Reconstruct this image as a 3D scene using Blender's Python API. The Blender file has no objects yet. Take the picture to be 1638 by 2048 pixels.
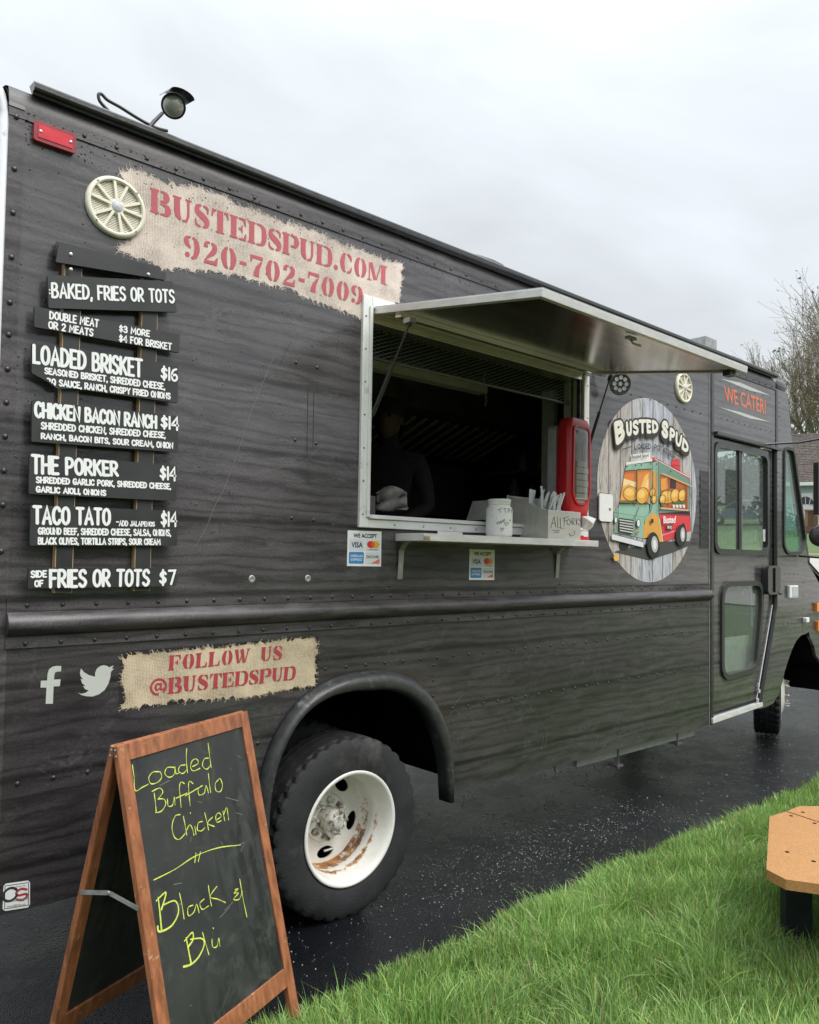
import bpy, bmesh, math, random
import numpy as np
from mathutils import Vector, Matrix
from mathutils.geometry import tessellate_polygon
R_ = math.radians
rng = random.Random(7); NR = np.random.RandomState(7)
sc = bpy.context.scene
COL = sc.collection

# ---------------------------------------------------------------- camera (solved from the photograph's vanishing points)
F, CX, CY = 1560.0, 819.0, 1057.0
CR = np.array([[0.74331246, 0.03639491, 0.66795359],      # rows: world X, Y, Z expressed in (right, down, forward)
               [-0.66876777, 0.01748689, 0.74326568],
               [0.01537065, -0.99918448, 0.03733797]])
CAM = np.array([0.0, -2.85, 1.62])
def ray(px, py): return CR @ np.array([px - CX, py - CY, F])
def onplane(px, py, o, n):
    d = ray(px, py); o = np.array(o, float); n = np.array(n, float)
    return CAM + d * (((o - CAM) @ n) / (d @ n))
def P(px, py, y=0.0): return onplane(px, py, (0, y, 0), (0, 1, 0))
def PX(px, py, x): return onplane(px, py, (x, 0, 0), (1, 0, 0))
def G(px, py, z=0.0): return onplane(px, py, (0, 0, z), (0, 0, 1))
def DEP(px, py, depth): return CAM + ray(px, py) / F * depth

cam = bpy.data.cameras.new('camera'); co = bpy.data.objects.new('camera', cam); COL.objects.link(co)
right, down, fwd = CR[:, 0], CR[:, 1], CR[:, 2]
m = Matrix.Identity(4)
for i in range(3):
    m[i][0] = right[i]; m[i][1] = -down[i]; m[i][2] = -fwd[i]; m[i][3] = CAM[i]
co.matrix_world = m
cam.sensor_fit = 'HORIZONTAL'; cam.sensor_width = 36.0
cam.lens = F / 1638 * 36.0
cam.shift_y = (CY - 1024) / 2048 * 2048 / 1638
cam.clip_start = 0.05; cam.clip_end = 2000
sc.camera = co
sc.render.resolution_x, sc.render.resolution_y = 819, 1024

# ---------------------------------------------------------------- light: overcast sky + soft weak sun
SUN_EL, SUN_AZ = R_(52), R_(150)
w = bpy.data.worlds.new("World"); sc.world = w; w.use_nodes = True
nt = w.node_tree; nt.nodes.clear()
def N(nt, t, **k):
    n = nt.nodes.new(t)
    for a, b in k.items():
        if a.startswith('i_'):
            n.inputs[a[2:].replace('_', ' ')].default_value = b
        else: setattr(n, a, b)
    return n
out = N(nt, 'ShaderNodeOutputWorld'); bgn = N(nt, 'ShaderNodeBackground'); bgc = N(nt, 'ShaderNodeBackground'); mx = N(nt, 'ShaderNodeMixShader')
sky = N(nt, 'ShaderNodeTexSky'); sky.sky_type = 'NISHITA'; sky.sun_disc = False
sky.sun_elevation = SUN_EL; sky.sun_rotation = SUN_AZ; sky.air_density = 1.5; sky.dust_density = 3
nt.links.new(sky.outputs[0], bgn.inputs[0]); bgn.inputs[1].default_value = 0.1
tc = N(nt, 'ShaderNodeTexCoord'); sep = N(nt, 'ShaderNodeSeparateXYZ'); nt.links.new(tc.outputs['Generated'], sep.inputs[0])
mp = N(nt, 'ShaderNodeMapping'); mp.inputs['Scale'].default_value = (1.0, 1.0, 2.6); mp.inputs['Location'].default_value = (0.35, 0.1, 0.2)
nt.links.new(tc.outputs['Generated'], mp.inputs[0])
nz = N(nt, 'ShaderNodeTexNoise', i_Scale=2.1, i_Detail=5.0, i_Roughness=0.5, i_Distortion=0.6); nt.links.new(mp.outputs[0], nz.inputs['Vector'])
cr = N(nt, 'ShaderNodeValToRGB'); nt.links.new(nz.outputs[0], cr.inputs[0])
cr.color_ramp.elements[0].position = 0.32; cr.color_ramp.elements[0].color = (0.67, 0.705, 0.73, 1)
cr.color_ramp.elements[1].position = 0.66; cr.color_ramp.elements[1].color = (0.86, 0.91, 0.965, 1)
# overcast luminance: brighter towards the zenith
pz = N(nt, 'ShaderNodeMath', operation='MAXIMUM'); nt.links.new(sep.outputs[2], pz.inputs[0]); pz.inputs[1].default_value = 0.0
pw3 = N(nt, 'ShaderNodeMath', operation='POWER'); nt.links.new(pz.outputs[0], pw3.inputs[0]); pw3.inputs[1].default_value = 4.5
ml = N(nt, 'ShaderNodeMath', operation='MULTIPLY_ADD'); nt.links.new(pw3.outputs[0], ml.inputs[0]); ml.inputs[1].default_value = 2.6; ml.inputs[2].default_value = 0.775
mcl = N(nt, 'ShaderNodeMath', operation='MAXIMUM'); nt.links.new(ml.outputs[0], mcl.inputs[0]); mcl.inputs[1].default_value = 0.5
nt.links.new(cr.outputs[0], bgc.inputs[0]); nt.links.new(mcl.outputs[0], bgc.inputs[1])
mx.inputs[0].default_value = 0.93
nt.links.new(bgn.outputs[0], mx.inputs[1]); nt.links.new(bgc.outputs[0], mx.inputs[2]); nt.links.new(mx.outputs[0], out.inputs[0])
sl = bpy.data.lights.new('sun', 'SUN'); sl.energy = 2.0; sl.angle = R_(38); sl.color = (1.0, 0.97, 0.92)
so = bpy.data.objects.new('sun', sl); COL.objects.link(so)
sdir = Vector((math.cos(SUN_EL) * 0.35, -math.cos(SUN_EL) * 0.94, math.sin(SUN_EL)))   # high, behind the camera
so.rotation_euler = sdir.to_track_quat('Z', 'Y').to_euler()
sc.view_settings.view_transform = 'Standard'; sc.view_settings.look = 'None'
sc.view_settings.exposure = 0.42; sc.view_settings.gamma = 1.0
try: sc.view_settings.use_curve_mapping = False
except Exception: pass
try:
    sc.cycles.max_bounces = 7; sc.cycles.transparent_max_bounces = 12; sc.cycles.caustics_reflective = False; sc.cycles.caustics_refractive = False
except Exception: pass

# ---------------------------------------------------------------- object helpers
ORG = {}
def org(p):
    while p is not None and p.parent is not None: p = p.parent
    return ORG.get(p.name, np.zeros(3)) if p is not None else np.zeros(3)
def tag(o, label=None, cat=None, group=None, kind=None):
    if label: o['label'] = label
    if cat: o['category'] = cat
    if group: o['group'] = group
    if kind: o['kind'] = kind
    return o
def empty(name, loc, label=None, cat=None, group=None):
    o = bpy.data.objects.new(name, None); COL.objects.link(o); o.location = loc; o.empty_display_size = 0.1
    ORG[o.name] = np.array(loc, float)
    return tag(o, label, cat, group)
def copy_tree(o, delta, parent=None):
    c = o.copy(); COL.objects.link(c); c.parent = parent
    if parent is None:
        c.location = Vector(o.location) + Vector(delta); ORG[c.name] = org(o) + np.array(delta)
    for ch in [x for x in COL.objects if x.parent == o]: copy_tree(ch, delta, c)
    return c
class MB:
    def __init__(s): s.v = []; s.f = []; s.sm = []
    def add(s, V, Fc, smooth=False):
        b = len(s.v); s.v += [tuple(map(float, p)) for p in V]
        s.f += [tuple(b + i for i in f) for f in Fc]; s.sm += [smooth] * len(Fc); return s
    def box(s, a, b, M=None):
        a, b = np.minimum(a, b), np.maximum(a, b)
        V = [(x, y, z) for x in (a[0], b[0]) for y in (a[1], b[1]) for z in (a[2], b[2])]
        if M is not None: V = [M(v) for v in V]
        return s.add(V, [(0, 1, 3, 2), (4, 6, 7, 5), (0, 4, 5, 1), (2, 3, 7, 6), (0, 2, 6, 4), (1, 5, 7, 3)])
    def bar(s, p, q, wd, th, up=(0, 0, 1)):
        """rectangular bar from p to q; wd across, th along 'up'"""
        p, q = np.array(p, float), np.array(q, float); d = (q - p) / np.linalg.norm(q - p)
        a = np.cross(d, up); a /= np.linalg.norm(a); b = np.cross(a, d)
        V = [e + a * wd / 2 * i + b * th / 2 * j for e in (p, q) for i, j in ((-1, -1), (1, -1), (1, 1), (-1, 1))]
        return s.add(V, [(0, 1, 2, 3), (7, 6, 5, 4), (0, 4, 5, 1), (1, 5, 6, 2), (2, 6, 7, 3), (3, 7, 4, 0)])
    def tube(s, pts, r, n=8, cap=True):
        pts = [np.array(p, float) for p in pts]; L = len(pts); rs = r if hasattr(r, '__len__') else [r] * L
        ref = None; V = []
        for i, p in enumerate(pts):
            d = pts[min(i + 1, L - 1)] - pts[max(i - 1, 0)]; d = d / (np.linalg.norm(d) + 1e-12)
            if ref is None:
                ref = np.cross(d, (0, 0, 1)); 
                if np.linalg.norm(ref) < 1e-3: ref = np.cross(d, (0, 1, 0))
            ref = ref - d * (ref @ d); ref /= np.linalg.norm(ref); b = np.cross(d, ref)
            V += [p + rs[i] * (math.cos(2 * math.pi * k / n) * ref + math.sin(2 * math.pi * k / n) * b) for k in range(n)]
        Fc = [(i * n + k, i * n + (k + 1) % n, (i + 1) * n + (k + 1) % n, (i + 1) * n + k) for i in range(L - 1) for k in range(n)]
        s.add(V, Fc, True)
        if cap:
            s.add(V[:n], [tuple(range(n))]); s.add(V[-n:], [tuple(range(n))])
        return s
    def lathe(s, c, ax, prof, n=32, smooth=True):
        """prof: (radius, distance along axis); ax axis direction"""
        ax = np.array(ax, float); ax /= np.linalg.norm(ax); c = np.array(c, float)
        a = np.cross(ax, (0, 0, 1)); 
        if np.linalg.norm(a) < 1e-3: a = np.array((1., 0, 0))
        a /= np.linalg.norm(a); b = np.cross(ax, a)
        V = [c + ax * h + r * (math.cos(2 * math.pi * k / n) * a + math.sin(2 * math.pi * k / n) * b) for r, h in prof for k in range(n)]
        Fc = [(i * n + k, i * n + (k + 1) % n, (i + 1) * n + (k + 1) % n, (i + 1) * n + k) for i in range(len(prof) - 1) for k in range(n)]
        return s.add(V, Fc, smooth)
    def sweep(s, path, prof, closed=False, smooth=True):
        """path: list of (point, axisU, axisV); prof: list of (u,v)"""
        n = len(prof); V = [np.array(p) + np.array(U) * u + np.array(W) * v for p, U, W in path for u, v in prof]
        L = len(path)
        Fc = [(i * n + k, i * n + k + 1, ((i + 1) % L) * n + k + 1, ((i + 1) % L) * n + k) for i in range(L if closed else L - 1) for k in range(n - 1)]
        return s.add(V, Fc, smooth)
    def plate(s, outer, holes, y0, y1, axes=None):
        """polygon with holes in XZ (2D points), from depth y0 to y1"""
        f3 = axes or (lambda u, v, y: (u, y, v))
        loops = [outer] + list(holes)
        tris = tessellate_polygon([[Vector((p[0], p[1], 0)) for p in l] for l in loops])
        flat = [p for l in loops for p in l]
        s.add([f3(p[0], p[1], y0) for p in flat], tris)
        if y1 != y0:
            s.add([f3(p[0], p[1], y1) for p in flat], [t[::-1] for t in tris])
            for l in loops:
                n = len(l); V = [f3(p[0], p[1], y) for p in l for y in (y0, y1)]
                s.add(V, [(2 * i, 2 * ((i + 1) % n), 2 * ((i + 1) % n) + 1, 2 * i + 1) for i in range(n)])
        return s
    def dome(s, c, nrm, r, h, n=7):
        return s.lathe(c, nrm, [(r, 0), (r * .8, h * .65), (r * .35, h * .97), (1e-4, h)], n)
    def build(s, name, mat, parent=None, recalc=True, smooth_angle=None, kind=None, label=None):
        me = bpy.data.meshes.new(name); o_ = org(parent)
        me.from_pydata([tuple(np.array(p) - o_) for p in s.v] if parent is not None else s.v, [], s.f)
        me.polygons.foreach_set('use_smooth', s.sm)
        if recalc:
            bm = bmesh.new(); bm.from_mesh(me); bmesh.ops.recalc_face_normals(bm, faces=bm.faces); bm.to_mesh(me); bm.free()
        me.materials.append(mat)
        o = bpy.data.objects.new(name, me); COL.objects.link(o)
        if parent is not None: o.parent = parent
        if kind: o['kind'] = kind
        if label: o['label'] = label
        return o
def bevel(o, wd=0.004, seg=2):
    md = o.modifiers.new('bevel', 'BEVEL'); md.width = wd; md.segments = seg; md.limit_method = 'ANGLE'; md.angle_limit = R_(40); return o
def catmull(pts, k=6, closed=False):
    pts = [np.array(p, float) for p in pts]; n = len(pts); o = []
    if n < 3: return pts
    rngi = range(n if closed else n - 1)
    for i in rngi:
        p0 = pts[(i - 1) % n] if closed or i > 0 else pts[0]
        p1 = pts[i]; p2 = pts[(i + 1) % n]; p3 = pts[(i + 2) % n] if closed or i + 2 < n else pts[-1]
        for j in range(k):
            t = j / k; o.append(0.5 * (2 * p1 + (p2 - p0) * t + (2 * p0 - 5 * p1 + 4 * p2 - p3) * t * t + (3 * p1 - p0 - 3 * p2 + p3) * t ** 3))
    if not closed: o.append(pts[-1])
    return o
def rrect(x0, z0, x1, z1, r, k=5):
    o = []
    for cx, cz, a0 in ((x1 - r, z1 - r, 0), (x0 + r, z1 - r, 90), (x0 + r, z0 + r, 180), (x1 - r, z0 + r, 270)):
        o += [(cx + r * math.cos(R_(a0 + 90 * j / k)), cz + r * math.sin(R_(a0 + 90 * j / k))) for j in range(k + 1)]
    return o
def rpoly(pts, r, k=4):
    """round the corners of a polygon"""
    n = len(pts); o = []
    for i in range(n):
        p0, p, p1 = [np.array(pts[j % n], float) for j in (i - 1, i, i + 1)]
        a = p0 - p; b = p1 - p; la, lb = np.linalg.norm(a), np.linalg.norm(b); rr = min(r, la * .45, lb * .45)
        A, B = p + a / la * rr, p + b / lb * rr
        for j in range(k + 1):
            t = j / k; o.append(tuple((1 - t) ** 2 * A + 2 * t * (1 - t) * p + t * t * B))
    return o
def offset_poly(pts, d):
    n = len(pts); o = []; area = sum(pts[i][0] * pts[(i + 1) % n][1] - pts[(i + 1) % n][0] * pts[i][1] for i in range(n))
    sg = 1 if area > 0 else -1
    for i in range(n):
        p0, p, p1 = [np.array(pts[j % n], float) for j in (i - 1, i, i + 1)]
        a = p - p0; b = p1 - p; na = np.array((a[1], -a[0])) / (np.linalg.norm(a) + 1e-9); nb = np.array((b[1], -b[0])) / (np.linalg.norm(b) + 1e-9)
        m_ = na + nb; m_ = m_ / max(np.linalg.norm(m_), 1e-6); c = max(m_ @ na, .4); o.append(tuple(p + sg * m_ * d / c))
    return o

# ---------------------------------------------------------------- flat strokes (lettering)
class Ink:
    """flat strokes and shapes lying on a surface; every stroke a hair above the one before"""
    def __init__(s, normal, step=0.00012): s.mb = MB(); s.n = np.array(normal, float); s.k = 0; s.step = step
    def _lift(s): s.k += 1; return s.n * ((s.k % 9) * s.step)
    def stroke(s, pts, wd, round_=True, closed=False):
        pts = [np.array(p, float) for p in pts]; L = len(pts)
        if L < 2: return
        ws = list(wd) if hasattr(wd, '__len__') else [wd] * L
        lf = s._lift(); V = []; S = []
        for i in range(L):
            if closed: a = pts[i] - pts[i - 1]; b = pts[(i + 1) % L] - pts[i]
            else: a = pts[i] - pts[max(i - 1, 0)]; b = pts[min(i + 1, L - 1)] - pts[i]
            la, lb = np.linalg.norm(a), np.linalg.norm(b)
            if la < 1e-9: a = b; la = lb
            if lb < 1e-9: b = a; lb = la
            if la < 1e-9: a = b = np.array((1., 0, 0)); la = lb = 1
            sa, sb = np.cross(a / la, s.n), np.cross(b / lb, s.n); m_ = sa + sb; mm = np.linalg.norm(m_)
            m_ = m_ / mm if mm > 1e-6 else sa
            c = max(m_ @ sa, .55); S.append(m_)
            V += [pts[i] + lf - m_ * ws[i] / 2 / c, pts[i] + lf + m_ * ws[i] / 2 / c]
        Fc = [(2 * i, 2 * i + 1, 2 * i + 3, 2 * i + 2) for i in range(L - 1)]
        if closed: Fc.append((2 * L - 2, 2 * L - 1, 1, 0))
        s.mb.add(V, Fc)
        if round_ and not closed:
            for i, j in ((0, 1), (L - 1, L - 2)):
                d = pts[i] - pts[j]; d = d / (np.linalg.norm(d) + 1e-9); sd = np.cross(d, s.n)
                arc = [pts[i] + lf + ws[i] / 2 * (math.cos(t) * sd + math.sin(t) * d) for t in np.linspace(0, math.pi, 6)]
                s.mb.add(arc, [tuple(range(6))])
    def poly(s, pts, extra=0.0):
        lf = s._lift() + s.n * extra; pts = [np.array(p, float) for p in pts]
        a = pts[1] - pts[0]; a /= np.linalg.norm(a); b = np.cross(s.n, a)
        q = [Vector((p @ a, p @ b, 0)) for p in pts]
        s.mb.add([p + lf for p in pts], tessellate_polygon([q]))
    def disc(s, c, r, u=(1, 0, 0), v=(0, 0, 1), n=14):
        c = np.array(c, float); s.poly([c + r * (math.cos(2 * math.pi * k / n) * np.array(u) + math.sin(2 * math.pi * k / n) * np.array(v)) for k in range(n)])
    def build(s, name, mat, parent, label=None): return s.mb.build(name, mat, parent, recalc=False, label=label)

GL = {
 'A': (.52, "0,0 .26,1 .52,0|.1,.33 .43,.33"), 'B': (.46, "0,0 0,1|~0,1 .3,.98 .38,.76 .26,.56 .03,.53|~.03,.53 .34,.5 .46,.26 .32,.03 0,0"),
 'C': (.46, "~.45,.8 .38,.96 .22,1 .05,.82 0,.5 .05,.18 .22,0 .38,.04 .46,.22"), 'D': (.48, "0,0 0,1|~0,1 .27,.94 .43,.74 .47,.5 .43,.26 .27,.05 0,0"),
 'E': (.38, "0,0 0,1 .37,1|0,.52 .31,.52|0,0 .38,0"), 'F': (.37, "0,0 0,1 .37,1|0,.52 .31,.52"),
 'G': (.48, "~.45,.82 .37,.97 .21,1 .05,.82 0,.5 .05,.18 .21,0 .38,.04 .46,.2|.26,.42 .47,.42 .47,.14"), 'H': (.46, "0,0 0,1|.46,0 .46,1|0,.48 .46,.52"),
 'I': (.0, "0,0 0,1"), 'J': (.34, "~.34,1 .34,.5 .32,.14 .18,0 .05,.04 0,.2"), 'K': (.46, "0,0 0,1|.43,1 .03,.44|.13,.56 .46,0"), 'L': (.36, "0,1 0,0 .36,0"),
 'M': (.62, "0,0 .05,1 .31,.35 .57,1 .62,0"), 'N': (.46, "0,0 0,1 .46,0 .46,1"), 'O': (.48, "@.24,1 .05,.84 0,.5 .05,.16 .24,0 .43,.16 .48,.5 .43,.84"),
 'P': (.44, "0,0 0,1|~0,1 .3,.98 .43,.74 .3,.48 0,.44"), 'Q': (.5, "@.24,1 .05,.84 0,.5 .05,.16 .24,0 .43,.16 .48,.5 .43,.84|.28,.25 .5,-.06"),
 'R': (.46, "0,0 0,1|~0,1 .3,.98 .42,.76 .3,.5 0,.46|.14,.46 .46,0"), 'S': (.43, "~.41,.84 .31,.99 .14,.98 .02,.8 .09,.59 .3,.46 .43,.27 .34,.05 .16,0 .01,.14"),
 'T': (.46, "0,1 .46,1|.23,1 .23,0"), 'U': (.46, "~0,1 0,.35 .07,.08 .23,0 .39,.08 .46,.35 .46,1"), 'V': (.46, "0,1 .23,0 .46,1"), 'W': (.7, "0,1 .16,0 .35,.75 .54,0 .7,1"),
 'X': (.46, "0,0 .46,1|0,1 .46,0"), 'Y': (.46, "0,1 .23,.5 .46,1|.23,.5 .23,0"), 'Z': (.44, "0,1 .44,1 0,0 .44,0"),
 '0': (.44, "@.22,1 .04,.84 0,.5 .04,.16 .22,0 .4,.16 .44,.5 .4,.84"), '1': (.0, "0,0 0,1"), '2': (.42, "~.02,.8 .1,.97 .28,1 .4,.84 .38,.62 .2,.3 0,0|0,0 .42,0"),
 '3': (.4, "~.02,.86 .18,1 .36,.92 .36,.66 .15,.53|~.15,.53 .38,.45 .4,.14 .2,0 0,.12"), '4': (.42, ".36,0 .36,1 0,.42 .0,.36 .44,.36"), '6': (.42, "~.36,.96 .1,.8 0,.3 .1,.03 .3,.02 .42,.25 .3,.5 .05,.38"),
 '7': (.42, "0,1 .42,1 .16,0"), '9': (.42, "~.38,.66 .1,.55 .02,.8 .18,1 .38,.9 .4,.5 .2,0"), '$': (.4, "~.39,.76 .28,.88 .12,.85 .04,.7 .12,.56 .28,.47 .38,.32 .28,.13 .12,.12 .0,.24|.2,1.06 .2,-.06"),
 ',': (.05, ".05,.08 0,-.14"), '.': (.0, "0,0 0,.04"), ':': (.0, "0,.25 0,.3|0,.65 0,.7"), '*': (.0, "0,.72 0,.78"), '-': (.25, "0,.45 .25,.45"), '!': (.0, "0,1 0,.3|0,0 0,.03"),
 "'": (.0, "0,1 0,.8"), '&': (.5, "~.5,0 .1,.8 .22,1 .34,.85 .02,.3 .15,0 .32,.05 .46,.4"),
}
def parse(g):
    o = []
    for st in g.split('|'):
        fl = st[0] if st[0] in '~@' else ''
        o.append((fl, [tuple(map(float, q.split(','))) for q in st.lstrip('~@').split()]))
    return o
def lerp_quad(q, u, v):
    TL, TR, BR, BL = q; t = TL + (TR - TL) * u; b = BL + (BR - BL) * u; return b + (t - b) * v
def ink_text(ink, txt, quad, wt, gap=.2, space=.4, k=5, round_=True, jit=0.0):
    """quad: TL TR BR BL 3D points of the capital box"""
    quad = [np.array(q, float) for q in quad]; x = 0; pl = []
    for c in txt:
        if c == ' ': x += space; continue
        wd, g = GL[c]; pl.append((x, wd, g)); x += wd + gap
    tot = max(x - gap, .01)
    for x0, wd, g in pl:
        j = rng.uniform(-jit, jit)
        for fl, pts in parse(g):
            if fl: pts = catmull(pts, k, fl == '@')
            ink.stroke([lerp_quad(quad, (x0 + p[0]) / tot, p[1] + j) for p in pts], wt, round_, closed=(fl == '@'))
def pxtext(ink, txt, q, wt, y, map_=None, **k):
    mp_ = map_ or (lambda p: P(p[0], p[1], y)); ink_text(ink, txt, [mp_(p) for p in q], wt, **k)
_fc = {}
def font_text(txt, quad, mat, name, parent, bold=0.0, normal=(0, -1, 0), lift=0.0, join=None):
    """built-in font, flat mesh mapped on a quad (TL TR BR BL)"""
    key = (txt, bold)
    if key not in _fc:
        cu = bpy.data.curves.new('t', 'FONT'); cu.body = txt; cu.size = 1; cu.offset = bold; cu.resolution_u = 2
        ob = bpy.data.objects.new('t', cu); COL.objects.link(ob); bpy.context.view_layer.update()
        me = ob.evaluated_get(bpy.context.evaluated_depsgraph_get()).to_mesh()
        V = np.array([v.co[:] for v in me.vertices]); Fc = [tuple(p.vertices) for p in me.polygons]
        ob.evaluated_get(bpy.context.evaluated_depsgraph_get()).to_mesh_clear()
        bpy.data.objects.remove(ob); bpy.data.curves.remove(cu); _fc[key] = (V, Fc)
    V, Fc = _fc[key]; lo, hi = V.min(0), V.max(0); quad = [np.array(q, float) for q in quad]
    W = [lerp_quad(quad, (v[0] - lo[0]) / (hi[0] - lo[0]), (v[1] - lo[1]) / (hi[1] - lo[1])) + np.array(normal) * lift for v in V]
    mb = join or MB(); mb.add(W, Fc)
    if join is None: return mb.build(name, mat, parent, recalc=False)

# ---------------------------------------------------------------- materials
def new_mat(name):
    m_ = bpy.data.materials.new(name); m_.use_nodes = True; t = m_.node_tree; b = t.nodes['Principled BSDF']; return m_, t, b
def lk(t, a, b): t.links.new(a, b)
def noise(t, scale=5, detail=4, rough=.5, sv=(1, 1, 1), dist=0.0, loc=(0, 0, 0)):
    c = N(t, 'ShaderNodeTexCoord'); mpn = N(t, 'ShaderNodeMapping'); mpn.inputs['Scale'].default_value = sv; mpn.inputs['Location'].default_value = loc
    lk(t, c.outputs['Object'], mpn.inputs[0])
    n = N(t, 'ShaderNodeTexNoise', i_Scale=scale, i_Detail=detail, i_Roughness=rough, i_Distortion=dist); lk(t, mpn.outputs[0], n.inputs['Vector']); return n
def ramp(t, src, stops):
    r = N(t, 'ShaderNodeValToRGB'); lk(t, src, r.inputs[0]); e = r.color_ramp.elements
    while len(e) < len(stops): e.new(0.5)
    for i, (p, c) in enumerate(stops):
        e[i].position = p; e[i].color = (c, c, c, 1) if not hasattr(c, '__len__') else (*c, 1)
    return r
def mixc(t, fac, a, b, mode='MIX'):
    m_ = N(t, 'ShaderNodeMix', data_type='RGBA', blend_type=mode)
    for sock, v in ((m_.inputs[0], fac), (m_.inputs[6], a), (m_.inputs[7], b)):
        if hasattr(v, 'is_linked') or hasattr(v, 'links'): lk(t, v, sock)
        elif hasattr(v, '__len__'): sock.default_value = (*v, 1)
        else: sock.default_value = v
    return m_.outputs[2]
def bump(t, b, src, strength=.2, dist=.01, prev=None):
    n = N(t, 'ShaderNodeBump'); n.inputs['Strength'].default_value = strength; n.inputs['Distance'].default_value = dist
    lk(t, src, n.inputs['Height'])
    if prev is not None: lk(t, prev, n.inputs['Normal'])
    lk(t, n.outputs[0], b.inputs['Normal']); return n.outputs[0]
def mat(name, col, rough=.5, metal=0.0, var=.15, nscale=20, bmp=0.0, bscale=60, coat=0.0, coatr=.1, spec=.5, sv=(1, 1, 1), dirt=None):
    m_, t, b = new_mat(name)
    n = noise(t, nscale, 5, .6, sv); c0 = tuple(max(0, x * (1 - var)) for x in col); c1 = tuple(min(1, x * (1 + var)) for x in col)
    r = ramp(t, n.outputs[0], [(.3, c0), (.7, c1)]); cs = r.outputs[0]
    if dirt:
        n2 = noise(t, dirt[1], 6, .65, loc=(3, 1, 2)); f = ramp(t, n2.outputs[0], [(dirt[2], 0.0), (dirt[2] + .15, 1.0)]); cs = mixc(t, f.outputs[0], cs, dirt[0])
    lk(t, cs, b.inputs['Base Color'])
    rr = ramp(t, n.outputs[0], [(.25, max(0, rough * .8)), (.75, min(1, rough * 1.2))]); lk(t, rr.outputs[0], b.inputs['Roughness'])
    b.inputs['Metallic'].default_value = metal; b.inputs['Specular IOR Level'].default_value = spec
    b.inputs['Coat Weight'].default_value = coat; b.inputs['Coat Roughness'].default_value = coatr
    if bmp: bump(t, b, noise(t, bscale, 4, .6, sv).outputs[0], bmp, .01)
    return m_

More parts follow.
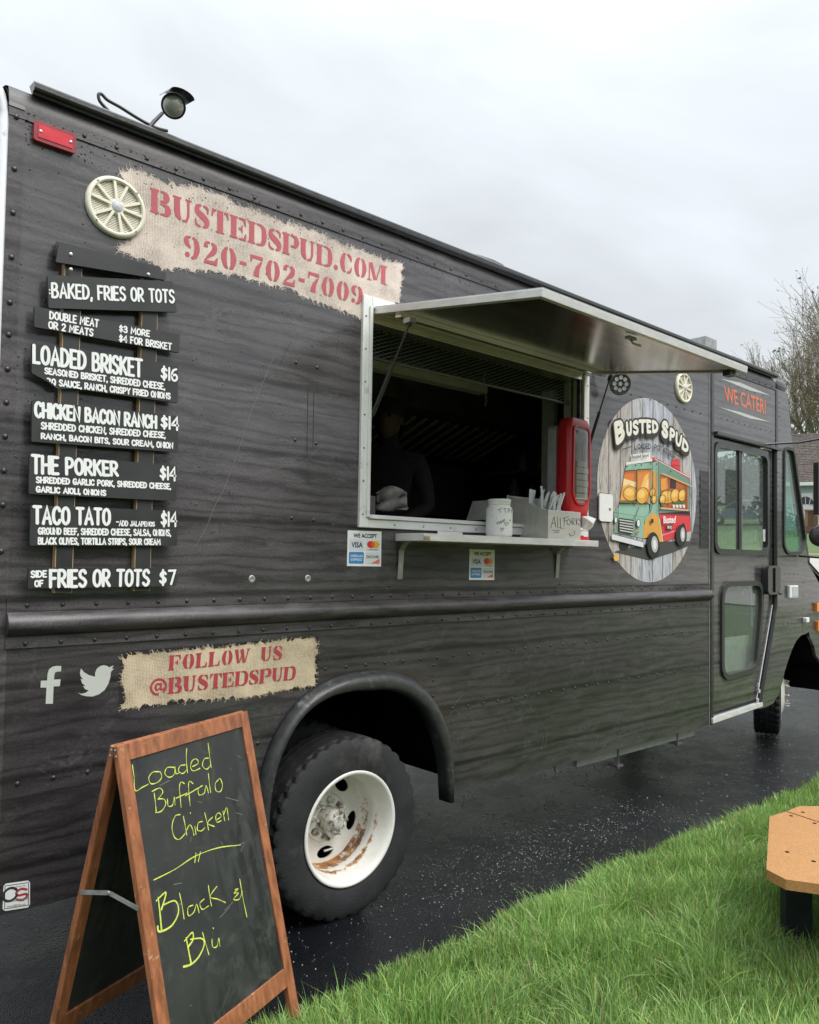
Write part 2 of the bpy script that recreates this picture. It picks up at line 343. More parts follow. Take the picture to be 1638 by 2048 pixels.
def make_wrap(name='black_wood_wrap', coat=1.0, coatr=(.04, .16), dk=1.0):
    m_, t, b = new_mat(name)
    co_ = N(t, 'ShaderNodeTexCoord'); sp = N(t, 'ShaderNodeSeparateXYZ'); lk(t, co_.outputs['Object'], sp.inputs[0])
    # printed wood grain: wavy dark lines along the plank, broken up
    mpw = N(t, 'ShaderNodeMapping'); mpw.inputs['Scale'].default_value = (.16, .16, 1.0); lk(t, co_.outputs['Object'], mpw.inputs[0])
    wv_ = N(t, 'ShaderNodeTexWave', wave_type='BANDS', bands_direction='Z', i_Scale=6.0, i_Distortion=15.0, i_Detail=5.0); wv_.inputs['Detail Scale'].default_value = 1.1; wv_.inputs['Detail Roughness'].default_value = .62; lk(t, mpw.outputs[0], wv_.inputs[0])
    gl_ = ramp(t, wv_.outputs[1], [(.0, .58), (.2, .86), (.55, 1.0), (1.0, 1.14)])
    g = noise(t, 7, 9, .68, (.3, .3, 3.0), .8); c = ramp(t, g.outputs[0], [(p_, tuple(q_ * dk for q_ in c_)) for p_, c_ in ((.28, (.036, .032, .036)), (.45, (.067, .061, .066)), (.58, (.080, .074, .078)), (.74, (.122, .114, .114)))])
    cc = mixc(t, 1.0, c.outputs[0], gl_.outputs[0], 'MULTIPLY')
    sp2 = ramp(t, noise(t, 130, 4, .7).outputs[0], [(.36, .72), (.62, 1.22)]); cc = mixc(t, 1.0, cc, sp2.outputs[0], 'MULTIPLY')
    big = noise(t, 1.3, 5, .6, (.7, .7, 1.3), .4, (0, 2, 5)); cb = ramp(t, big.outputs[0], [(.3, (.62, .61, .60)), (.7, (1.28, 1.25, 1.24))]); cc = mixc(t, 1.0, cc, cb.outputs[0], 'MULTIPLY')
    wv = noise(t, 2.5, 3, .5, (.5, .5, .5)); ad = N(t, 'ShaderNodeMath', operation='MULTIPLY_ADD'); lk(t, wv.outputs[0], ad.inputs[0]); ad.inputs[1].default_value = .02; lk(t, sp.outputs[2], ad.inputs[2])
    a2 = N(t, 'ShaderNodeMath', operation='ADD'); lk(t, ad.outputs[0], a2.inputs[0]); a2.inputs[1].default_value = .03
    md = N(t, 'ShaderNodeMath', operation='PINGPONG'); lk(t, a2.outputs[0], md.inputs[0]); md.inputs[1].default_value = .15
    jl = ramp(t, md.outputs[0], [(.0, .30), (.007, .45), (.016, 1.0)]); cc = mixc(t, 1.0, cc, jl.outputs[0], 'MULTIPLY')
    # pale scuffs and hazy grime
    s1 = noise(t, 2.6, 8, .72, (1, 1, 1.6), 1.2, (4, 0, 1)); s2 = noise(t, 34, 5, .75, (.55, .55, 1), 1.5, (0, 0, 9))
    f1 = ramp(t, s1.outputs[0], [(.50, 0.0), (.70, 1.0)]); f2 = ramp(t, s2.outputs[0], [(.45, 0.0), (.66, .5)])
    ff = mixc(t, 1.0, f1.outputs[0], f2.outputs[0], 'MULTIPLY'); cc = mixc(t, ff, cc, (.16, .16, .158))
    s3 = noise(t, 90, 2, .5, (1.0, 1.0, .05), 1.0, (2, 0, 4)); f3 = ramp(t, s3.outputs[0], [(.70, 0.0), (.75, .35)]); cc = mixc(t, f3.outputs[0], cc, (.03, .03, .03))
    lk(t, cc, b.inputs['Base Color']); rr = ramp(t, big.outputs[0], [(.3, .38), (.7, .55)]); lk(t, rr.outputs[0], b.inputs['Roughness'])
    b.inputs['Specular IOR Level'].default_value = .3
    b.inputs['Coat Weight'].default_value = coat; b.inputs['Coat IOR'].default_value = 1.6; cr_ = ramp(t, s1.outputs[0], [(.35, coatr[0]), (.7, coatr[1])]); lk(t, cr_.outputs[0], b.inputs['Coat Roughness'])
    b1 = noise(t, 85, 4, .65, (.8, .8, 1.0), .5); b2 = noise(t, 1.3, 2, .5); b3 = noise(t, 11, 4, .6, (.5, .5, 1.3), 1.0, (3, 3, 3)); hm = ramp(t, s1.outputs[0], [(.45, 0.0), (.62, 1.0)])
    hh = mixc(t, 1.0, b3.outputs[0], hm.outputs[0], 'MULTIPLY')
    n1 = N(t, 'ShaderNodeBump', i_Strength=.16, i_Distance=.002); lk(t, b1.outputs[0], n1.inputs['Height'])
    n2 = N(t, 'ShaderNodeBump', i_Strength=.10, i_Distance=.02); lk(t, b2.outputs[0], n2.inputs['Height']); lk(t, n1.outputs[0], n2.inputs['Normal'])
    n3 = N(t, 'ShaderNodeBump', i_Strength=.12, i_Distance=.005); lk(t, hh, n3.inputs['Height']); lk(t, n2.outputs[0], n3.inputs['Normal'])
    lk(t, n3.outputs[0], b.inputs['Normal']); lk(t, n3.outputs[0], b.inputs['Coat Normal'])
    return m_
M = {}
M['wrap'] = make_wrap(); M['wrapshade'] = make_wrap('black_wood_wrap_shaded', .65, (.10, .22), dk=.66); M['wrapm'] = make_wrap('black_wrap_satin', .30, (.25, .40))  # lower-side copy: dimmer ground reflection darkened into the wrap colour
M['black'] = mat('black_paint', (.022, .022, .023), .38, coat=.3, coatr=.15, bmp=.06)
M['trim'] = mat('black_trim', (.03, .03, .031), .3, coat=.3, coatr=.1, var=.3, bmp=.08)
M['rubber'] = mat('tyre_rubber', (.020, .020, .022), .72, var=.35, nscale=8, bmp=.25, bscale=120, dirt=((.075, .072, .068), 3.5, .56))
M['flare'] = mat('scuffed_black_flare', (.035, .036, .036), .42, var=.4, nscale=30, bmp=.2, bscale=90, coat=.2, dirt=((.20, .21, .21), 11, .60))
M['gasket'] = mat('rubber_gasket', (.045, .046, .04), .55, bmp=.1)
M['board'] = mat('chalk_black_board', (.028, .029, .030), .5, var=.3, nscale=6)
M['white'] = mat('white_vinyl', (.84, .85, .84), .5, var=.03)
M['wood_raw'] = mat('raw_pine_edge', (.62, .42, .25), .7, var=.3, nscale=14, sv=(4, 4, .6))
M['red'] = mat('red_letter', (.40, .045, .06), .7, var=.18, nscale=120)
M['redfade'] = mat('faded_red_letter', (.50, .11, .13), .75, var=.16, nscale=120)
M['lens'] = mat('red_lens', (.66, .012, .028), .2, var=.12, coat=.6)
M['lensrim'] = mat('red_lens_rim', (.30, .012, .022), .25, var=.1, coat=.5)
M['screw'] = mat('zinc_screw', (.6, .6, .6), .35, metal=.9)
M['cream'] = mat('cream_plastic', (.83, .79, .66), .42, var=.04, bmp=.03)
M['greycap'] = mat('grey_mesh_cap', (.52, .54, .56), .5, var=.25, nscale=300)
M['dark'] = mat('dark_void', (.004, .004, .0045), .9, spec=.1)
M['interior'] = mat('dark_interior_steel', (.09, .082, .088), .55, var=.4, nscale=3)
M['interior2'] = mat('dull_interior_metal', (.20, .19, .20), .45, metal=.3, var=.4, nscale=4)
M['fixture'] = mat('grey_fixture', (.55, .55, .52), .5)
M['alu'] = mat('aluminium_trim', (.74, .74, .72), .36, metal=.25, var=.12, nscale=9, bmp=.03, sv=(1, 1, 4), dirt=((.4, .39, .36), 6, .6))
M['paintedalu'] = mat('white_aluminium', (.82, .82, .79), .4, metal=.0, var=.05, nscale=12, dirt=((.42, .40, .35), 9, .6))
M['steel'] = mat('stainless_steel', (.70, .675, .63), .32, metal=.2, var=.1, nscale=5, bmp=.04, bscale=30, sv=(1, 6, 6))
M['steelunder'] = mat('stainless_underside', (.62, .56, .50), .22, metal=.95, var=.25, nscale=2.2, bmp=.09, bscale=9, sv=(.4, 3, 1))
M['galv'] = mat('galvanised', (.42, .42, .41), .5, metal=.7, var=.25)
M['red_plastic'] = mat('red_dispenser_plastic', (.70, .026, .036), .34, var=.06, coat=.25)
M['napkin'] = mat('napkin_paper', (.80, .77, .66), .9, var=.05, bmp=.2, bscale=80)
M['napkinw'] = mat('white_napkin', (.85, .85, .83), .9, var=.04, bmp=.2, bscale=50)
M['jar'] = mat('white_jar_plastic', (.90, .90, .87), .45, var=.05, nscale=60, dirt=((.6, .6, .57), 50, .62))
M['marker'] = mat('black_marker_ink', (.03, .03, .035), .6)
M['fork'] = mat('clear_white_plastic', (.88, .91, .95), .3, var=.05)
M['whitepanel'] = mat('white_hatch_plastic', (.82, .83, .82), .4, var=.03)
M['rim'] = None
M['signwood'] = mat('stained_sign_wood', (.29, .105, .045), .5, var=.45, nscale=9, bmp=.2, bscale=40, sv=(5, 5, .5), coat=.15, dirt=((.60, .42, .25), 30, .62))
M['chalk'] = mat('yellow_chalk_ink', (.56, .63, .10), .8, var=.3, nscale=200)
M['chalkghost'] = mat('erased_chalk', (.2, .21, .2), .8)
M['bench'] = mat('orange_composite_board', (.47, .235, .085), .42, var=.28, nscale=150, bmp=.3, bscale=220)
M['benchleg'] = mat('dark_bench_leg', (.010, .016, .017), .6, var=.3)
M['brass'] = mat('brass_latch', (.62, .54, .30), .3, metal=.8)
M['amber'] = mat('amber_lens', (.85, .25, .03), .25)
M['blueprint'] = mat('blue_tape', (.12, .3, .6), .6)
M['roofwhite'] = mat('weathered_white_paint', (.52, .53, .55), .5, var=.12, nscale=7, dirt=((.2, .2, .21), 14, .62), bmp=.05)
M['leaf'] = mat('dead_leaf_brown', (.16, .11, .075), .8, var=.3)
M['leafy'] = mat('dead_leaf_straw', (.50, .38, .2), .8, var=.3)
def glassm(name, tint=(.9, .95, .93), rough=0.0, w=.9):
    m_, t, b = new_mat(name); t.nodes.remove(b); o = t.nodes['Material Output']
    tr = N(t, 'ShaderNodeBsdfTransparent'); tr.inputs[0].default_value = (*tint, 1); gl = N(t, 'ShaderNodeBsdfGlossy'); gl.inputs[0].default_value = (1, 1, 1, 1); gl.inputs['Roughness'].default_value = rough
    ge_ = N(t, 'ShaderNodeNewGeometry'); dt = N(t, 'ShaderNodeVectorMath', operation='DOT_PRODUCT'); lk(t, ge_.outputs['Incoming'], dt.inputs[0]); lk(t, ge_.outputs['Normal'], dt.inputs[1])
    ab = N(t, 'ShaderNodeMath', operation='ABSOLUTE'); lk(t, dt.outputs['Value'], ab.inputs[0]); om = N(t, 'ShaderNodeMath', operation='SUBTRACT'); om.inputs[0].default_value = 1; lk(t, ab.outputs[0], om.inputs[1])
    p5 = N(t, 'ShaderNodeMath', operation='POWER'); lk(t, om.outputs[0], p5.inputs[0]); p5.inputs[1].default_value = 5; mu = N(t, 'ShaderNodeMath', operation='MULTIPLY_ADD'); lk(t, p5.outputs[0], mu.inputs[0]); mu.inputs[1].default_value = .94; mu.inputs[2].default_value = .06
    ms = N(t, 'ShaderNodeMixShader'); lk(t, mu.outputs[0], ms.inputs[0]); lk(t, tr.outputs[0], ms.inputs[1]); lk(t, gl.outputs[0], ms.inputs[2])
    # rain specks and grime scatter a little light
    df = N(t, 'ShaderNodeBsdfDiffuse'); df.inputs[0].default_value = (.6, .65, .62, 1); n = noise(t, 140, 3, .7); f = ramp(t, n.outputs[0], [(.60, .05), (.72, .6)])
    ms2 = N(t, 'ShaderNodeMixShader'); lk(t, f.outputs[0], ms2.inputs[0]); lk(t, ms.outputs[0], ms2.inputs[1]); lk(t, df.outputs[0], ms2.inputs[2]); lk(t, ms2.outputs[0], o.inputs[0]); return m_
M['glass'] = glassm('rain_specked_glass'); M['tglass'] = glassm('tinted_green_glass', (.58, .82, .73)); M['wglass'] = glassm('windscreen_glass', (.80, .88, .84))
M['clear'] = glassm('smoky_clear_plastic', (.62, .62, .62), .08)
def rimmat():
    m_, t, b = new_mat('rusty_white_rim'); n = noise(t, 14, 8, .7); c = N(t, 'ShaderNodeTexCoord'); sp = N(t, 'ShaderNodeSeparateXYZ')
    ge = N(t, 'ShaderNodeAttribute'); ge.attribute_name = 'rust'
    n2 = noise(t, 30, 6, .75, loc=(1, 2, 3)); f = N(t, 'ShaderNodeMath', operation='MULTIPLY'); lk(t, n2.outputs[0], f.inputs[0]); lk(t, ge.outputs['Fac'], f.inputs[1])
    fr = ramp(t, f.outputs[0], [(.40, 0.0), (.52, 1.0)]); base = ramp(t, n.outputs[0], [(.3, (.72, .71, .65)), (.7, (.84, .83, .78))])
    rc = ramp(t, n.outputs[0], [(.35, (.10, .035, .012)), (.6, (.45, .20, .05))])
    lk(t, mixc(t, fr.outputs[0], base.outputs[0], rc.outputs[0]), b.inputs['Base Color']); b.inputs['Roughness'].default_value = .38; b.inputs['Coat Weight'].default_value = .2
    bump(t, b, n2.outputs[0], .15, .004); return m_
M['rim'] = rimmat()
M['hub'] = mat('grimy_hub', (.62, .60, .54), .45, var=.2, nscale=20, dirt=((.07, .05, .035), 16, .47))
def burlapmat(name, tint):
    m_, t, b = new_mat(name); c = N(t, 'ShaderNodeTexCoord')
    wx = noise(t, 3.5, 3, .5, (1, 1, 1)); ad = N(t, 'ShaderNodeVectorMath', operation='MULTIPLY_ADD'); lk(t, wx.outputs['Color'], ad.inputs[0]); ad.inputs[1].default_value = (.05, 0, .05); lk(t, c.outputs['Object'], ad.inputs[2])
    w1 = N(t, 'ShaderNodeTexWave', wave_type='BANDS', bands_direction='X', i_Scale=52, i_Distortion=4.0, i_Detail=2.0); lk(t, ad.outputs[0], w1.inputs[0]); w1.inputs['Detail Scale'].default_value = 8
    w2 = N(t, 'ShaderNodeTexWave', wave_type='BANDS', bands_direction='Z', i_Scale=64, i_Distortion=4.5, i_Detail=2.0); lk(t, ad.outputs[0], w2.inputs[0]); w2.inputs['Detail Scale'].default_value = 10
    mm = N(t, 'ShaderNodeMath', operation='MULTIPLY'); lk(t, w1.outputs[1], mm.inputs[0]); lk(t, w2.outputs[1], mm.inputs[1])
    n = noise(t, 7, 5, .6); a = N(t, 'ShaderNodeMath', operation='ADD'); lk(t, mm.outputs[0], a.inputs[0]); lk(t, n.outputs[0], a.inputs[1])
    d = tuple(x * .30 for x in tint); r = ramp(t, a.outputs[0], [(.42, d), (.66, tuple(x * .75 for x in tint)), (.95, tint)])
    lk(t, r.outputs[0], b.inputs['Base Color']); b.inputs['Roughness'].default_value = .6; bump(t, b, a.outputs[0], .25, .002); return m_
M['burlapA'] = burlapmat('printed_burlap_pale', (.86, .73, .63)); M['burlapB'] = burlapmat('printed_burlap_tan', (.76, .62, .43))
def asphalt():
    m_, t, b = new_mat('wet_asphalt'); n = noise(t, 220, 3, .6); n2 = noise(t, 1.3, 5, .6); v = N(t, 'ShaderNodeTexVoronoi', i_Scale=95.0); c = N(t, 'ShaderNodeTexCoord'); lk(t, c.outputs['Object'], v.inputs['Vector'])
    base = ramp(t, n2.outputs[0], [(.3, (.004, .0045, .006)), (.7, (.010, .011, .014))])
    st = ramp(t, v.outputs['Distance'], [(.10, 1.0), (.20, 0.0)]); pick = ramp(t, v.outputs['Color'], [(.90, 0.0), (.93, 1.0)])
    patch = ramp(t, noise(t, .9, 3, .5, loc=(5, 3, 0)).outputs[0], [(.42, .1), (.6, 1.0)])
    f = mixc(t, 1.0, st.outputs[0], pick.outputs[0], 'MULTIPLY'); f = mixc(t, 1.0, f, patch.outputs[0], 'MULTIPLY')
    lk(t, mixc(t, f, base.outputs[0], (.30, .29, .27)), b.inputs['Base Color'])
    rr = ramp(t, noise(t, 2.2, 6, .65, loc=(7, 7, 0)).outputs[0], [(.35, .20), (.62, .32)]); lk(t, rr.outputs[0], b.inputs['Roughness']); b.inputs['Specular IOR Level'].default_value = .26
    v2 = N(t, 'ShaderNodeTexVoronoi', i_Scale=170.0); lk(t, c.outputs['Object'], v2.inputs['Vector'])
    n1 = N(t, 'ShaderNodeBump', i_Strength=.6, i_Distance=.006); lk(t, v2.outputs['Distance'], n1.inputs['Height'])
    n3 = N(t, 'ShaderNodeBump', i_Strength=.25, i_Distance=.02); lk(t, noise(t, 14, 5, .6).outputs[0], n3.inputs['Height']); lk(t, n1.outputs[0], n3.inputs['Normal']); lk(t, n3.outputs[0], b.inputs['Normal']); return m_
M['asphalt'] = asphalt()
M['soil'] = mat('lawn_soil', (.035, .045, .018), .9, var=.4, nscale=6, bmp=.5, bscale=30)
M['lawn'] = mat('far_lawn', (.075, .12, .035), .9, var=.3, nscale=3, bmp=.3)
M['concrete'] = mat('pale_concrete', (.36, .34, .31), .8, var=.12, nscale=4, bmp=.1)
M['curb'] = mat('brown_curb', (.22, .15, .11), .8, var=.2)
def attrmat(name, rough=.55, trans=.25):
    m_, t, b = new_mat(name); a = N(t, 'ShaderNodeAttribute'); a.attribute_name = 'tint'; lk(t, a.outputs['Color'], b.inputs['Base Color']); b.inputs['Roughness'].default_value = rough
    if trans:
        o = t.nodes['Material Output']; tl = N(t, 'ShaderNodeBsdfTranslucent'); lk(t, a.outputs['Color'], tl.inputs[0]); ms = N(t, 'ShaderNodeMixShader'); ms.inputs[0].default_value = trans
        lk(t, b.outputs[0], ms.inputs[1]); lk(t, tl.outputs[0], ms.inputs[2]); lk(t, ms.outputs[0], o.inputs[0])
    return m_
M['grass'] = attrmat('grass_blades')
M['foliage'] = attrmat('foliage', .6, .2); M['twig'] = mat('bark_twig', (.27, .235, .19), .9, var=.25); M['bud'] = mat('spring_buds', (.30, .25, .11), .8, var=.35, nscale=2)
# ================================================================ THE SETTING
def height(s):          # ground rises beyond the lot
    s = np.maximum(s - 15.5, 0); return np.where(s > 0, s * .105 * np.minimum(1, s / 4), 0) 
def terrain(name, x0, x1, y0, y1, nx, ny, mt, dz=0.0, kind='structure'):
    xs = np.linspace(x0, x1, nx); ys = np.linspace(y0, y1, ny); V = []; 
    for x in xs:
        for y in ys: V.append((x, y, float(height(x * .93 + y * .37)) + dz))
    Fc = [(i * ny + j, (i + 1) * ny + j, (i + 1) * ny + j + 1, i * ny + j + 1) for i in range(nx - 1) for j in range(ny - 1)]
    return tag(MB().add(V, Fc, True).build(name, mt), kind=kind)
# base ground sheet to the horizon
tag(MB().add([(-900, -900, -.06), (900, -900, -.06), (900, 900, -.06), (-900, 900, -.06)], [(0, 1, 2, 3)]).build('ground', M['lawn']), kind='structure')
tag(MB().add([(-30, -.50, -.004), (16, -.50, -.004), (16, 40, -.004), (-30, 40, -.004)], [(0, 1, 2, 3)]).build('parking_lot', M['asphalt']), kind='structure')
terrain('hillside', 12, 120, -40, 90, 60, 40, M['lawn'], -.03)
# pale road beyond the lot, then a curb, following the slope
def strip(name, s0, s1, mt, dz, ky=26):
    V = []; ts = np.linspace(-45, 75, ky)
    for s in np.linspace(s0, s1, 8):
        for tt in ts:
            x, y = s * .93 - tt * .37, s * .37 + tt * .93; V.append((x, y, float(height(s)) + dz))
    Fc = [(i * ky + j, (i + 1) * ky + j, (i + 1) * ky + j + 1, i * ky + j + 1) for i in range(7) for j in range(ky - 1)]
    return tag(MB().add(V, Fc, True).build(name, mt), kind='structure')
strip('street', 19, 33, M['concrete'], .02)
strip('kerb', 33.02, 33.6, M['curb'], .14)

# lawn: soil bed plus blades
EDGE = lambda x: -.535 + .012 * np.sin(x * 2.3) + .010 * np.sin(x * 7.1 + 1) + .006 * np.sin(x * 19)
V = []; xs = np.linspace(1.0, 15, 120)
for x in xs: V += [(x, float(EDGE(x)) + .02, .004), (x, -14, .02)]
V2 = [( -8, -14, .02), (-8, -2.2, .004), (1.0, -1.3, .004), (1.0, -14, .02)]
mb = MB().add(V, [(2 * i, 2 * i + 1, 2 * i + 3, 2 * i + 2) for i in range(len(xs) - 1)]).add(V2, [(0, 1, 2, 3)])
tag(mb.build('lawn', M['soil']), kind='structure')
def blades(name, X, Y, hmin, hmax, wd, lean=.5, dead=.055):
    n = len(X); h = NR.uniform(hmin, hmax, n) * (0.75 + .5 * NR.rand(n)); clump = .5 + .5 * np.sin(X * 9.1 + 2 * np.sin(Y * 7)) * np.sin(Y * 8.3 + np.sin(X * 5))
    clump2 = .5 + .5 * np.sin(X * 3.1 + 1.7 * np.sin(Y * 4.1) + 2) * np.sin(Y * 3.7 + np.sin(X * 2.7))
    h *= (.65 + .5 * clump + .15 * clump2) * (.55 + .45 * np.clip((EDGE(X) - Y) / .18, 0, 1))
    a = NR.uniform(0, 2 * np.pi, n); la = 1.2 * np.sin(X * 4.3 + Y * 3.1) + 2.2 * np.sin(X * 1.9 - Y * 2.3) + NR.normal(0, 1.7, n); ln = h * np.abs(NR.normal(.35, .3, n)) * lean * 1.6
    dx, dy = np.cos(la) * ln, np.sin(la) * ln; wx, wy = np.cos(a) * wd / 2, np.sin(a) * wd / 2
    ww = NR.uniform(.7, 1.35, n); wx *= ww; wy *= ww
    z0 = -.005; lv = []
    for t, s in ((0, 1.0), (.45, .9), (.8, .55)):
        px, py, pz = X + dx * t * t, Y + dy * t * t, z0 + h * t * (1 - .18 * t * np.minimum(1, ln / h))
        lv += [np.stack([px - wx * s, py - wy * s, pz], 1), np.stack([px + wx * s, py + wy * s, pz], 1)]
    lv.append(np.stack([X + dx, Y + dy, z0 + h * (1 - .25 * np.minimum(1, ln / h))], 1))
    V = np.stack(lv, 1).reshape(-1, 3).astype(np.float32)
    b = (np.arange(n) * 7)[:, None]
    tri = np.concatenate([b + np.array([[0, 1, 3]]), b + np.array([[0, 3, 2]]), b + np.array([[2, 3, 5]]), b + np.array([[2, 5, 4]]), b + np.array([[4, 5, 6]])], 1).reshape(-1).astype(np.int32)
    nt_ = len(tri) // 3; me = bpy.data.meshes.new(name); me.vertices.add(len(V)); me.vertices.foreach_set('co', V.ravel())
    me.loops.add(len(tri)); me.loops.foreach_set('vertex_index', tri); me.polygons.add(nt_); me.polygons.foreach_set('loop_start', np.arange(nt_, dtype=np.int32) * 3)
    me.update(calc_edges=True)
    k = NR.rand(n, 1); yel = (NR.rand(n, 1) < .18); dd = NR.rand(n, 1) < dead; cl = clump2[:, None]
    c = np.array([[.12, .25, .045]]) * (1 - k) + np.array([[.31, .48, .16]]) * k; c = c * (.95 + .45 * cl); c = np.where(yel, np.array([[.36, .48, .11]]), c); c = np.where(dd, np.array([[.36, .30, .17]]), c)
    cc = np.concatenate([np.repeat(c, 7, 0), np.ones((n * 7, 1))], 1).astype(np.float32)
    at = me.color_attributes.new('tint', 'FLOAT_COLOR', 'POINT'); at.data.foreach_set('color', cc.ravel()); me.materials.append(M['grass'])
    o = bpy.data.objects.new(name, me); COL.objects.link(o); return tag(o, kind='stuff')
def inview(X, Y, m_=90):
    d = np.stack([X - CAM[0], Y - CAM[1], np.zeros_like(X) - CAM[2]], 0); c = CR.T @ d; px = CX + F * c[0] / c[2]; py = CY + F * c[1] / c[2]
    return (c[2] > 0) & (px > 480) & (px < 1638 + 400) & (py < 2048 + 500)
def scatter(nn, x0, x1, y0, y1, cond):
    X = NR.uniform(x0, x1, nn); Y = NR.uniform(y0, y1, nn); k = cond(X, Y); return X[k], Y[k]
X1, Y1 = scatter(330000, 1.2, 5.0, -2.3, -.44, lambda x, y: inview(x, y) & (y < EDGE(x) + NR.normal(0, .02, len(x))))
X2, Y2 = scatter(90000, 5.0, 11.0, -2.6, -.44, lambda x, y: (y < EDGE(x) + NR.normal(0, .02, len(x))))
X3, Y3 = scatter(60000, -2.0, 8, -5.5, -.6, lambda x, y: ~inview(x, y) & (y < EDGE(x)) & ((x > 1.0) | (y < -2.2)))
tag(blades('grass', X1, Y1, .06, .135, .0046), 'long wet green grass growing beside the asphalt', 'grass')
X4, Y4 = scatter(42000, 1.2, 5.0, -2.3, -.6, lambda x, y: inview(x, y) & (y < EDGE(x) - .05) & (np.sin(x * 5.1 + 3 * np.sin(y * 2.9)) * np.sin(y * 4.7 + x * 1.3) > -.15))
tag(blades('grass_long', X4, Y4, .11, .18, .0042, lean=.9, dead=.08), 'longer paler grass blades arching over the wet lawn', 'grass')
tag(blades('grass_further', X2, Y2, .05, .11, .006), 'green grass further along the edge of the lot', 'grass')
tag(blades('grass_around', X3, Y3, .05, .10, .008), 'lawn grass beyond the bench', 'grass')
# loose stones on the asphalt
mb = MB()
for i in range(3200):
    if i < 1700: x, y = rng.gauss(3.4, .7), rng.gauss(-.08, .24)
    else: x, y = rng.uniform(1.4, 8.5), rng.uniform(-.47, 1.2)
    if y < EDGE(x): continue
    r = rng.uniform(.0009, .0034) * (1.3 if rng.random() < .15 else .8) * (1 + .12 * x); a = rng.random() * 6
    V = [(x + r * math.cos(a + k * 1.57) * rng.uniform(.6, 1.3), y + r * math.sin(a + k * 1.57) * rng.uniform(.6, 1.3), -.004) for k in range(4)] + [(x, y, -.004 + r * .9)]
    mb.add(V, [(0, 1, 4), (1, 2, 4), (2, 3, 4), (3, 0, 4)])
tag(mb.build('gravel', mat('pale_grit', (.26, .26, .25), .6, var=.7, nscale=400)), 'pale grit scattered on the wet asphalt', 'gravel', kind='stuff')
# dead leaves in the grass
def leaf(px, py, sz, mt, label):
    c = G(px, py, .05); mb = MB(); n = 9; V = [c]
    for k in range(n):
        a = k / n * 6.28; r = sz * (1 if k % 2 else .55) * rng.uniform(.8, 1.2); V.append(c + np.array((r * math.cos(a), r * math.sin(a), rng.uniform(-.2, .45) * sz)))
    mb.add(V, [(0, 1 + k, 1 + (k + 1) % n) for k in range(n)]); tag(mb.build('dead_leaf', mt), label, 'leaf')
leaf(1490, 1858, .035, M['leaf'], 'curled brown dead leaf in the grass left of the bench leg')
leaf(1255, 1976, .022, M['leaf'], 'small brown leaf in the grass at the bottom of the photo')
leaf(1446, 1650, .035, M['leafy'], 'straw coloured leaf lying in grass near the asphalt edge')

# ---------------------------------------------------------------- bare trees
def bare_tree(name, base, H, spread, seed, label, lean=(0, 0), maxd=6, buds=.5, twr=.012, kids=(4, 5), budmat=None, fol=0):
    r_ = random.Random(seed); t = empty(name, base, label, 'tree'); mbT, mbC, mbB = MB(), MB(), MB()
    def tri_tube(mb, p, q, r0, r1, n=3):
        d = q - p; d = d / (np.linalg.norm(d) + 1e-9); a = np.cross(d, (.3, .5, .8)); a /= np.linalg.norm(a); b = np.cross(d, a)
        V = [e + r * (math.cos(6.283 * k / n) * a + math.sin(6.283 * k / n) * b) for e, r in ((p, r0), (q, r1)) for k in range(n)]
        mb.add(V, [(k, (k + 1) % n, n + (k + 1) % n, n + k) for k in range(n)], True)
    def grow(p, d, L, r, depth):
        seg = 3 if depth < 3 else 2; pts = [p]; dd = d.copy()
        for i in range(seg):
            dd = dd + np.array([r_.gauss(0, .11), r_.gauss(0, .11), r_.gauss(.05, .08)]); dd /= np.linalg.norm(dd); pts.append(pts[-1] + dd * L / seg)
        for i in range(seg):
            ra, rb = r * (1 - .45 * i / seg), r * (1 - .45 * (i + 1) / seg)
            tri_tube(mbT if depth == 0 else mbC, pts[i], pts[i + 1], max(ra, twr), max(rb, twr), 7 if depth == 0 else (5 if depth == 1 else 3))
        if depth >= maxd:
            if r_.random() < buds:
                e = pts[-1]; s_ = r_.uniform(.04, .09); V = [e + np.array([r_.gauss(0, s_), r_.gauss(0, s_), r_.gauss(0, s_)]) for _ in range(3)]; mbB.add(V, [(0, 1, 2)])
            return
        nk = kids[1] if depth < 2 else r_.choice((kids[0] - 1, kids[0]))
        for k in range(nk):
            f = r_.uniform(.35, 1.0) if k else 1.0; i = min(int(f * seg), seg - 1); o = pts[i] + (pts[i + 1] - pts[i]) * (f * seg - i)
            ang = r_.uniform(.35, .85) * spread if k else r_.uniform(.05, .3); az = r_.random() * 6.28
            a = np.cross(dd, (.2, .3, .9)); a /= np.linalg.norm(a); b = np.cross(dd, a)
            nd = dd * math.cos(ang) + (a * math.cos(az) + b * math.sin(az)) * math.sin(ang); nd[2] += .12; nd /= np.linalg.norm(nd)
            grow(o, nd, L * r_.uniform(.62, .82), r * r_.uniform(.45, .6), depth + 1)
    grow(np.array(base, float), np.array((lean[0], lean[1], 1.0)), H * .3, H * .022, 0)
    mbT.build('trunk', M['twig'], t); mbC.build('crown', M['twig'], t, recalc=False)
    if mbB.v: mbB.build('bud_cluster', budmat or M['bud'], t, recalc=False, kind='stuff')
    return t
def ground_at(x, y): return float(height(x * .93 + y * .37)) - .02
def tree_at(px, depth, **k):
    p = DEP(px, 1000, depth); p[2] = ground_at(p[0], p[1]); return bare_tree('bare_tree', tuple(p), **k)
tree_at(1812, 56, H=23.5, spread=.95, seed=5, label='tallest bare tree with fine budding twigs behind the grey roof', lean=(-.12, .06), maxd=6, buds=.6, twr=.010)
tree_at(1660, 66, H=19, spread=1.0, seed=11, label='lower olive budding tree close above the house roof', maxd=6, buds=.95, twr=.012)
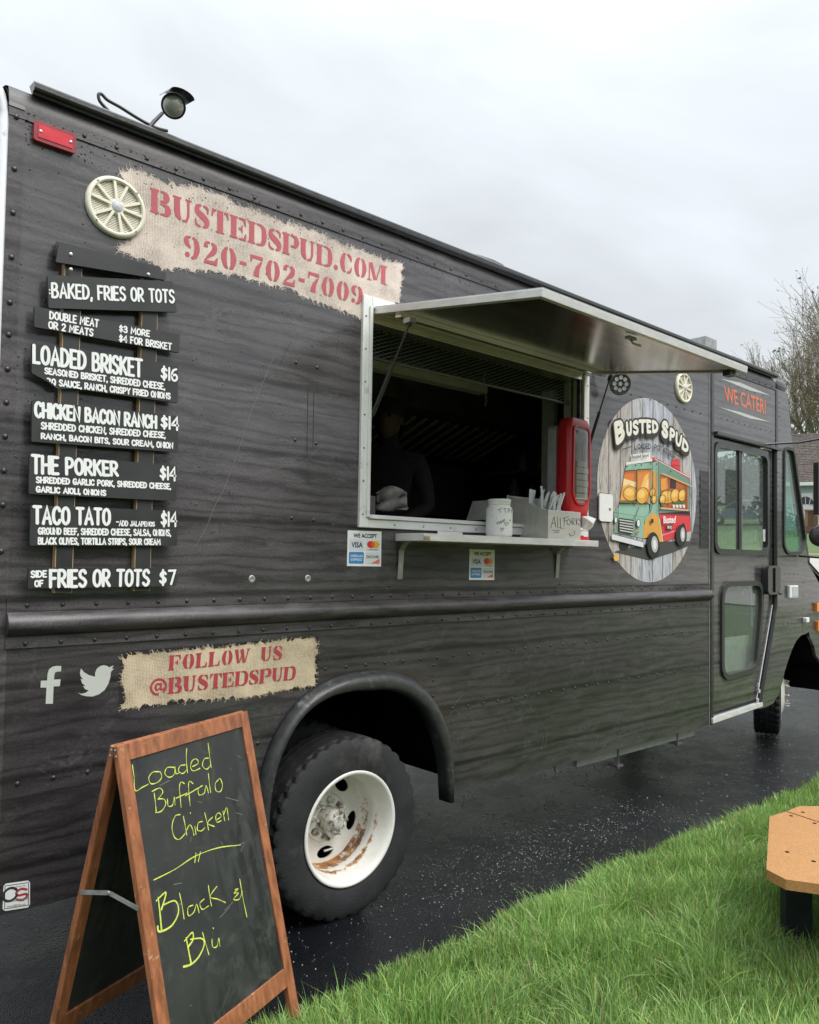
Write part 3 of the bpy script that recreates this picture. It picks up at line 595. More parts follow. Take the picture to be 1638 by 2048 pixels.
tree_at(1548, 80, H=17, spread=.9, seed=21, label='small pale bare tree showing just over the truck roof', maxd=5, buds=.35, twr=.014)

# ---------------------------------------------------------------- house across the street
hd = np.array([.93, .37]); hs = np.array([-.37, .93])     # away from camera, to the left
hc = DEP(1612, 1000, 45); h0 = ground_at(hc[0], hc[1])
def hp(a, s, z): return np.array([hc[0] + hs[0] * a + hd[0] * s, hc[1] + hs[1] * a + hd[1] * s, z])   # a: leftwards, s: depth
house = empty('house', (hc[0], hc[1], h0), 'pale blue house with brown shingle roof and white door across the street', 'house')
zE = DEP(1612, 967, 45)[2]; zR = DEP(1612, 868, 49)[2] ; AL, AR = 1.7, -9.0
mb = MB(); mb.add([hp(AL, 0, h0 - .5), hp(AR, 0, h0 - .5), hp(AR, 0, zE), hp(AL, 0, zE), hp(AL, 8, h0 - .5), hp(AR, 8, h0 - .5), hp(AR, 8, zE), hp(AL, 8, zE)], [(0, 1, 2, 3), (0, 4, 7, 3), (1, 5, 6, 2), (4, 5, 6, 7)]); mb.build('wall', mat('pale_blue_wall', (.42, .50, .57), .7), house)
mb0 = MB(); k = 0
sid = mat('pale_blue_siding', (.50, .60, .68), .6, var=.06)
z = h0; first = None
while z < zE - .05:
    mbs = MB(); z1 = min(z + .17, zE)
    mbs.add([hp(AL, -.05, z), hp(AR, -.05, z), hp(AR, -.015, z1), hp(AL, -.015, z1), hp(AL, -.0, z), hp(AR, -.0, z)], [(0, 1, 2, 3), (0, 1, 5, 4)])
    mbs.build('siding_board', sid, house, recalc=False); z += .17
rs = mat('brown_shingle', (.085, .068, .058), .9, var=.35, nscale=1.5)
nrow = 30; e0, e1 = hp(0, -.5, zE + .02), hp(0, 4.5, zR)
mbs = MB()
for i in range(nrow):
    t0, t1 = i / nrow, (i + 1) / nrow; za, zb = zE + .05 + (zR - zE) * t0, zE + .05 + (zR - zE) * t1; sa, sb = -.5 + 5 * t0, -.5 + 5 * t1; a = AL + .4
    while a > AR - .4:
        w_ = rng.uniform(.28, .42); dz = rng.uniform(.02, .05); mbs.add([hp(a, sa, za + dz), hp(a - w_ + .02, sa, za + dz), hp(a - w_ + .02, sb, zb + .01), hp(a, sb, zb + .01), hp(a, sa, za - .03), hp(a - w_ + .02, sa, za - .03)], [(0, 1, 2, 3), (0, 1, 5, 4)]); a -= w_
mbs.build('shingle', rs, house, recalc=False, kind='stuff')
MB().add([hp(AL + .4, -.5, zE), hp(AR - .4, -.5, zE), hp(AR - .4, 4.5, zR), hp(AL + .4, 4.5, zR), hp(AL + .4, 9, zE), hp(AR - .4, 9, zE)], [(0, 1, 2, 3), (3, 2, 5, 4), (0, 3, 4), (1, 2, 5)]).build('roof', rs, house)
wt = mat('white_house_trim', (.78, .78, .76), .6)
MB().box((0, 0, 0), (1, 1, 1), lambda v: hp(AL + .4 + (AR - .8 - AL) * v[0], -.58 + .1 * v[1], zE - .16 + .2 * v[2])).build('fascia', wt, house)
def hbox(a0, a1, s0, s1, z0, z1): return MB().box((0, 0, 0), (1, 1, 1), lambda v: hp(a0 + (a1 - a0) * v[0], s0 + (s1 - s0) * v[1], z0 + (z1 - z0) * v[2]))
da = lambda px: -(px - 1612) / 1560 * 45 * 1.0
zf = DEP(1612, 1056, 45)[2]; zt = DEP(1612, 986, 45)[2]
hbox(da(1599), da(1624), -.14, -.04, zf, zt).build('door_frame', wt, house)
dr = hbox(da(1603), da(1619), -.18, -.145, zf, zt - .25).build('door', mat('white_door_paint', (.72, .73, .74), .5), house)
fan = MB(); cc = hp(da(1611), -.19, zf + 1.35); 
fan.plate([(.42 * math.cos(R_(a)), .45 * math.sin(R_(a))) for a in range(0, 181, 20)], [], 0, 0, lambda u, v, y: cc + np.array([hs[0] * u, hs[1] * u, v])); fan.build('fanlight', mat('dark_fan_glass', (.03, .035, .04), .1), dr)
mbl = MB()
for u in (-.2, 0, .2): mbl.bar(cc + np.array([hs[0] * u, hs[1] * u, 0]) - np.array([*hd * .01, 0]), cc + np.array([hs[0] * u * 1.3, hs[1] * u * 1.3, .40]) - np.array([*hd * .01, 0]), .03, .03, (*hd, 0))
mbl.build('glazing_bar', wt, dr)
hbox(da(1640), da(1660), -.1, -.04, zf + .8, zt).build('window', mat('house_window_glass', (.03, .035, .04), .1), house)
pw = mat('porch_wood', (.27, .17, .10), .8, var=.2)
porch = hbox(da(1604), da(1626), -2.2, -.2, h0 - .2, zf).build('porch_deck', mat('porch_brick', (.16, .07, .05), .9), house)
for i in range(11):
    a = da(1609) + (da(1626) - da(1609)) * i / 10; hbox(a, a - .17, -2.2, -2.16, zf, zf + .85).build('railing_board', pw, house)
hbox(da(1608), da(1627), -2.24, -2.14, zf + .85, zf + .93).build('handrail', pw, house)

# ---------------------------------------------------------------- parked car up the street, seen through the cab glass
def make_car(loc, heading, paint, label):
    t = empty('parked_car', loc, label, 'car'); c, s = math.cos(heading), math.sin(heading)
    W = lambda u, v, z_: (loc[0] + u * c - v * s, loc[1] + u * s + v * c, loc[2] + z_)
    prof = [(-2.2, .35), (-2.25, .75), (-2.15, .95), (-1.9, 1.0), (-1.55, 1.42), (-1.0, 1.52), (.2, 1.52), (.55, 1.42), (1.15, 1.0), (2.0, .86), (2.22, .65), (2.2, .35)]
    holes = []
    prof2 = [(-2.2, .35)] + prof[1:11] + [(2.2, .35)] + [(1.75, .35)] + [(1.4 + .36 * math.cos(R_(a)), .36 + .34 * math.sin(R_(a))) for a in range(0, 181, 20)] + [(-1.04, .35)] + [(-1.4 + .36 * math.cos(R_(a)), .36 + .34 * math.sin(R_(a))) for a in range(0, 181, 20)]
    mb = MB(); mb.plate(prof2, [], -.86, .86, lambda u, v, y: W(u, y, v)); bevel(mb.build('body', mat('car_paint', paint, .25, coat=.8), t), .05, 2)
    for y in (-.87, .87):
        for q in ([(-1.75, 1.03), (-1.42, 1.4), (-.95, 1.46), (-.5, 1.46), (-.5, 1.03)], [(-.42, 1.03), (-.42, 1.46), (.2, 1.46), (.48, 1.36), (.95, 1.03)]):
            MB().plate(q, [], y, y * .995, lambda u, v, y_: W(u, y_, v)).build('window', M['dark'], t)
        for x in (-1.4, 1.4):
            w_ = MB().lathe(W(x, y * .98, .33), (-s * np.sign(y), c * np.sign(y), 0), [(.001, -.1), (.33, -.1), (.33, .02), (.22, .03)], 24).build('wheel', M['rubber'], t)
            MB().lathe(W(x, y * .98, .33), (-s * np.sign(y), c * np.sign(y), 0), [(.215, .02), (.19, .03), (.19, .01), (.001, .02)], 24).build('rim', M['galv'], w_)
    mb = MB(); 
    for y in (-.6, .6): mb.tube([W(-1.2, y, 1.58), W(.1, y, 1.58)], .025, 6)
    mb.build('roof_rack', M['galv'], t)
    return t
cp = DEP(1482, 1037, 52); cp[2] = ground_at(cp[0], cp[1])
make_car(tuple(cp), math.atan2(.93, -.37), (.06, .09, .15), 'dark blue parked car seen through the cab door window')

# ---------------------------------------------------------------- unseen tree line added behind the camera to darken reflections in the truck side
def leafmass(name, pts, nper, size, label, cols=((.03, .05, .018), (.07, .09, .035))):
    n = len(pts) * nper; C_ = np.repeat(np.array(pts)[:, :3], nper, 0); Rr = np.repeat(np.array(pts)[:, 3:6], nper, 0)
    d = NR.normal(0, 1, (n, 3)); d /= np.linalg.norm(d, axis=1)[:, None]; c = C_ + d * Rr * (NR.rand(n, 1) ** .35)
    a = NR.normal(0, 1, (n, 3)); a /= np.linalg.norm(a, axis=1)[:, None]; b = np.cross(a, NR.normal(0, 1, (n, 3))); b /= np.linalg.norm(b, axis=1)[:, None]
    V = np.stack([c - a * size, c + b * size, c + a * size], 1).reshape(-1, 3).astype(np.float32); me = bpy.data.meshes.new(name)
    me.vertices.add(3 * n); me.vertices.foreach_set('co', V.ravel()); me.loops.add(3 * n); me.loops.foreach_set('vertex_index', np.arange(3 * n, dtype=np.int32)); me.polygons.add(n); me.polygons.foreach_set('loop_start', np.arange(n, dtype=np.int32) * 3); me.update(calc_edges=True)
    k = NR.rand(n, 1); cc = np.array([cols[0]]) * (1 - k) + np.array([cols[1]]) * k; cc = np.concatenate([np.repeat(cc, 3, 0), np.ones((3 * n, 1))], 1).astype(np.float32)
    me.color_attributes.new('tint', 'FLOAT_COLOR', 'POINT').data.foreach_set('color', cc.ravel()); me.materials.append(M['foliage']); o = bpy.data.objects.new(name, me); COL.objects.link(o); return tag(o, label, 'trees', kind='stuff')
pts = []
for i in range(90):
    x = -40 + i * 1.25 + rng.uniform(-1, 1); pts.append((x, -27 + rng.uniform(-3, 3), rng.uniform(1.5, 4.5), 2.6, 2.6, rng.uniform(2, 3.6)))
leafmass('reflection_treeline', pts, 420, .34, 'unseen tree line added for dark reflections in the truck side')
pts = [(DEP(px, 1000, 88)[0], DEP(px, 1000, 88)[1], ground_at(*DEP(px, 1000, 88)[:2]) + rng.uniform(1, 3), 3.2, 3.2, 3.0) for px in range(1380, 1580, 9)]
leafmass('far_woodland', pts, 500, .3, 'dark green shrubs seen through the cab windows', ((.035, .06, .025), (.10, .14, .06)))
# ================================================================ THE FOOD TRUCK
truck = empty('food_truck', (0.70, 0, 0), 'black wood-wrapped food truck with open serving window and raised awning', 'food truck')
XR, XB, ZT = 0.70, 5.588, 3.115
WX0, WX1, WZ0, WZ1 = 2.29, 3.955, 1.80, 2.76       # serving opening
arch_c, arch_a, arch_b = (2.30, .50), .545, .575
def arch_pts(a, b, n=26, low=.40):
    o = [(arch_c[0] + a, low)]
    for i in range(n + 1):
        th = math.pi * i / n; o.append((arch_c[0] + a * (1 if math.cos(th) > 0 else 1.05) * abs(math.cos(th)) ** (.92 if math.cos(th) > 0 else .76) * (1 if math.cos(th) >= 0 else -1), arch_c[1] + b * max(0, math.sin(th)) ** .92))
    return o + [(arch_c[0] - a * 1.05, low)]
ar = arch_pts(arch_a, arch_b, 26, .41)
outer = [(XR, .41)] + ar[::-1] + [(XB, .41), (XB, 1.375), (XR, 1.375)]
MB().plate(outer, [], 0, .025).build('lower_side_panel', M['wrapshade'], truck)
MB().plate([(XR, 1.377), (XB, 1.377), (XB, ZT), (XR, ZT)], [[(WX0, WZ0), (WX1, WZ0), (WX1, WZ1), (WX0, WZ1)]], 0, .025).build('side_panel', M['wrap'], truck)
# cove above the seam, roof, rear and far walls
MB().box((XR + .004, -.006, 3.100), (6.74, .004, 3.130)).build('roof_seam_flange', M['wrapm'], truck)
cove = [(-.0045, 3.1305), (-.004, 3.145), (-.0025, 3.160), (.001, 3.176), (.005, 3.190), (.012, 3.206), (.05, 3.225), (.15, 3.25), (.6, 3.285), (1.15, 3.30), (1.7, 3.285), (2.2, 3.25), (2.3, 3.15), (2.3, 3.10)]
mb = MB(); mb.sweep([((x, 0, 0), (0, 1, 0), (0, 0, 1)) for x in (XR + .004, .77, 2, 4, 5.6, 6.74)], cove); mb.build('roof_panel', M['wrapm'], truck)
mb = MB(); rp = [(-.002, 3.198), (-.012, 3.196), (-.014, 3.204), (-.030, 3.206), (-.034, 3.212), (-.034, 3.228), (-.028, 3.235), (.03, 3.240)]
mb.sweep([((x, 0, 0), (0, 1, 0), (0, 0, 1)) for x in (.775, 3, 6.73)], rp, smooth=False); mb.add([(.775, y, z) for y, z in rp], [tuple(range(8))]); mb.add([(6.73, y, z) for y, z in rp], [tuple(range(8))])
mb.build('roof_rail', M['trim'], truck)
MB().box((XR - .01, .03, .45), (XR + .02, 2.28, 3.16)).build('rear_wall', M['roofwhite'], truck)
MB().box((XR, 2.28, .45), (7.3, 2.31, 3.12)).build('far_wall', M['black'], truck)
# rear corner edge moulding (weathered, paint worn off)
mb = MB(); path = [((XR - .008, 0, z), (1, 0, 0), (0, 1, 0)) for z in (.41, 1.5, 3.06)]
for a in np.linspace(0, 80, 7): path.append(((XR - .008, .16 - .16 * math.cos(R_(a)), 3.06 + .18 * math.sin(R_(a))), (1, 0, 0), (0, math.cos(R_(a)), -math.sin(R_(a)))))
path.append(((XR - .008, .8, 3.275), (1, 0, 0), (0, 0, -1)))
mb.sweep(path, [(.012, .02), (.012, -.006), (.006, -.014), (-.010, -.012), (-.016, -.002), (-.016, .06)]); mb.build('rear_edge_trim', M['roofwhite'], truck)
# corner casting plate with its own seam
mb = MB(); mb.sweep([((x, -.003, 0), (0, 1, 0), (0, 0, 1)) for x in (XR + .004, XR + .055)], [(-.006, 3.1305), (.0, 3.150), (.015, 3.176), (.03, 3.195), (.06, 3.225), (.15, 3.253)]); mb.box((XR + .004, -.0035, .42), (XR + .055, .0, 3.099)); mb.build('corner_plate', M['wrapm'], truck)

# belt moulding
mb = MB(); mb.box((XR + .05, -.0070, 1.418), (XB - .004, 0, 1.460)); mb.box((XR + .05, -.0070, 1.294), (XB - .004, 0, 1.3335)); prof = [(-.004, 1.4165), (-.012, 1.416)] + [(-.012 - .030 * max(0, math.sin(math.pi * i / 12)) ** .8, 1.416 - .080 * i / 12) for i in range(1, 13)] + [(-.004, 1.335)]
mb.sweep([((x, 0, 0), (0, 1, 0), (0, 0, 1)) for x in (XR + .05, 3, XB - .004)], prof); mb.add([(XB - .004, y, z) for y, z in prof], [tuple(range(len(prof)))])
mb.add([(XR + .05, y, z) for y, z in prof], [tuple(range(len(prof)))]); o = mb.build('belt_moulding', M['wrapm'], truck)
# rivets (a few pixels each): one part
mb = MB(); RV = lambda x, z, r=.0085, y=0.0: mb.dome((x, y, z), (0, -1, 0), r, r * .62, 7)
x = .814
while x < 5.57: RV(x, 1.438, .0085, -.007); RV(x - .002, 1.309, .0085, -.007); x += .1163
x = .954
while x < 6.72:
    RV(x, 3.119, .0085, -.006); x += .1165
for z in (3.10, 2.919, 2.768, 2.615, 2.46, 2.35, 2.233, 2.12, 2.005, 1.89, 1.775, 1.62, 1.2, 1.05, .9, .75, .6): RV(.728, z, .011, -.003)
x = 2.07
while x < 5.5: RV(x, 1.118); x += .1155
x = 2.738
for z in (1.082, 1.005, .927, .85): RV(2.738, z)
x = 2.877
while x < 5.5: RV(x, .853 - .004); x += .1165
for k in range(9): RV(.804 + .116 * k, .839)
for k in range(9): RV(4.52 + .1165 * k, 2.726)
for zz in (2.5, 2.25, 2.0, 1.75, 1.55): RV(5.50, zz, .006)
for z in np.arange(.5, 3.08, .075): RV(5.603, z, .0055, -.012)
for k in range(7): RV(5.76 + .15 * k, 3.02 - .0, .006)
for k in range(10): RV(5.78 + .098 * k, 2.735, .007)
for z in np.arange(2.65, 3.1, .12): RV(6.83, z, .007)
for z in np.arange(1.25, 2.6, .115): RV(6.80, z, .0065)
for k in range(5): RV(6.9 + .09 * k, 1.10 - .0 + (k % 2) * .0, .0065)
for k in range(7): RV(6.88 + .085 * k, 1.03, .0065)
for k in range(4): RV(6.92 + .1 * k, 1.53, .0065)
for z in (1.45, 1.33, 1.22, 1.12): RV(7.33, z, .0065)
mb.build('rivets', M['black'], truck, kind='stuff')
# water beads on the cove and upper wall
mb = MB()
for i in range(1500):
    x = XR + .06 + rng.random() ** 1.3 * 4.6; z = 3.02 + rng.random() * .14 if rng.random() < .55 else rng.uniform(1.5, 3.05)
    if z > 3.13: yy = .004 + (z - 3.15) * .5
    elif z > 3.1: yy = -.006
    else: yy = 0
    if WX0 - .06 < x < WX1 + .1 and WZ0 - .1 < z < WZ1 + .1: continue
    r = rng.uniform(.0014, .0042); mb.lathe((x, yy, z), (0, -1, 0), [(r, 0), (r * .75, r * .5), (1e-4, r * .7)], 5)
wd_, t_, b_ = new_mat('water_bead'); b_.inputs['Base Color'].default_value = (.03, .03, .033, 1); b_.inputs['Roughness'].default_value = .04; b_.inputs['Specular IOR Level'].default_value = .8
mb.build('water_beads', wd_, truck, kind='stuff')
# screws / old fixings in the wall
for px, py in ((590, 880), (632, 887), (592, 725), (634, 735), (583, 1036), (627, 1040), (779, 1172), (1120, 1168)):
    MB().dome(P(px, py), (0, -1, 0), .0085, .005).build('wall_fixing', M['black'], truck)
for px, py in ((504, 1158), (616, 1157)):
    MB().lathe(P(px, py), (0, -1, 0), [(.016, .0), (.014, .0015), (.010, .0018), (.007, .0006), (.001, .0004)], 14).build('old_screw_hole', M['galv'], truck)
sk_ = Ink((0, -1, 0))
for L_s in ([(565, 678), (538, 735), (500, 830), (465, 935)], [(430, 1010), (415, 1050), (391, 1094)], [(465, 935), (445, 985), (430, 1010)], [(900, 1430), (912, 1405), (925, 1390)], [(1088, 1470), (1082, 1500)], [(1095, 1462), (1090, 1495)], [(1195, 1470), (1192, 1490)]): sk_.stroke([P(a, b, -.0006) for a, b in L_s], .0016, False)
sk_.build('scratch_mark', mat('pale_scratch', (.17, .17, .165), .6), truck)
sk_ = Ink((0, -1, 0))
for L_s in ([(583, 682), (570, 705), (561, 730)], [(465, 1000), (458, 985)]): sk_.stroke([P(a, b, -.0006) for a, b in L_s], .0016, False)
for px, y0_, y1_ in ((616, 775, 905), (628, 780, 895)): sk_.stroke([P(px, y0_, -.0006), P(px - 2, y1_, -.0006)], .0028, False)
sk_.build('drip_mark', mat('dark_drip', (.018, .018, .018), .5), truck)

# ---- wheel arch flare
mb = MB(); fp = arch_pts(.548, .580, 34, .395); path = []
for i, p in enumerate(fp):
    a = np.array(fp[max(i - 1, 0)]); b = np.array(fp[min(i + 1, len(fp) - 1)]); d = b - a; d /= np.linalg.norm(d); fk_ = (1.0 if p[1] > .8 else 1 - .45 * (.8 - p[1]) / .4) if p[0] > 2.3 else 1 - .5 * min(1, (2.3 - p[0]) / .4); path.append(((p[0], 0, p[1]), (d[1] * fk_, 0, -d[0] * fk_), (0, 1, 0)))
mb.sweep(path, [(.014, .0), (.012, -.022), (-.004, -.050), (-.026, -.064), (-.058, -.066), (-.072, -.056), (-.076, -.040), (-.074, .02)])
o = mb.build('wheel_arch_flare', M['flare'], truck); md = o.modifiers.new('s', 'SOLIDIFY'); md.thickness = .005
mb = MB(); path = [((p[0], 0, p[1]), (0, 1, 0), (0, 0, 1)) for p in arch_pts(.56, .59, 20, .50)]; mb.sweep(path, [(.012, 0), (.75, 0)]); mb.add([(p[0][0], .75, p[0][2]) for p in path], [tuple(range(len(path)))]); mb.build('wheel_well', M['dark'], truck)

# ---- wheels
def tyre(mb, c, ax, R, W2, bead, n=108):
    ax = np.array(ax, float); ax /= np.linalg.norm(ax); c = np.array(c, float); a = np.cross(ax, (0, 0, 1)); a /= np.linalg.norm(a); b = np.cross(ax, a)
    def tread(h0, h1, lug, phase): return [(R - (.012 if False else 0), h) for h in (h0, h1)]
    prof = [(bead - .012, .72, 0), (bead, .93, 0), (bead + .012, .985, 0), (bead + .035, 1.03, 0), (bead + .065, 1.05, 0), (R - .045, 1.02, 0), (R - .028, .97, 0), (R - .024, .955, 0), (R - .012, .93, 2), (R - .003, .86, 2), (R, .66, 2), (R, .62, 1), (R - .012, .615, 0), (R - .012, .565, 0), (R, .56, 1), (R + .001, .25, 1), (R - .012, .245, 0), (R - .012, .2, 0), (R + .001, .195, 1), (R + .001, -.195, 1), (R - .012, -.2, 0), (R - .012, -.245, 0), (R + .001, -.25, 1), (R, -.56, 1), (R - .012, -.565, 0), (R - .012, -.615, 0), (R, -.62, 1), (R, -.66, 2), (R - .003, -.86, 2), (R - .012, -.93, 2), (R - .03, -.97, 0), (R - .05, -1.0, 0), (bead + .05, -1.03, 0), (bead, -.9, 0)]
    V = []
    for r, h, k in prof:
        for i in range(n):
            rr = r
            if k == 2 and (i + (0 if h > 0 else 1)) % 3 == 0: rr -= .011
            if k == 1 and (i + (1 if h > 0 else 2)) % 3 == 0: rr -= .004
            th = 2 * math.pi * i / n; V.append(c + ax * h * W2 + rr * (math.cos(th) * a + math.sin(th) * b))
    L = len(prof); Fc = [(i * n + k, i * n + (k + 1) % n, (i + 1) * n + (k + 1) % n, (i + 1) * n + k) for i in range(L - 1) for k in range(n)]
    mb.add(V, Fc, False); return mb
def rust(o, c, ax, fn):
    me = o.data; ax = np.array(ax) / np.linalg.norm(ax); off = org(truck) if o.parent else 0; at = me.attributes.new('rust', 'FLOAT', 'POINT')
    for i, v in enumerate(me.vertices):
        d = np.array(v.co) + off - np.array(c); h = d @ ax; q = d - ax * h; at.data[i].value = fn(np.linalg.norm(q), h, q[2] / (np.linalg.norm(q) + 1e-6))
def rear_wheel(c, ax, outer=True):
    w_ = tyre(MB(), c, ax, .405, .118, .250).build('wheel', M['rubber'], truck)
    o = w_; md = o.modifiers.new('e', 'EDGE_SPLIT'); md.split_angle = R_(28); 
    for p in o.data.polygons: p.use_smooth = True
    if not outer: return w_
    mb = MB(); mb.lathe(c, ax, [(.238, .100), (.250, .114), (.257, .117), (.257, .122), (.250, .125), (.239, .120), (.232, .102), (.226, .085), (.222, .05), (.213, .030), (.210, .010), (.213, -.01), (.216, -.03), (.217, -.065), (.214, -.078), (.205, -.086)], 72)
    r_ = mb.build('rim', M['rim'], w_); rust(r_, c, ax, lambda r, h, z: (1.12 if (h < -.02 or abs(h - .03) < .012) else .66 if h < .09 else (.9 if r > .254 else .35)) * (.75 + .25 * (-z)))
    cc = np.array(c); a_ = np.array(ax) / np.linalg.norm(ax); u = np.cross(a_, (0, 0, 1)); u /= np.linalg.norm(u); v = np.cross(u, a_); v = v if v[2] > 0 else -v
    holes = [[(.163 * math.cos(t0) + .028 * math.cos(s) * math.cos(t0) - .046 * math.sin(s) * math.sin(t0), .163 * math.sin(t0) + .028 * math.cos(s) * math.sin(t0) + .046 * math.sin(s) * math.cos(t0)) for s in np.linspace(0, 2 * math.pi, 18, endpoint=False)] for t0 in [R_(-19 + 72 * k) for k in range(5)]]
    circ = [(.208 * math.cos(t), .208 * math.sin(t)) for t in np.linspace(0, 2 * math.pi, 60, endpoint=False)]
    d_ = MB().plate(circ, holes, -.084, -.092, lambda p, q, y: cc + u * p + v * q + a_ * y).build('rim_disc', M['rim'], w_); rust(d_, c, ax, lambda r, h, z: .30)
    MB().lathe(c, ax, [(.108, -.0835), (.112, -.079), (.105, -.075), (.001, -.075)], 40).build('hub_plate', M['rim'], w_)
    MB().lathe(c, ax, [(.056, -.075), (.054, -.02), (.052, .008), (.046, .012), (.034, .012), (.032, .020), (.026, .024), (.001, .024)], 28).build('hub', M['hub'], w_)
    for k in range(8):
        t = R_(45 * k + 10); p = cc + (u * math.cos(t) + v * math.sin(t)) * .086
        MB().lathe(p + a_ * -.075, ax, [(.017, 0), (.017, .02), (.012, .024), (.009, .05), (.001, .051)], 6, False).build('lug_nut', M['hub'], w_)
        p = cc + (u * math.cos(t + .2) + v * math.sin(t + .2)) * .042; MB().lathe(p + a_ * .011, ax, [(.0065, 0), (.0065, .008), (.001, .009)], 6, False).build('hub_bolt', M['hub'], w_)
    MB().tube([cc + u * .05 * s_ + v * -.15 + a_ * -.07 for s_ in (-.8, .3)], .006, 6).build('valve_stem', M['screw'], w_)
    return w_
WC = (2.210, .088, .392)
rear_wheel(WC, (0, -1, 0)); rear_wheel((WC[0], .43, .400), (0, -1, 0), False)
for yy in (1.82, 2.14): tyre(MB(), (WC[0], yy, .388), (0, -1, 0), .388, .112, .262, 48).build('wheel', M['rubber'], truck)
FC = (7.58, .44, .388); fa = (.41, -.91, 0)
w_ = tyre(MB(), FC, fa, .388, .112, .262).build('wheel', M['rubber'], truck)
MB().lathe(FC, fa, [(.250, .09), (.268, .115), (.262, .122), (.24, .10), (.232, .10), (.2, .125), (.14, .15), (.12, .155), (.001, .155)], 48).build('rim', M['rim'], w_)
for k in range(8):
    t = R_(45 * k); u = np.array((.91, .41, 0)); MB().lathe(np.array(FC) + (u * math.cos(t) + np.array((0, 0, 1)) * math.sin(t)) * .115 + np.array(fa) * .15, fa, [(.016, 0), (.016, .03), (.001, .05)], 6, False).build('lug_nut', M['hub'], w_)
tyre(MB(), (7.58, 1.9, .388), fa, .388, .112, .262, 48).build('wheel', M['rubber'], truck)

# ---- chassis and underside
mb = MB()
mb.box((XR + .1, .80, .60), (6.35, 2.28, .66)); mb.box((3.0, .03, .56), (5.6, .80, .62)); mb.box((XR + .2, .62, .42), (7.9, .70, .60)); mb.box((XR + .2, 1.6, .42), (7.9, 1.68, .60)); mb.tube([(WC[0], .3, .388), (WC[0], 2.0, .388)], .055, 10); mb.lathe((WC[0], 1.15, .388), (1, 0, 0), [(.001, -.17), (.16, -.08), (.17, .05), (.001, .17)], 16)
mb.tube([(7.5, .5, .40), (7.5, 1.9, .40)], .045, 8); mb.box((4.2, .9, .36), (5.2, 1.5, .6)); mb.box((6.4, .9, .4), (7.9, 1.4, .9)); mb.box((7.9, .05, .42), (7.96, 2.25, .62))
mb.build('chassis', M['dark'], truck); p, q = P(1570, 1292, 2.2), P(1660, 1303, 2.2); MB().bar(p, q, .05, .05).build('far_step_bar', M['alu'], truck)
MB().lathe((2.72, .42, .47), (1, .15, 0), [(.001, -.09), (.075, -.08), (.085, 0), (.075, .08), (.001, .09)], 18).build('brake_canister', M['interior2'], truck)
A, B = P(1165, 1524, .12), P(1385, 1464, .12)
MB().bar(P(1150, 1531, .12) + np.array((0, 0, .018)), P(1385, 1469, .12) + np.array((0, 0, .022)), .03, .050).build('under_rail', mat('grey_painted_steel', (.5, .5, .48), .5, dirt=((.25, .24, .22), 12, .6)), truck)
for px in (1236, 1355):
    q = P(px, 1537 if px < 1300 else 1492, .10); x_ = q[0]; zb_ = q[2]
    mb = MB(); mb.tube([(x_, .10, zb_ + .13), (x_, .10, zb_)], .006, 6); mb.box((x_ - .035, .08, zb_ + .015), (x_ + .03, .16, zb_ + .028)); mb.lathe((x_, .10, zb_), (0, 0, 1), [(.012, 0), (.012, .014), (.001, .015)], 6, False); mb.build('rail_hanger', M['interior2'], truck)
MB().tube([(4.12, .13, .39), (4.28, .15, .395)], .026, 14, False).build('drain_pipe', M['galv'], truck)
MB().bar(P(1104, 1535, .05) + np.array((0, 0, .06)), P(1112, 1545, .05), .012, .008).build('drain_hook', M['galv'], truck)
MB().box((1.02, .04, .40), (1.035, .10, .53)).build('skirt_bracket', M['interior2'], truck)
MB().box((1.55, .05, .10), (1.565, .60, .62)).build('mud_flap', M['rubber'], truck)

# ---- serving window
wp = MB()
def fbar(x0, x1, z0, z1, y0, y1, name='window_frame', mt='paintedalu', par=None):
    return bevel(MB().box((x0, y0, z0), (x1, y1, z1)).build(name, M[mt], par or truck), .003, 2)
wf = fbar(2.237, 2.290, 1.757, 2.849, -.016, .004)
fbar(2.272, 2.290, 1.805, 2.80, -.026, -.0165, 'frame_bead', 'paintedalu', wf)
fbar(2.2905, 4.03, 1.757, 1.797, -.016, .004, 'bottom_rail', 'paintedalu', wf)
fbar(2.2905, 3.96, 1.799, 1.818, -.028, .03, 'sill_rail', 'paintedalu', wf)
fbar(3.978, 4.03, 1.7975, 2.76, -.016, .004, 'side_rail', 'paintedalu', wf)
fbar(2.2905, 4.03, 2.793, 2.849, -.016, .004, 'top_rail', 'paintedalu', wf)
fbar(2.2905, 3.975, 2.730, 2.79, -.004, .11, 'header', 'steelunder', wf)
fbar(3.957, 3.976, 1.80, 2.729, .012, .125, 'jamb', 'steel', wf); fbar(3.944, 3.956, 1.80, 2.729, .05, .06, 'jamb_track', 'black', wf)
fbar(2.275, 2.289, 1.80, 2.729, .012, .125, 'jamb', 'steel', wf); fbar(2.29, 3.955, 1.765, 1.797, .02, .25, 'inner_sill', 'interior2', wf)
mb = MB()
for z in np.arange(1.82, 2.84, .155): mb.dome((2.254, -.016, z), (0, -1, 0), .006, .004, 7)
for x in np.arange(2.45, 3.1, .19): mb.dome((x, -.016, 1.775), (0, -1, 0), .006, .004, 7)
for z in np.arange(1.9, 2.7, .2): mb.dome((4.012, -.016, z), (0, -1, 0), .006, .004, 7)
mb.build('frame_screws', M['galv'], wf)
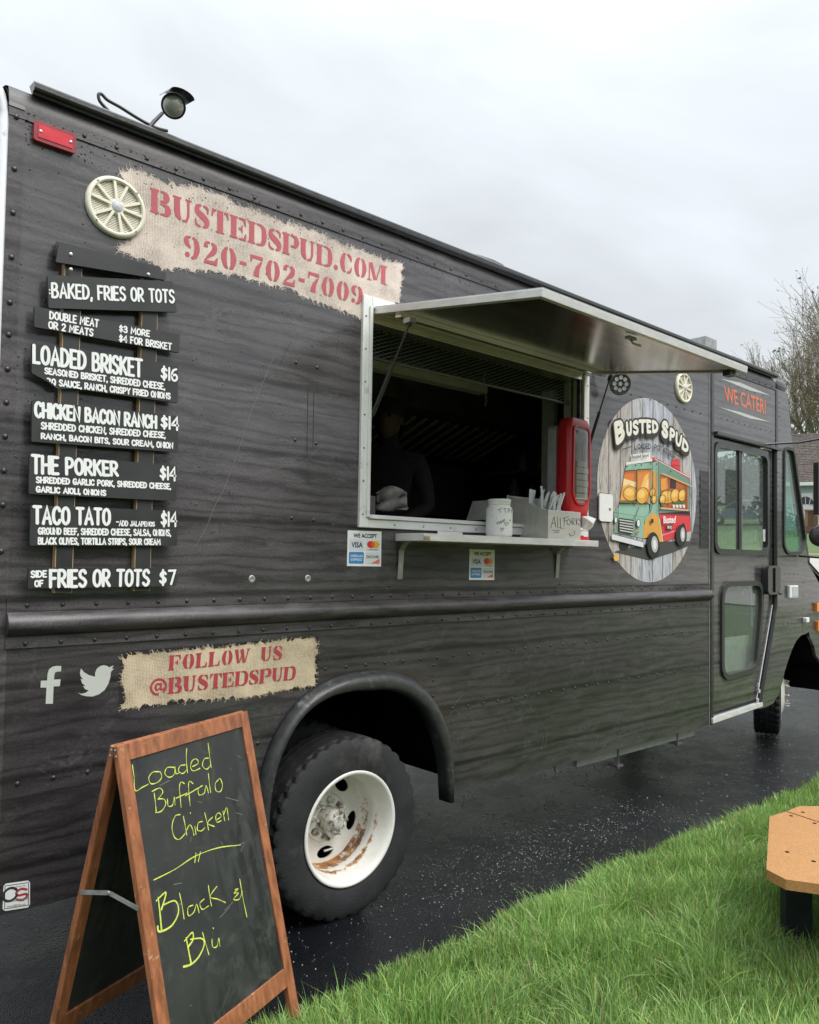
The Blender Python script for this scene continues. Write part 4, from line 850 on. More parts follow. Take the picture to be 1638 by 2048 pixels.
# expanded metal strip under the header
mb = MB(); nx, nz = 34, 7; x0, x1, z0, z1 = 2.29, 3.957, 2.598, 2.732
for j in range(nz + 1):
    for s_ in (1, -1):
        pts = [(x0 + (x1 - x0) * i / (nx * 2), .09, z0 + (z1 - z0) * (j + (.5 * s_ if i % 2 else -.0) * .98) / nz) for i in range(nx * 2 + 1)]
        Vv = []
        for p in pts: Vv += [(p[0], p[1] - .0015, p[2] - .0018), (p[0], p[1] + .0015, p[2] + .0018)]
        mb.add(Vv, [(2 * i, 2 * i + 1, 2 * i + 3, 2 * i + 2) for i in range(len(pts) - 1)])
mb.build('expanded_mesh', M['fixture'], truck, recalc=False, kind='stuff')
fbar(2.29, 3.957, 2.586, 2.598, .08, .10, 'mesh_rail', 'interior2')

# ---- awning lid
ha = np.array((0, -.006, 2.775)); dv = np.array((0, -1.004, -.158)); L_ = np.linalg.norm(dv); dv /= L_; up = np.array((0, -.156, .988)) ; up = np.cross(np.array((1., 0, 0)), dv); up = up if up[2] > 0 else -up
AX0, AX1 = 2.304, 4.015
def aw(x, d, h): return np.array((x, 0, 0)) + ha + dv * d + up * h
def awbox(x0, x1, d0, d1, h0, h1, name, mt, par=None):
    return MB().box((x0, d0, h0), (x1, d1, h1), lambda v: aw(*v)).build(name, M[mt], par or awn)
awn = MB().box((AX0 + .004, .0, .0275), (AX1 - .004, L_ - .002, .032), lambda v: aw(*v)).build('awning', M['roofwhite'], truck)
awbox(AX0 + .03, AX1 - .03, .03, L_ - .03, .004, .010, 'awning_underside', 'steelunder')
for a in ((AX0, AX0 + .0035, 0, L_, -.004, .027), (AX1 - .0035, AX1, 0, L_, -.004, .027), (AX0 + .0036, AX1 - .0036, L_ - .0035, L_, -.004, .027)): bevel(awbox(*a, 'awning_edge', 'alu'), .001, 1)
for a in ((AX0 + .004, AX0 + .030, .0, L_ - .004, -.004, .003), (AX1 - .030, AX1 - .004, .0, L_ - .004, -.004, .003), (AX0 + .0301, AX1 - .0301, L_ - .03, L_ - .004, -.004, .003), (AX0 + .0301, AX1 - .0301, .0, .035, -.004, .003)): awbox(*a, 'awning_lip', 'steel')
awbox(AX0 + .031, AX1 - .031, .13, .17, -.022, .003, 'awning_stiffener', 'steelunder')
mb = MB(); mb.tube([(AX0 - .005, -.012, 2.795), (AX1 + .02, -.012, 2.795)], .009, 8); mb.build('hinge', M['galv'], awn)
mb = MB(); q = aw(3.05, .93, -.004); mb.box(q + np.array((-.03, -.012, -.012)), q + np.array((.03, .012, 0))); mb.tube([q + np.array((0, 0, -.012)), q + np.array((.0, -.01, -.03)), q + np.array((.05, -.02, -.035))], .005, 6); mb.build('latch', M['galv'], awn)
q = aw(3.93, .96, -.004); MB().box(q + np.array((-.03, -.02, -.03)), q + np.array((.03, .02, 0))).build('latch', M['black'], awn)
def strut(a, b, name='gas_strut'):
    a, b = np.array(a), np.array(b); d = b - a; mb = MB(); mb.tube([a + d * .02, a + d * .52], .005, 8); s_ = mb.build(name, M['trim'], truck)
    MB().tube([a + d * .45, a + d * .98], .0105, 10).build('strut_cylinder', M['trim'], s_); mb = MB(); mb.tube([a - d * .0, a + d * .06], .012, 8); mb.tube([a + d * .95, b], .010, 8); mb.build('strut_end', M['black'], s_)
    return s_
a1 = PX(822, 641, 2.335); strut(a1, (2.300, -.018, 2.284))
a2 = PX(1221, 752, 3.99); strut(a2, (3.995, -.02, 2.27))
MB().box(a1 + np.array((-.02, -.015, -.012)), a1 + np.array((.015, .03, .01))).build('strut_bracket', M['galv'], truck)
# ---- LED lamp hanging by the awning
lc = P(1240, 768, -.105); ld = np.array((-.55, -.75, -.25)); ld /= np.linalg.norm(ld)
led = MB().lathe(lc, ld, [(.001, -.035), (.050, -.03), (.066, -.01), (.070, .004), (.066, .010), (.061, .006), (.001, .006)], 28).build('led_lamp', M['gasket'], truck)
mb = MB(); u = np.cross(ld, (0, 0, 1)); u /= np.linalg.norm(u); v = np.cross(u, ld)
for r, n in ((0, 1), (.039, 8)):
    for k in range(n):
        c = lc + ld * .0065 + (u * math.cos(6.283 * k / max(n, 1)) + v * math.sin(6.283 * k / max(n, 1))) * r; mb.lathe(c, ld, [(.013, 0), (.012, .004), (.007, .001), (.001, .0005)], 14)
mb.build('led_lens', M['greycap'], led)
MB().tube([lc - ld * .02, lc + np.array((-.04, .03, .04)), lc + np.array((-.05, .05, .09))], .012, 8).build('lamp_bracket', M['black'], led)

# ---- shelf below the window
SX0, SX1, SZ, SY = 2.468, 3.862, 1.735, -.205
sh = bevel(MB().box((SX0, SY, SZ - .036), (SX1, -.001, SZ)).build('serving_shelf', M['alu'], truck), .002, 1)
for x in (2.50, 3.735):
    mb = MB(); mb.sweep([((x, y, z), (1, 0, 0), (0, ny, nz_)) for y, z, ny, nz_ in ((-.11, SZ - .037, 0, 1), (-.05, SZ - .045, .4, .9), (-.015, SZ - .08, 1, .2), (-.004, SZ - .22, 1, 0))], [(-.016, 0), (.016, 0), (.016, .003), (-.016, .003), (-.016, 0)], smooth=False); mb.build('shelf_bracket', M['galv'], sh); MB().dome((x, -.006, SZ - .16), (0, -1, 0), .006, .004).build('screw', M['screw'], sh)
q = P(851, 1075, SY); MB().box(q + np.array((-.012, -.014, -.016)), q + np.array((.016, .0, .006))).build('shelf_latch', M['brass'], sh)
MB().box(P(925, 1069, -.018) + np.array((-.18, 0, -.004)), P(925, 1069, -.018) + np.array((0, .002, .012))).build('sill_label', M['white'], truck)

# ---- interior seen dimly through the opening
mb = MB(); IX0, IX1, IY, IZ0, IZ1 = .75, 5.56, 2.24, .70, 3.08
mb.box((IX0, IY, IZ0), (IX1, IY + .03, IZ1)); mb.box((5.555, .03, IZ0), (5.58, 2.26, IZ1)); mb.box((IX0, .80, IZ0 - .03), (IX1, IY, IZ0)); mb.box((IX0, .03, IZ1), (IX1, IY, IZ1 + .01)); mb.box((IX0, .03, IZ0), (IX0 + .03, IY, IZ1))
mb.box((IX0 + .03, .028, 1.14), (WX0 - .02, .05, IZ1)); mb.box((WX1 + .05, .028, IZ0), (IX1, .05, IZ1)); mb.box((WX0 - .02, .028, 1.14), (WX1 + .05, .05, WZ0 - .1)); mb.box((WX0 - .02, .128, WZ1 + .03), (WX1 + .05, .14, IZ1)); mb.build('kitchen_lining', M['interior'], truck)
# hood with filter louvres
mb = MB(); mb.add([(3.0, 1.35, 2.72), (5.2, 1.35, 2.72), (5.2, 2.2, 2.40), (3.0, 2.2, 2.40), (3.0, 1.35, 3.06), (5.2, 1.35, 3.06), (5.2, 2.2, 3.06), (3.0, 2.2, 3.06)], [(0, 1, 2, 3), (0, 1, 5, 4), (0, 3, 7, 4), (1, 2, 6, 5), (4, 5, 6, 7)]); hood = mb.build('extractor_hood', M['interior2'], truck)
for k in range(18):
    x = 3.1 + .115 * k; MB().bar((x, 1.45, 2.675), (x, 1.95, 2.487), .028, .012, (0, .35, 1)).build('hood_slat', M['paintedalu'], hood)
MB().box((2.72, .58, 2.70), (3.75, .66, 2.745)).build('light_fixture', M['fixture'], truck)
MB().sweep([((3.74 + .03 * math.sin(t * 2), .6 + .02 * t, 2.72 - .10 * t), (0, .3, .05), (1, 0, 0)) for t in np.linspace(-1.2, 1.0, 7)], [(-.05, 0), (.05, .01)]).build('hanging_tape', M['fixture'], truck)
mb = MB(); mb.box((4.6, 1.55, .7), (5.4, 2.2, 1.9)); mb.box((3.0, 1.55, .7), (4.55, 2.2, 1.65)); mb.box((2.3, .14, 1.60), (4.2, .62, 1.66)); mb.build('kitchen_counter', M['interior2'], truck)
mb = MB(); mb.box((3.9, 1.5, 1.95), (4.5, 2.2, 2.35)); ov = mb.build('oven', M['interior'], truck); MB().bar((3.95, 1.47, 2.3), (4.45, 1.47, 2.3), .02, .02).build('handle', M['interior2'], ov)
mb = MB(); mb.box((4.7, 1.1, 2.30), (5.54, 1.5, 2.32)); mb.box((4.7, 1.1, 2.05), (5.54, 1.5, 2.07)); mb.build('wall_shelf', M['interior2'], truck)
mb = MB(); mb.box((4.15, .35, 1.66), (4.19, .45, 2.75)); mb.build('shelf_post', M['fixture'], truck)

# ---- cab
DZ0, DZ1 = .455, 2.585
cabp = [(5.60, 2.60), (5.60, ZT), (7.00, ZT)]
cabp += [tuple(P(a, b)[[0, 2]]) for a, b in ((1585, 890), (1607, 1060), (1618, 1128))] + [(7.455, 1.005)]
cabp += [tuple(P(a, b)[[0, 2]]) for a, b in ((1611, 1268), (1603, 1270), (1593, 1281), (1585, 1297), (1576, 1322), (1569, 1345), (1564, 1368), (1557, 1390), (1547, 1406), (1534, 1414), (1520, 1418))]
df = [(6.44, .50), (6.69, 1.13), (6.745, 1.26), (6.745, 2.56)]
cabp += [(6.41, .43)] + df + [(6.745, 2.60)]
qw = rpoly([tuple(P(a, b)[[0, 2]]) for a, b in ((1568, 896), (1586, 900), (1611, 1080), (1600, 1106), (1574, 1106), (1567, 1090))], .05)
MB().plate(cabp, [qw], 0, .03).build('cab_side_panel', M['wrap'], truck)
g_ = MB().plate(offset_poly(qw, .008), [], .012, .016).build('quarter_window', M['tglass'], truck)
MB().plate(offset_poly(qw, .014), [offset_poly(qw, -.012)], -.012, .018).build('window_gasket', M['gasket'], g_)
# post between body and cab
fb = lambda *a, **k: fbar(*a, **k)
fbar(5.588, 5.598, .41, 3.10, -.004, .02, 'body_edge_strip', 'galv'); fbar(5.599, 5.640, .41, 3.12, -.012, .03, 'door_post', 'trim'); fbar(6.748, 6.790, 2.60, 3.108, -.004, -.0005, 'seam_strip', 'black')
# door
dp = [(5.655, .455), (6.40, .50), (6.655, 1.14), (6.705, 1.27), (6.705, 2.575), (5.655, 2.575)]
dw = rrect(5.700, 1.715, 6.600, 2.520, .07); dl = rpoly([(5.82, 1.44), (6.475, 1.44), (6.475, 1.25), (6.38, .80), (6.30, .765), (5.815, .745)], .11)
door = MB().plate(dp, [dw, dl], .012, .045).build('cab_door', M['wrap'], truck)
MB().plate(offset_poly(dw, .030), [offset_poly(dw, -.010)], -.004, .030).build('window_gasket', M['trim'], door)
MB().plate(offset_poly(dl, .034), [offset_poly(dl, -.006)], -.006, .030).build('window_gasket', M['gasket'], door)
for x0, x1, y in ((5.70, 6.13, .020), (6.10, 6.60, .030)): MB().box((x0, y, 1.72), (x1, y + .004, 2.515)).build('window_pane', M['glass'], door)
MB().box((6.095, .008, 1.715), (6.125, .036, 2.52)).build('sash_bar', M['black'], door); MB().box((6.14, .010, 1.715), (6.155, .030, 2.52)).build('sash_bar', M['interior2'], door)
MB().plate(offset_poly(dl, .002), [], .020, .024).build('lower_pane', M['glass'], door)
MB().box((6.50, -.004, 1.80), (6.54, .012, 1.90)).build('window_latch', M['fixture'], door)
hb = MB().plate(rrect(6.50, 1.36, 6.74, 1.60, .045), [], -.045, .010).build('door_handle_box', M['trim'], door); MB().box((6.60, -.052, 1.38), (6.625, -.046, 1.58)).build('handle_slot', M['dark'], hb); bevel(hb, .006, 2); MB().tube([(6.70, -.035, 1.375), (6.76, -.035, 1.365)], .014, 10).build('handle_pin', M['trim'], door)
MB().bar((5.645, -.018, 2.60), (6.80, -.018, 2.592), .040, .024).build('door_drip_rail', M['trim'], truck)
MB().sweep([((x, 0, z), (0, 1, 0), (nx, 0, nz_)) for x, z, nx, nz_ in ((6.725, 2.58, 1, 0), (6.725, 1.28, 1, 0), (6.68, 1.14, .93, -.37), (6.42, .48, .93, -.37))], [(-.004, -.016), (-.022, -.008), (-.022, .008), (-.004, .016)]).build('door_seal', M['rubber'], truck)
MB().sweep([((x, 0, z), (0, 1, 0), (nx, 0, nz_)) for x, z, nx, nz_ in ((6.700, 1.27, 1, 0), (6.652, 1.14, .93, -.37), (6.396, .50, .93, -.37))], [(.010, -.004), (.004, -.004), (.004, .004), (.010, .004)]).build('door_edge', M['alu'], door)
MB().bar((5.60, .0, .440), (6.44, .0, .470), .05, .035).build('step_plate', M['alu'], truck)
mb = MB()
for k in range(26):
    t = k / 25; mb.box((5.67 + .72 * t, .004, .474 + .016 * t), (5.685 + .72 * t, .011, .490 + .022 * t))
mb.build('step_tread', M['rubber'], truck)
for px, py in ((1517, 1370), (1518, 1382), (1515, 1400)): MB().box(P(px, py, -.01) + np.array((-.012, -.006, -.014)), P(px, py, -.01) + np.array((.012, .006, .014))).build('door_catch', M['fixture'], door)
# nose beyond the cab
npx = [(7.457, 1.62)] + [tuple(P(a, b)[[0, 2]]) for a, b in ((1640, 1168),)] + [(8.05, 1.36), (8.12, .80), (7.95, .55)] + [tuple(P(a, b)[[0, 2]]) for a, b in ((1640, 1322), (1633, 1311), (1629, 1292), (1621, 1274))] + [(7.457, 1.0)]
MB().plate(npx, [], .004, .03).build('nose_panel', M['wrap'], truck)
MB().add([(7.457, .01, 1.62), (7.457, 2.28, 1.62), (8.05, 2.28, 1.36), (8.05, .01, 1.36), (8.12, .01, .6), (8.12, 2.28, .6)], [(0, 1, 2, 3), (3, 2, 5, 4)]).build('hood_panel', M['black'], truck)
MB().box((7.0, 2.28, .5), (8.05, 2.31, 1.62)).build('nose_far_panel', M['black'], truck)
MB().tube([(7.46, .0, 1.625), (7.78, .0, 1.485)], .010, 8).build('hood_edge', M['gasket'], truck)
MB().box((8.12, -.02, .50), (8.2, 2.3, .72)).build('bumper', M['alu'], truck)
# amber lights, clip light, side box lamp
for (a, b), (c, d), mt in (((1632, 1206), (1645, 1222), 'amber'), ((1634, 1243), (1645, 1260), 'amber')):
    p, q = P(a, b, -.01), P(c, d, -.01); MB().box((p[0], -.02, q[2]), (q[0], .003, p[2])).build('marker_light', M[mt], truck)
p = P(1612, 1240, -.02); lt = bevel(MB().box(p + np.array((-.035, -.02, -.022)), p + np.array((.03, .018, .022))).build('corner_lamp', M['whitepanel'], truck), .006, 2)
p, q = P(1574, 1171), P(1591, 1195); lm = bevel(MB().box((p[0], -.025, q[2]), (q[0], 0, p[2])).build('side_lamp', M['whitepanel'], truck), .005, 2); MB().box((p[0] + .045, -.028, q[2] + .012), (q[0] - .01, -.0255, p[2] - .012)).build('lamp_lens', M['greycap'], lm)
# cab cap, windscreen and header
cap = MB().box((6.735, -.001, 3.085), (7.03, 2.30, 3.235)).build('cab_roof_cap', M['trim'], truck); md = cap.modifiers.new('b', 'BEVEL'); md.width = .07; md.segments = 5; md.limit_method = 'ANGLE'
for p in cap.data.polygons: p.use_smooth = True
c1, c2, c3 = P(1585, 890), P(1607, 1060), P(1618, 1128)
MB().add([(7.0, .0, 3.10), (7.0, 2.3, 3.10), (c1[0], 2.3, c1[2]), (c1[0], .0, c1[2])], [(0, 1, 2, 3)]).build('header_panel', M['black'], truck)
MB().add([(c1[0], .06, c1[2]), (c1[0], 2.24, c1[2]), (7.44, 2.24, 1.68), (7.44, .06, 1.68)], [(0, 1, 2, 3)]).build('windscreen', M['wglass'], truck)
mb = MB(); mb.bar((c1[0], .03, c1[2]), (7.455, .03, 1.63), .05, .06); mb.bar((c1[0], 2.26, c1[2]), (7.455, 2.26, 1.63), .05, .06); mb.bar((c1[0], 1.15, c1[2]), (7.455, 1.15, 1.63), .04, .04); mb.bar((7.45, 0, 1.65), (7.45, 2.3, 1.65), .05, .05); mb.build('windscreen_frame', M['black'], truck)
mb = MB(); mb.box((7.0, .05, 1.15), (7.43, 2.25, 1.60)); mb.box((5.6, .05, .70), (6.6, 2.25, .74)); mb.box((5.62, .9, .74), (5.66, 2.25, 3.05)); mb.build('dashboard', M['interior2'], truck)
mb = MB(); mb.box((5.9, 1.4, .74), (6.4, 1.95, 1.25)); mb.box((5.8, 1.4, 1.2), (5.95, 1.95, 1.9)); mb.build('driver_seat', M['interior'], truck)
mb = MB(); ctr = np.array((6.85, 1.65, 1.62)); mb.tube([ctr + np.array((-.08 * math.cos(t), .22 * math.sin(t), .2 * math.cos(t))) for t in np.linspace(0, 6.283, 24)], .014, 8, False); mb.tube([ctr, (7.1, 1.65, 1.4)], .03, 8); mb.build('steering_wheel', M['black'], truck)
MB().box((6.9, .3, 1.60), (7.2, .75, 1.66)).build('paperwork', M['whitepanel'], truck)
# blue tape behind the lower pane
MB().tube([(6.25, .06, 1.35), (6.29, .06, 1.40), (6.42, .06, 1.395), (6.43, .06, 1.1)], .006, 6).build('blue_strap', M['blueprint'], door)
MB().box((5.83, .09, .75), (6.45, .11, 1.02)).build('door_pocket', mat('pale_door_pocket', (.30, .31, .27), .7), door)
# mirrors on long arms
arm = MB().tube([P(1528, 889, -.01), P(1572, 886, -.12), P(1600, 885, -.20), P(1650, 876, -.36)], .009, 8).build('mirror_arm', M['black'], truck)
MB().tube([P(1598, 1112, -.01), P(1650, 1116, -.30)], .009, 8).build('mirror_arm', M['black'], truck)
a = P(1630, 926, -.34); b = P(1646, 1032, -.34)
fr_ = MB().box((a[0] - .01, -.37, b[2]), (a[0] + .12, -.33, a[2])).build('mirror', M['black'], truck); MB().box((a[0] + .004, -.374, b[2] + .015), (a[0] + .11, -.3705, a[2] - .015)).build('mirror_glass', mat('mirror_silver', (.8, .85, .82), .03, metal=1, var=.02), fr_)
mc = P(1641, 1072, -.33); MB().lathe(mc, (-.75, -.55, 0), [(.001, -.06), (.06, -.045), (.088, -.01), (.09, .01), (.08, .022), (.04, .032), (.001, .035)], 24).build('round_mirror', M['trim'], truck)
# louvred vent beside the disc
vn = MB().box((5.44, -.002, 1.72), (5.575, 0, 2.30)).build('side_vent', M['black'], truck)
for k in range(9): MB().bar((5.45, -.003, 1.76 + k * .06), (5.565, -.003, 1.76 + k * .06), .003, .03).build('vent_slat', M['trim'], vn)

# ---- roof gear
base = P(303, 251, .1); hl = np.array((-.35, -.62, -.72)); hl /= np.linalg.norm(hl); hc_ = P(347, 212, .1)
wl = MB().tube([base + np.array((-.02, 0, -.03)), base + np.array((.01, 0, .02)), P(325, 226, .1)], [.009, .008, .007], 8).build('work_lamp', M['black'], truck)
MB().lathe(hc_, hl, [(.001, -.042), (.024, -.040), (.042, -.024), (.049, 0), (.048, .010), (.044, .008)], 26).build('lamp_housing', M['trim'], wl)
MB().lathe(hc_, hl, [(.043, .0), (.040, .015), (.028, .030), (.015, .036), (.001, .038)], 24).build('lamp_glass', mat('lamp_glass_dome', (.45, .45, .40), .12, var=.25, nscale=40, coat=1), wl)
vz = hc_ + np.array((.0, -.0, .045)); MB().sweep([(hc_ + hl * (.0 + .05 * math.cos(0)) * 0 + np.array((.052 * math.cos(t), -.02, .022 + .026 * math.sin(t))), (0, 1, 0), (0, 0, 1)) for t in np.linspace(0, math.pi, 12)], [(-.06, -.012), (.04, .006)]).build('lamp_visor', M['trim'], wl)
cb = [P(a, b, .1) for a, b in ((217, 222), (200, 203), (197, 190), (203, 188), (215, 200), (240, 214), (275, 236), (310, 255), (335, 262))]; MB().tube(catmull(cb, 4), .0065, 8).build('lamp_cable', M['black'], wl)
MB().box((6.9 , .75, 3.24), (7.12, .95, 3.62)).build('roof_vent', M['galv'], truck)
vb = P(1402, 690, .9); MB().box(vb + np.array((-.10, -.1, -.5)), vb + np.array((.12, .15, .05))).build('roof_vent', M['galv'], truck)
MB().lathe((3.35, .5, 3.27), (0, 0, 1), [(.34, 0), (.33, .09), (.28, .12), (.001, .14)], 24).build('roof_hatch', M['black'], truck)
MB().lathe((6.1, .25, 3.24), (0, 0, 1), [(.12, 0), (.12, .05), (.001, .07)], 16).build('roof_antenna', M['black'], truck)

# ---- red side marker
p0, p1, p2, p3 = [P(*q) for q in ((64.5, 243.5), (148.5, 271.5), (146, 309), (63.5, 282.5))]
rx0, rx1, rz0, rz1 = .781, .921, 3.036, 3.106
rl = bevel(MB().plate(rrect(rx0, rz0, rx1, rz1, .010), [], -.020, 0).build('red_marker_light', M['lensrim'], truck), .006, 3)
MB().box((rx0 + .013, -.0225, rz0 + .013), (rx1 - .012, -.0205, rz1 - .013)).build('reflector', M['lens'], rl)
for x in (rx0 + .022, rx1 - .018): MB().lathe((x, -.0226, (rz0 + rz1) / 2), (0, -1, 0), [(.006, 0), (.006, .001), (.001, .0015)], 12).build('screw', M['screw'], rl)

# ---- speakers
def speaker(x, z, R=.112):
    c = np.array((x, 0, z)); s_ = MB().lathe(c, (0, -1, 0), [(R, 0), (R, .010), (R * .97, .016), (R * .90, .019), (R * .85, .018), (R * .845, .010), (R * .845, .004)], 48).build('speaker', M['cream'], truck)
    MB().lathe(c, (0, -1, 0), [(R * .85, .0025), (.001, .0025)], 32).build('speaker_cone', M['dark'], s_)
    mb = MB()
    for k in range(-15, 16):
        zz = k * R * .0545; hw = math.sqrt(max((R * .83) ** 2 - zz * zz, 0)); 
        if hw > .01: mb.box((x - hw, -.007, z + zz - R * .0165), (x + hw, -.0045, z + zz + R * .0165))
    mb.build('louvre', M['cream'], s_)
    for k in range(5):
        for da_ in (-15, 15):
            t = R_(90 + 72 * k + da_ - 8); d = np.array((math.cos(t), 0, math.sin(t))); t2 = R_(90 + 72 * k + da_ * .75 - 8); d2 = np.array((math.cos(t2), 0, math.sin(t2)))
            MB().bar(c + d2 * R * .20 + np.array((0, -.013, 0)), c + d * R * .87 + np.array((0, -.012, 0)), R * .085, .010, (0, 1, 0)).build('spoke', M['cream'], s_)
    MB().lathe(c, (0, -1, 0), [(R * .27, .004), (R * .25, .016), (R * .18, .018), (.001, .018)], 24).build('hub_ring', M['cream'], s_)
    MB().lathe(c, (0, -1, 0), [(R * .185, .0182), (R * .15, .021), (.001, .0225)], 24).build('centre_cap', M['greycap'], s_)
    for t in (45, 135, 225, 315): MB().lathe(c + np.array((math.cos(R_(t)), 0, math.sin(R_(t)))) * R * .92, (0, -1, 0), [(.004, .0195), (.001, .0198)], 10).build('screw_hole', M['interior2'], s_)
speaker(1.075, 2.895); speaker(5.197, 2.874, .110)
# ---- white lockable hatch
ht = bevel(MB().plate(rrect(4.150, 1.868, 4.298, 2.044, .022), [], -.012, 0).build('inlet_hatch', M['whitepanel'], truck), .003, 2); MB().lathe((4.265, -.0125, 1.952), (0, -1, 0), [(.011, 0), (.011, .003), (.004, .004), (.001, .006)], 14).build('hatch_lock', M['galv'], ht)
MB().plate(offset_poly(rrect(4.150, 1.868, 4.298, 2.044, .022), .005), [], -.0025, 0).build('hatch_gasket', M['rubber'], ht)
# ================================================================ PRINTED GRAPHICS ON THE TRUCK
def stem(x): return ('p', [(x - .06, 0), (x + .31, 0), (x + .31, .07), (x + .25, .1), (x + .25, .9), (x + .31, .93), (x + .31, 1), (x - .06, 1), (x - .06, .93), (x, .9), (x, .1), (x - .06, .07)])
def bowl(x0, x1, z0, z1):
    m_ = (z0 + z1) / 2; return ('s', [(x0, z1 - .035, .07), (x0 + (x1 - x0) * .35, z1 - .05, .10), (x1 - .17, z1 - .14 * (z1 - z0) - .03, .19), (x1 - .12, m_, .25), (x1 - .17, z0 + .14 * (z1 - z0) + .03, .19), (x0 + (x1 - x0) * .35, z0 + .05, .10), (x0, z0 + .035, .07)])
OL = ('s', [(.31, .965, .06), (.19, .86, .17), (.12, .5, .25), (.19, .14, .17), (.31, .035, .06)])
mir = lambda s_, w_: (s_[0], [(w_ - p[0],) + tuple(p[1:]) for p in s_[1]])
SG = {
 'B': (.80, [stem(0), bowl(.36, .74, .53, 1), bowl(.36, .80, 0, .49)]),
 'U': (.74, [('l', [(.12, 1, .25), (.12, .4, .25), (.16, .2, .22), (.27, .05, .10)]), ('l', [(.35, .04, .08), (.52, .08, .10), (.6, .3, .10), (.6, 1, .10)]), ('p', [(-.06, .94), (.3, .94), (.3, 1), (-.06, 1)]), ('p', [(.48, .94), (.74, .94), (.74, 1), (.48, 1)])]),
 'S': (.64, [('s', [(.58, .66, .05), (.56, .88, .10), (.38, .965, .07)]), ('s', [(.30, .965, .07), (.13, .87, .17), (.13, .66, .25), (.34, .5, .29), (.52, .34, .25), (.52, .13, .17), (.36, .035, .07)]), ('s', [(.28, .035, .07), (.08, .10, .11), (.04, .34, .05)])]),
 'T': (.74, [('p', [(.24, .0), (.50, 0), (.56, 0), (.56, .06), (.50, .09), (.50, 1), (.24, 1), (.24, .09), (.18, .06), (.18, 0)]), ('p', [(.19, 1), (0, 1), (-.02, .68), (.03, .68), (.09, .88), (.19, .92)]), ('p', [(.55, 1), (.74, 1), (.76, .68), (.71, .68), (.65, .88), (.55, .92)])]),
 'E': (.72, [stem(0), ('p', [(.36, 1), (.68, 1), (.70, .68), (.65, .68), (.57, .9), (.36, .93)]), ('p', [(.36, .46), (.36, .54), (.48, .56), (.5, .68), (.54, .68), (.54, .33), (.5, .33), (.48, .44)]), ('p', [(.36, 0), (.70, 0), (.72, .32), (.67, .32), (.59, .1), (.36, .07)])]),
 'F': (.70, [stem(0), ('p', [(.36, 1), (.68, 1), (.70, .68), (.65, .68), (.57, .9), (.36, .93)]), ('p', [(.36, .46), (.36, .54), (.48, .56), (.5, .68), (.54, .68), (.54, .33), (.5, .33), (.48, .44)])]),
 'L': (.70, [stem(0), ('p', [(.36, 0), (.68, 0), (.70, .34), (.65, .34), (.57, .1), (.36, .07)])]),
 'D': (.82, [stem(0), bowl(.36, .86, 0, 1)]), 'P': (.78, [stem(0), bowl(.36, .80, .42, 1)]),
 'O': (.72, [OL, mir(OL, .72)]), '0': (.70, [OL, mir(OL, .70)]),
 'C': (.70, [OL, ('s', [(.39, .965, .07), (.56, .87, .15), (.64, .64, .05)]), ('s', [(.39, .035, .07), (.57, .10, .11), (.66, .34, .05)])]),
 'M': (1.08, [('l', [(.06, 0, .08), (.06, .93, .08)]), ('l', [(.14, .96, .2), (.42, .10, .2)]), ('l', [(.50, .12, .07), (.73, .95, .07)]), ('p', [(.80, 0), (1.14, 0), (1.14, .06), (1.06, .09), (1.06, .91), (1.14, .94), (1.14, 1), (.80, 1), (.80, .09)]), ('p', [(-.06, 0), (.18, 0), (.18, .06), (-.06, .06)])]),
 'W': (1.04, [('l', [(.10, 1, .24), (.28, .04, .16)]), ('l', [(.36, .08, .07), (.50, .62, .07)]), ('l', [(.48, 1, .24), (.68, .04, .16)]), ('l', [(.76, .08, .07), (.96, .97, .07)]), ('p', [(.84, .94), (1.08, .94), (1.08, 1), (.84, 1)])]),
 '9': (.68, [('s', [(.30, .965, .06), (.12, .87, .17), (.11, .68, .22), (.28, .46, .06)]), ('s', [(.37, .965, .06), (.52, .84, .18), (.57, .5, .24), (.48, .16, .18), (.30, .035, .08)]), ('d', [(.13, .16, .11)])]),
 '2': (.66, [('s', [(.12, .72, .2), (.13, .90, .13), (.30, .965, .07)]), ('s', [(.37, .965, .07), (.52, .84, .20), (.48, .60, .23), (.25, .35, .12), (.06, .13, .05)]), ('p', [(.0, 0), (.62, 0), (.66, .34), (.60, .34), (.50, .17), (.06, .15)])]),
 '7': (.62, [('p', [(0, 1), (.62, 1), (.62, .82), (.12, .85), (.06, .66), (0, .66)]), ('l', [(.56, .76, .08), (.36, .42, .2), (.30, .12, .27), (.30, 0, .28)])]),
 '-': (.36, [('p', [(.02, .38), (.34, .38), (.34, .54), (.02, .54)])]), '.': (.24, [('d', [(.12, .12, .12)])]),
 '@': (1.02, [('s', [(.52 + .44 * math.cos(R_(a)), .5 + .46 * math.sin(R_(a)), .13) for a in range(-50, 300, 25)]), ('s', [(.60, .62, .1), (.46, .70, .1), (.34, .5, .13), (.44, .31, .1), (.60, .42, .08)]), ('l', [(.66, .74, .12), (.66, .34, .12), (.80, .32, .07), (.9, .45, .05)])]),
}
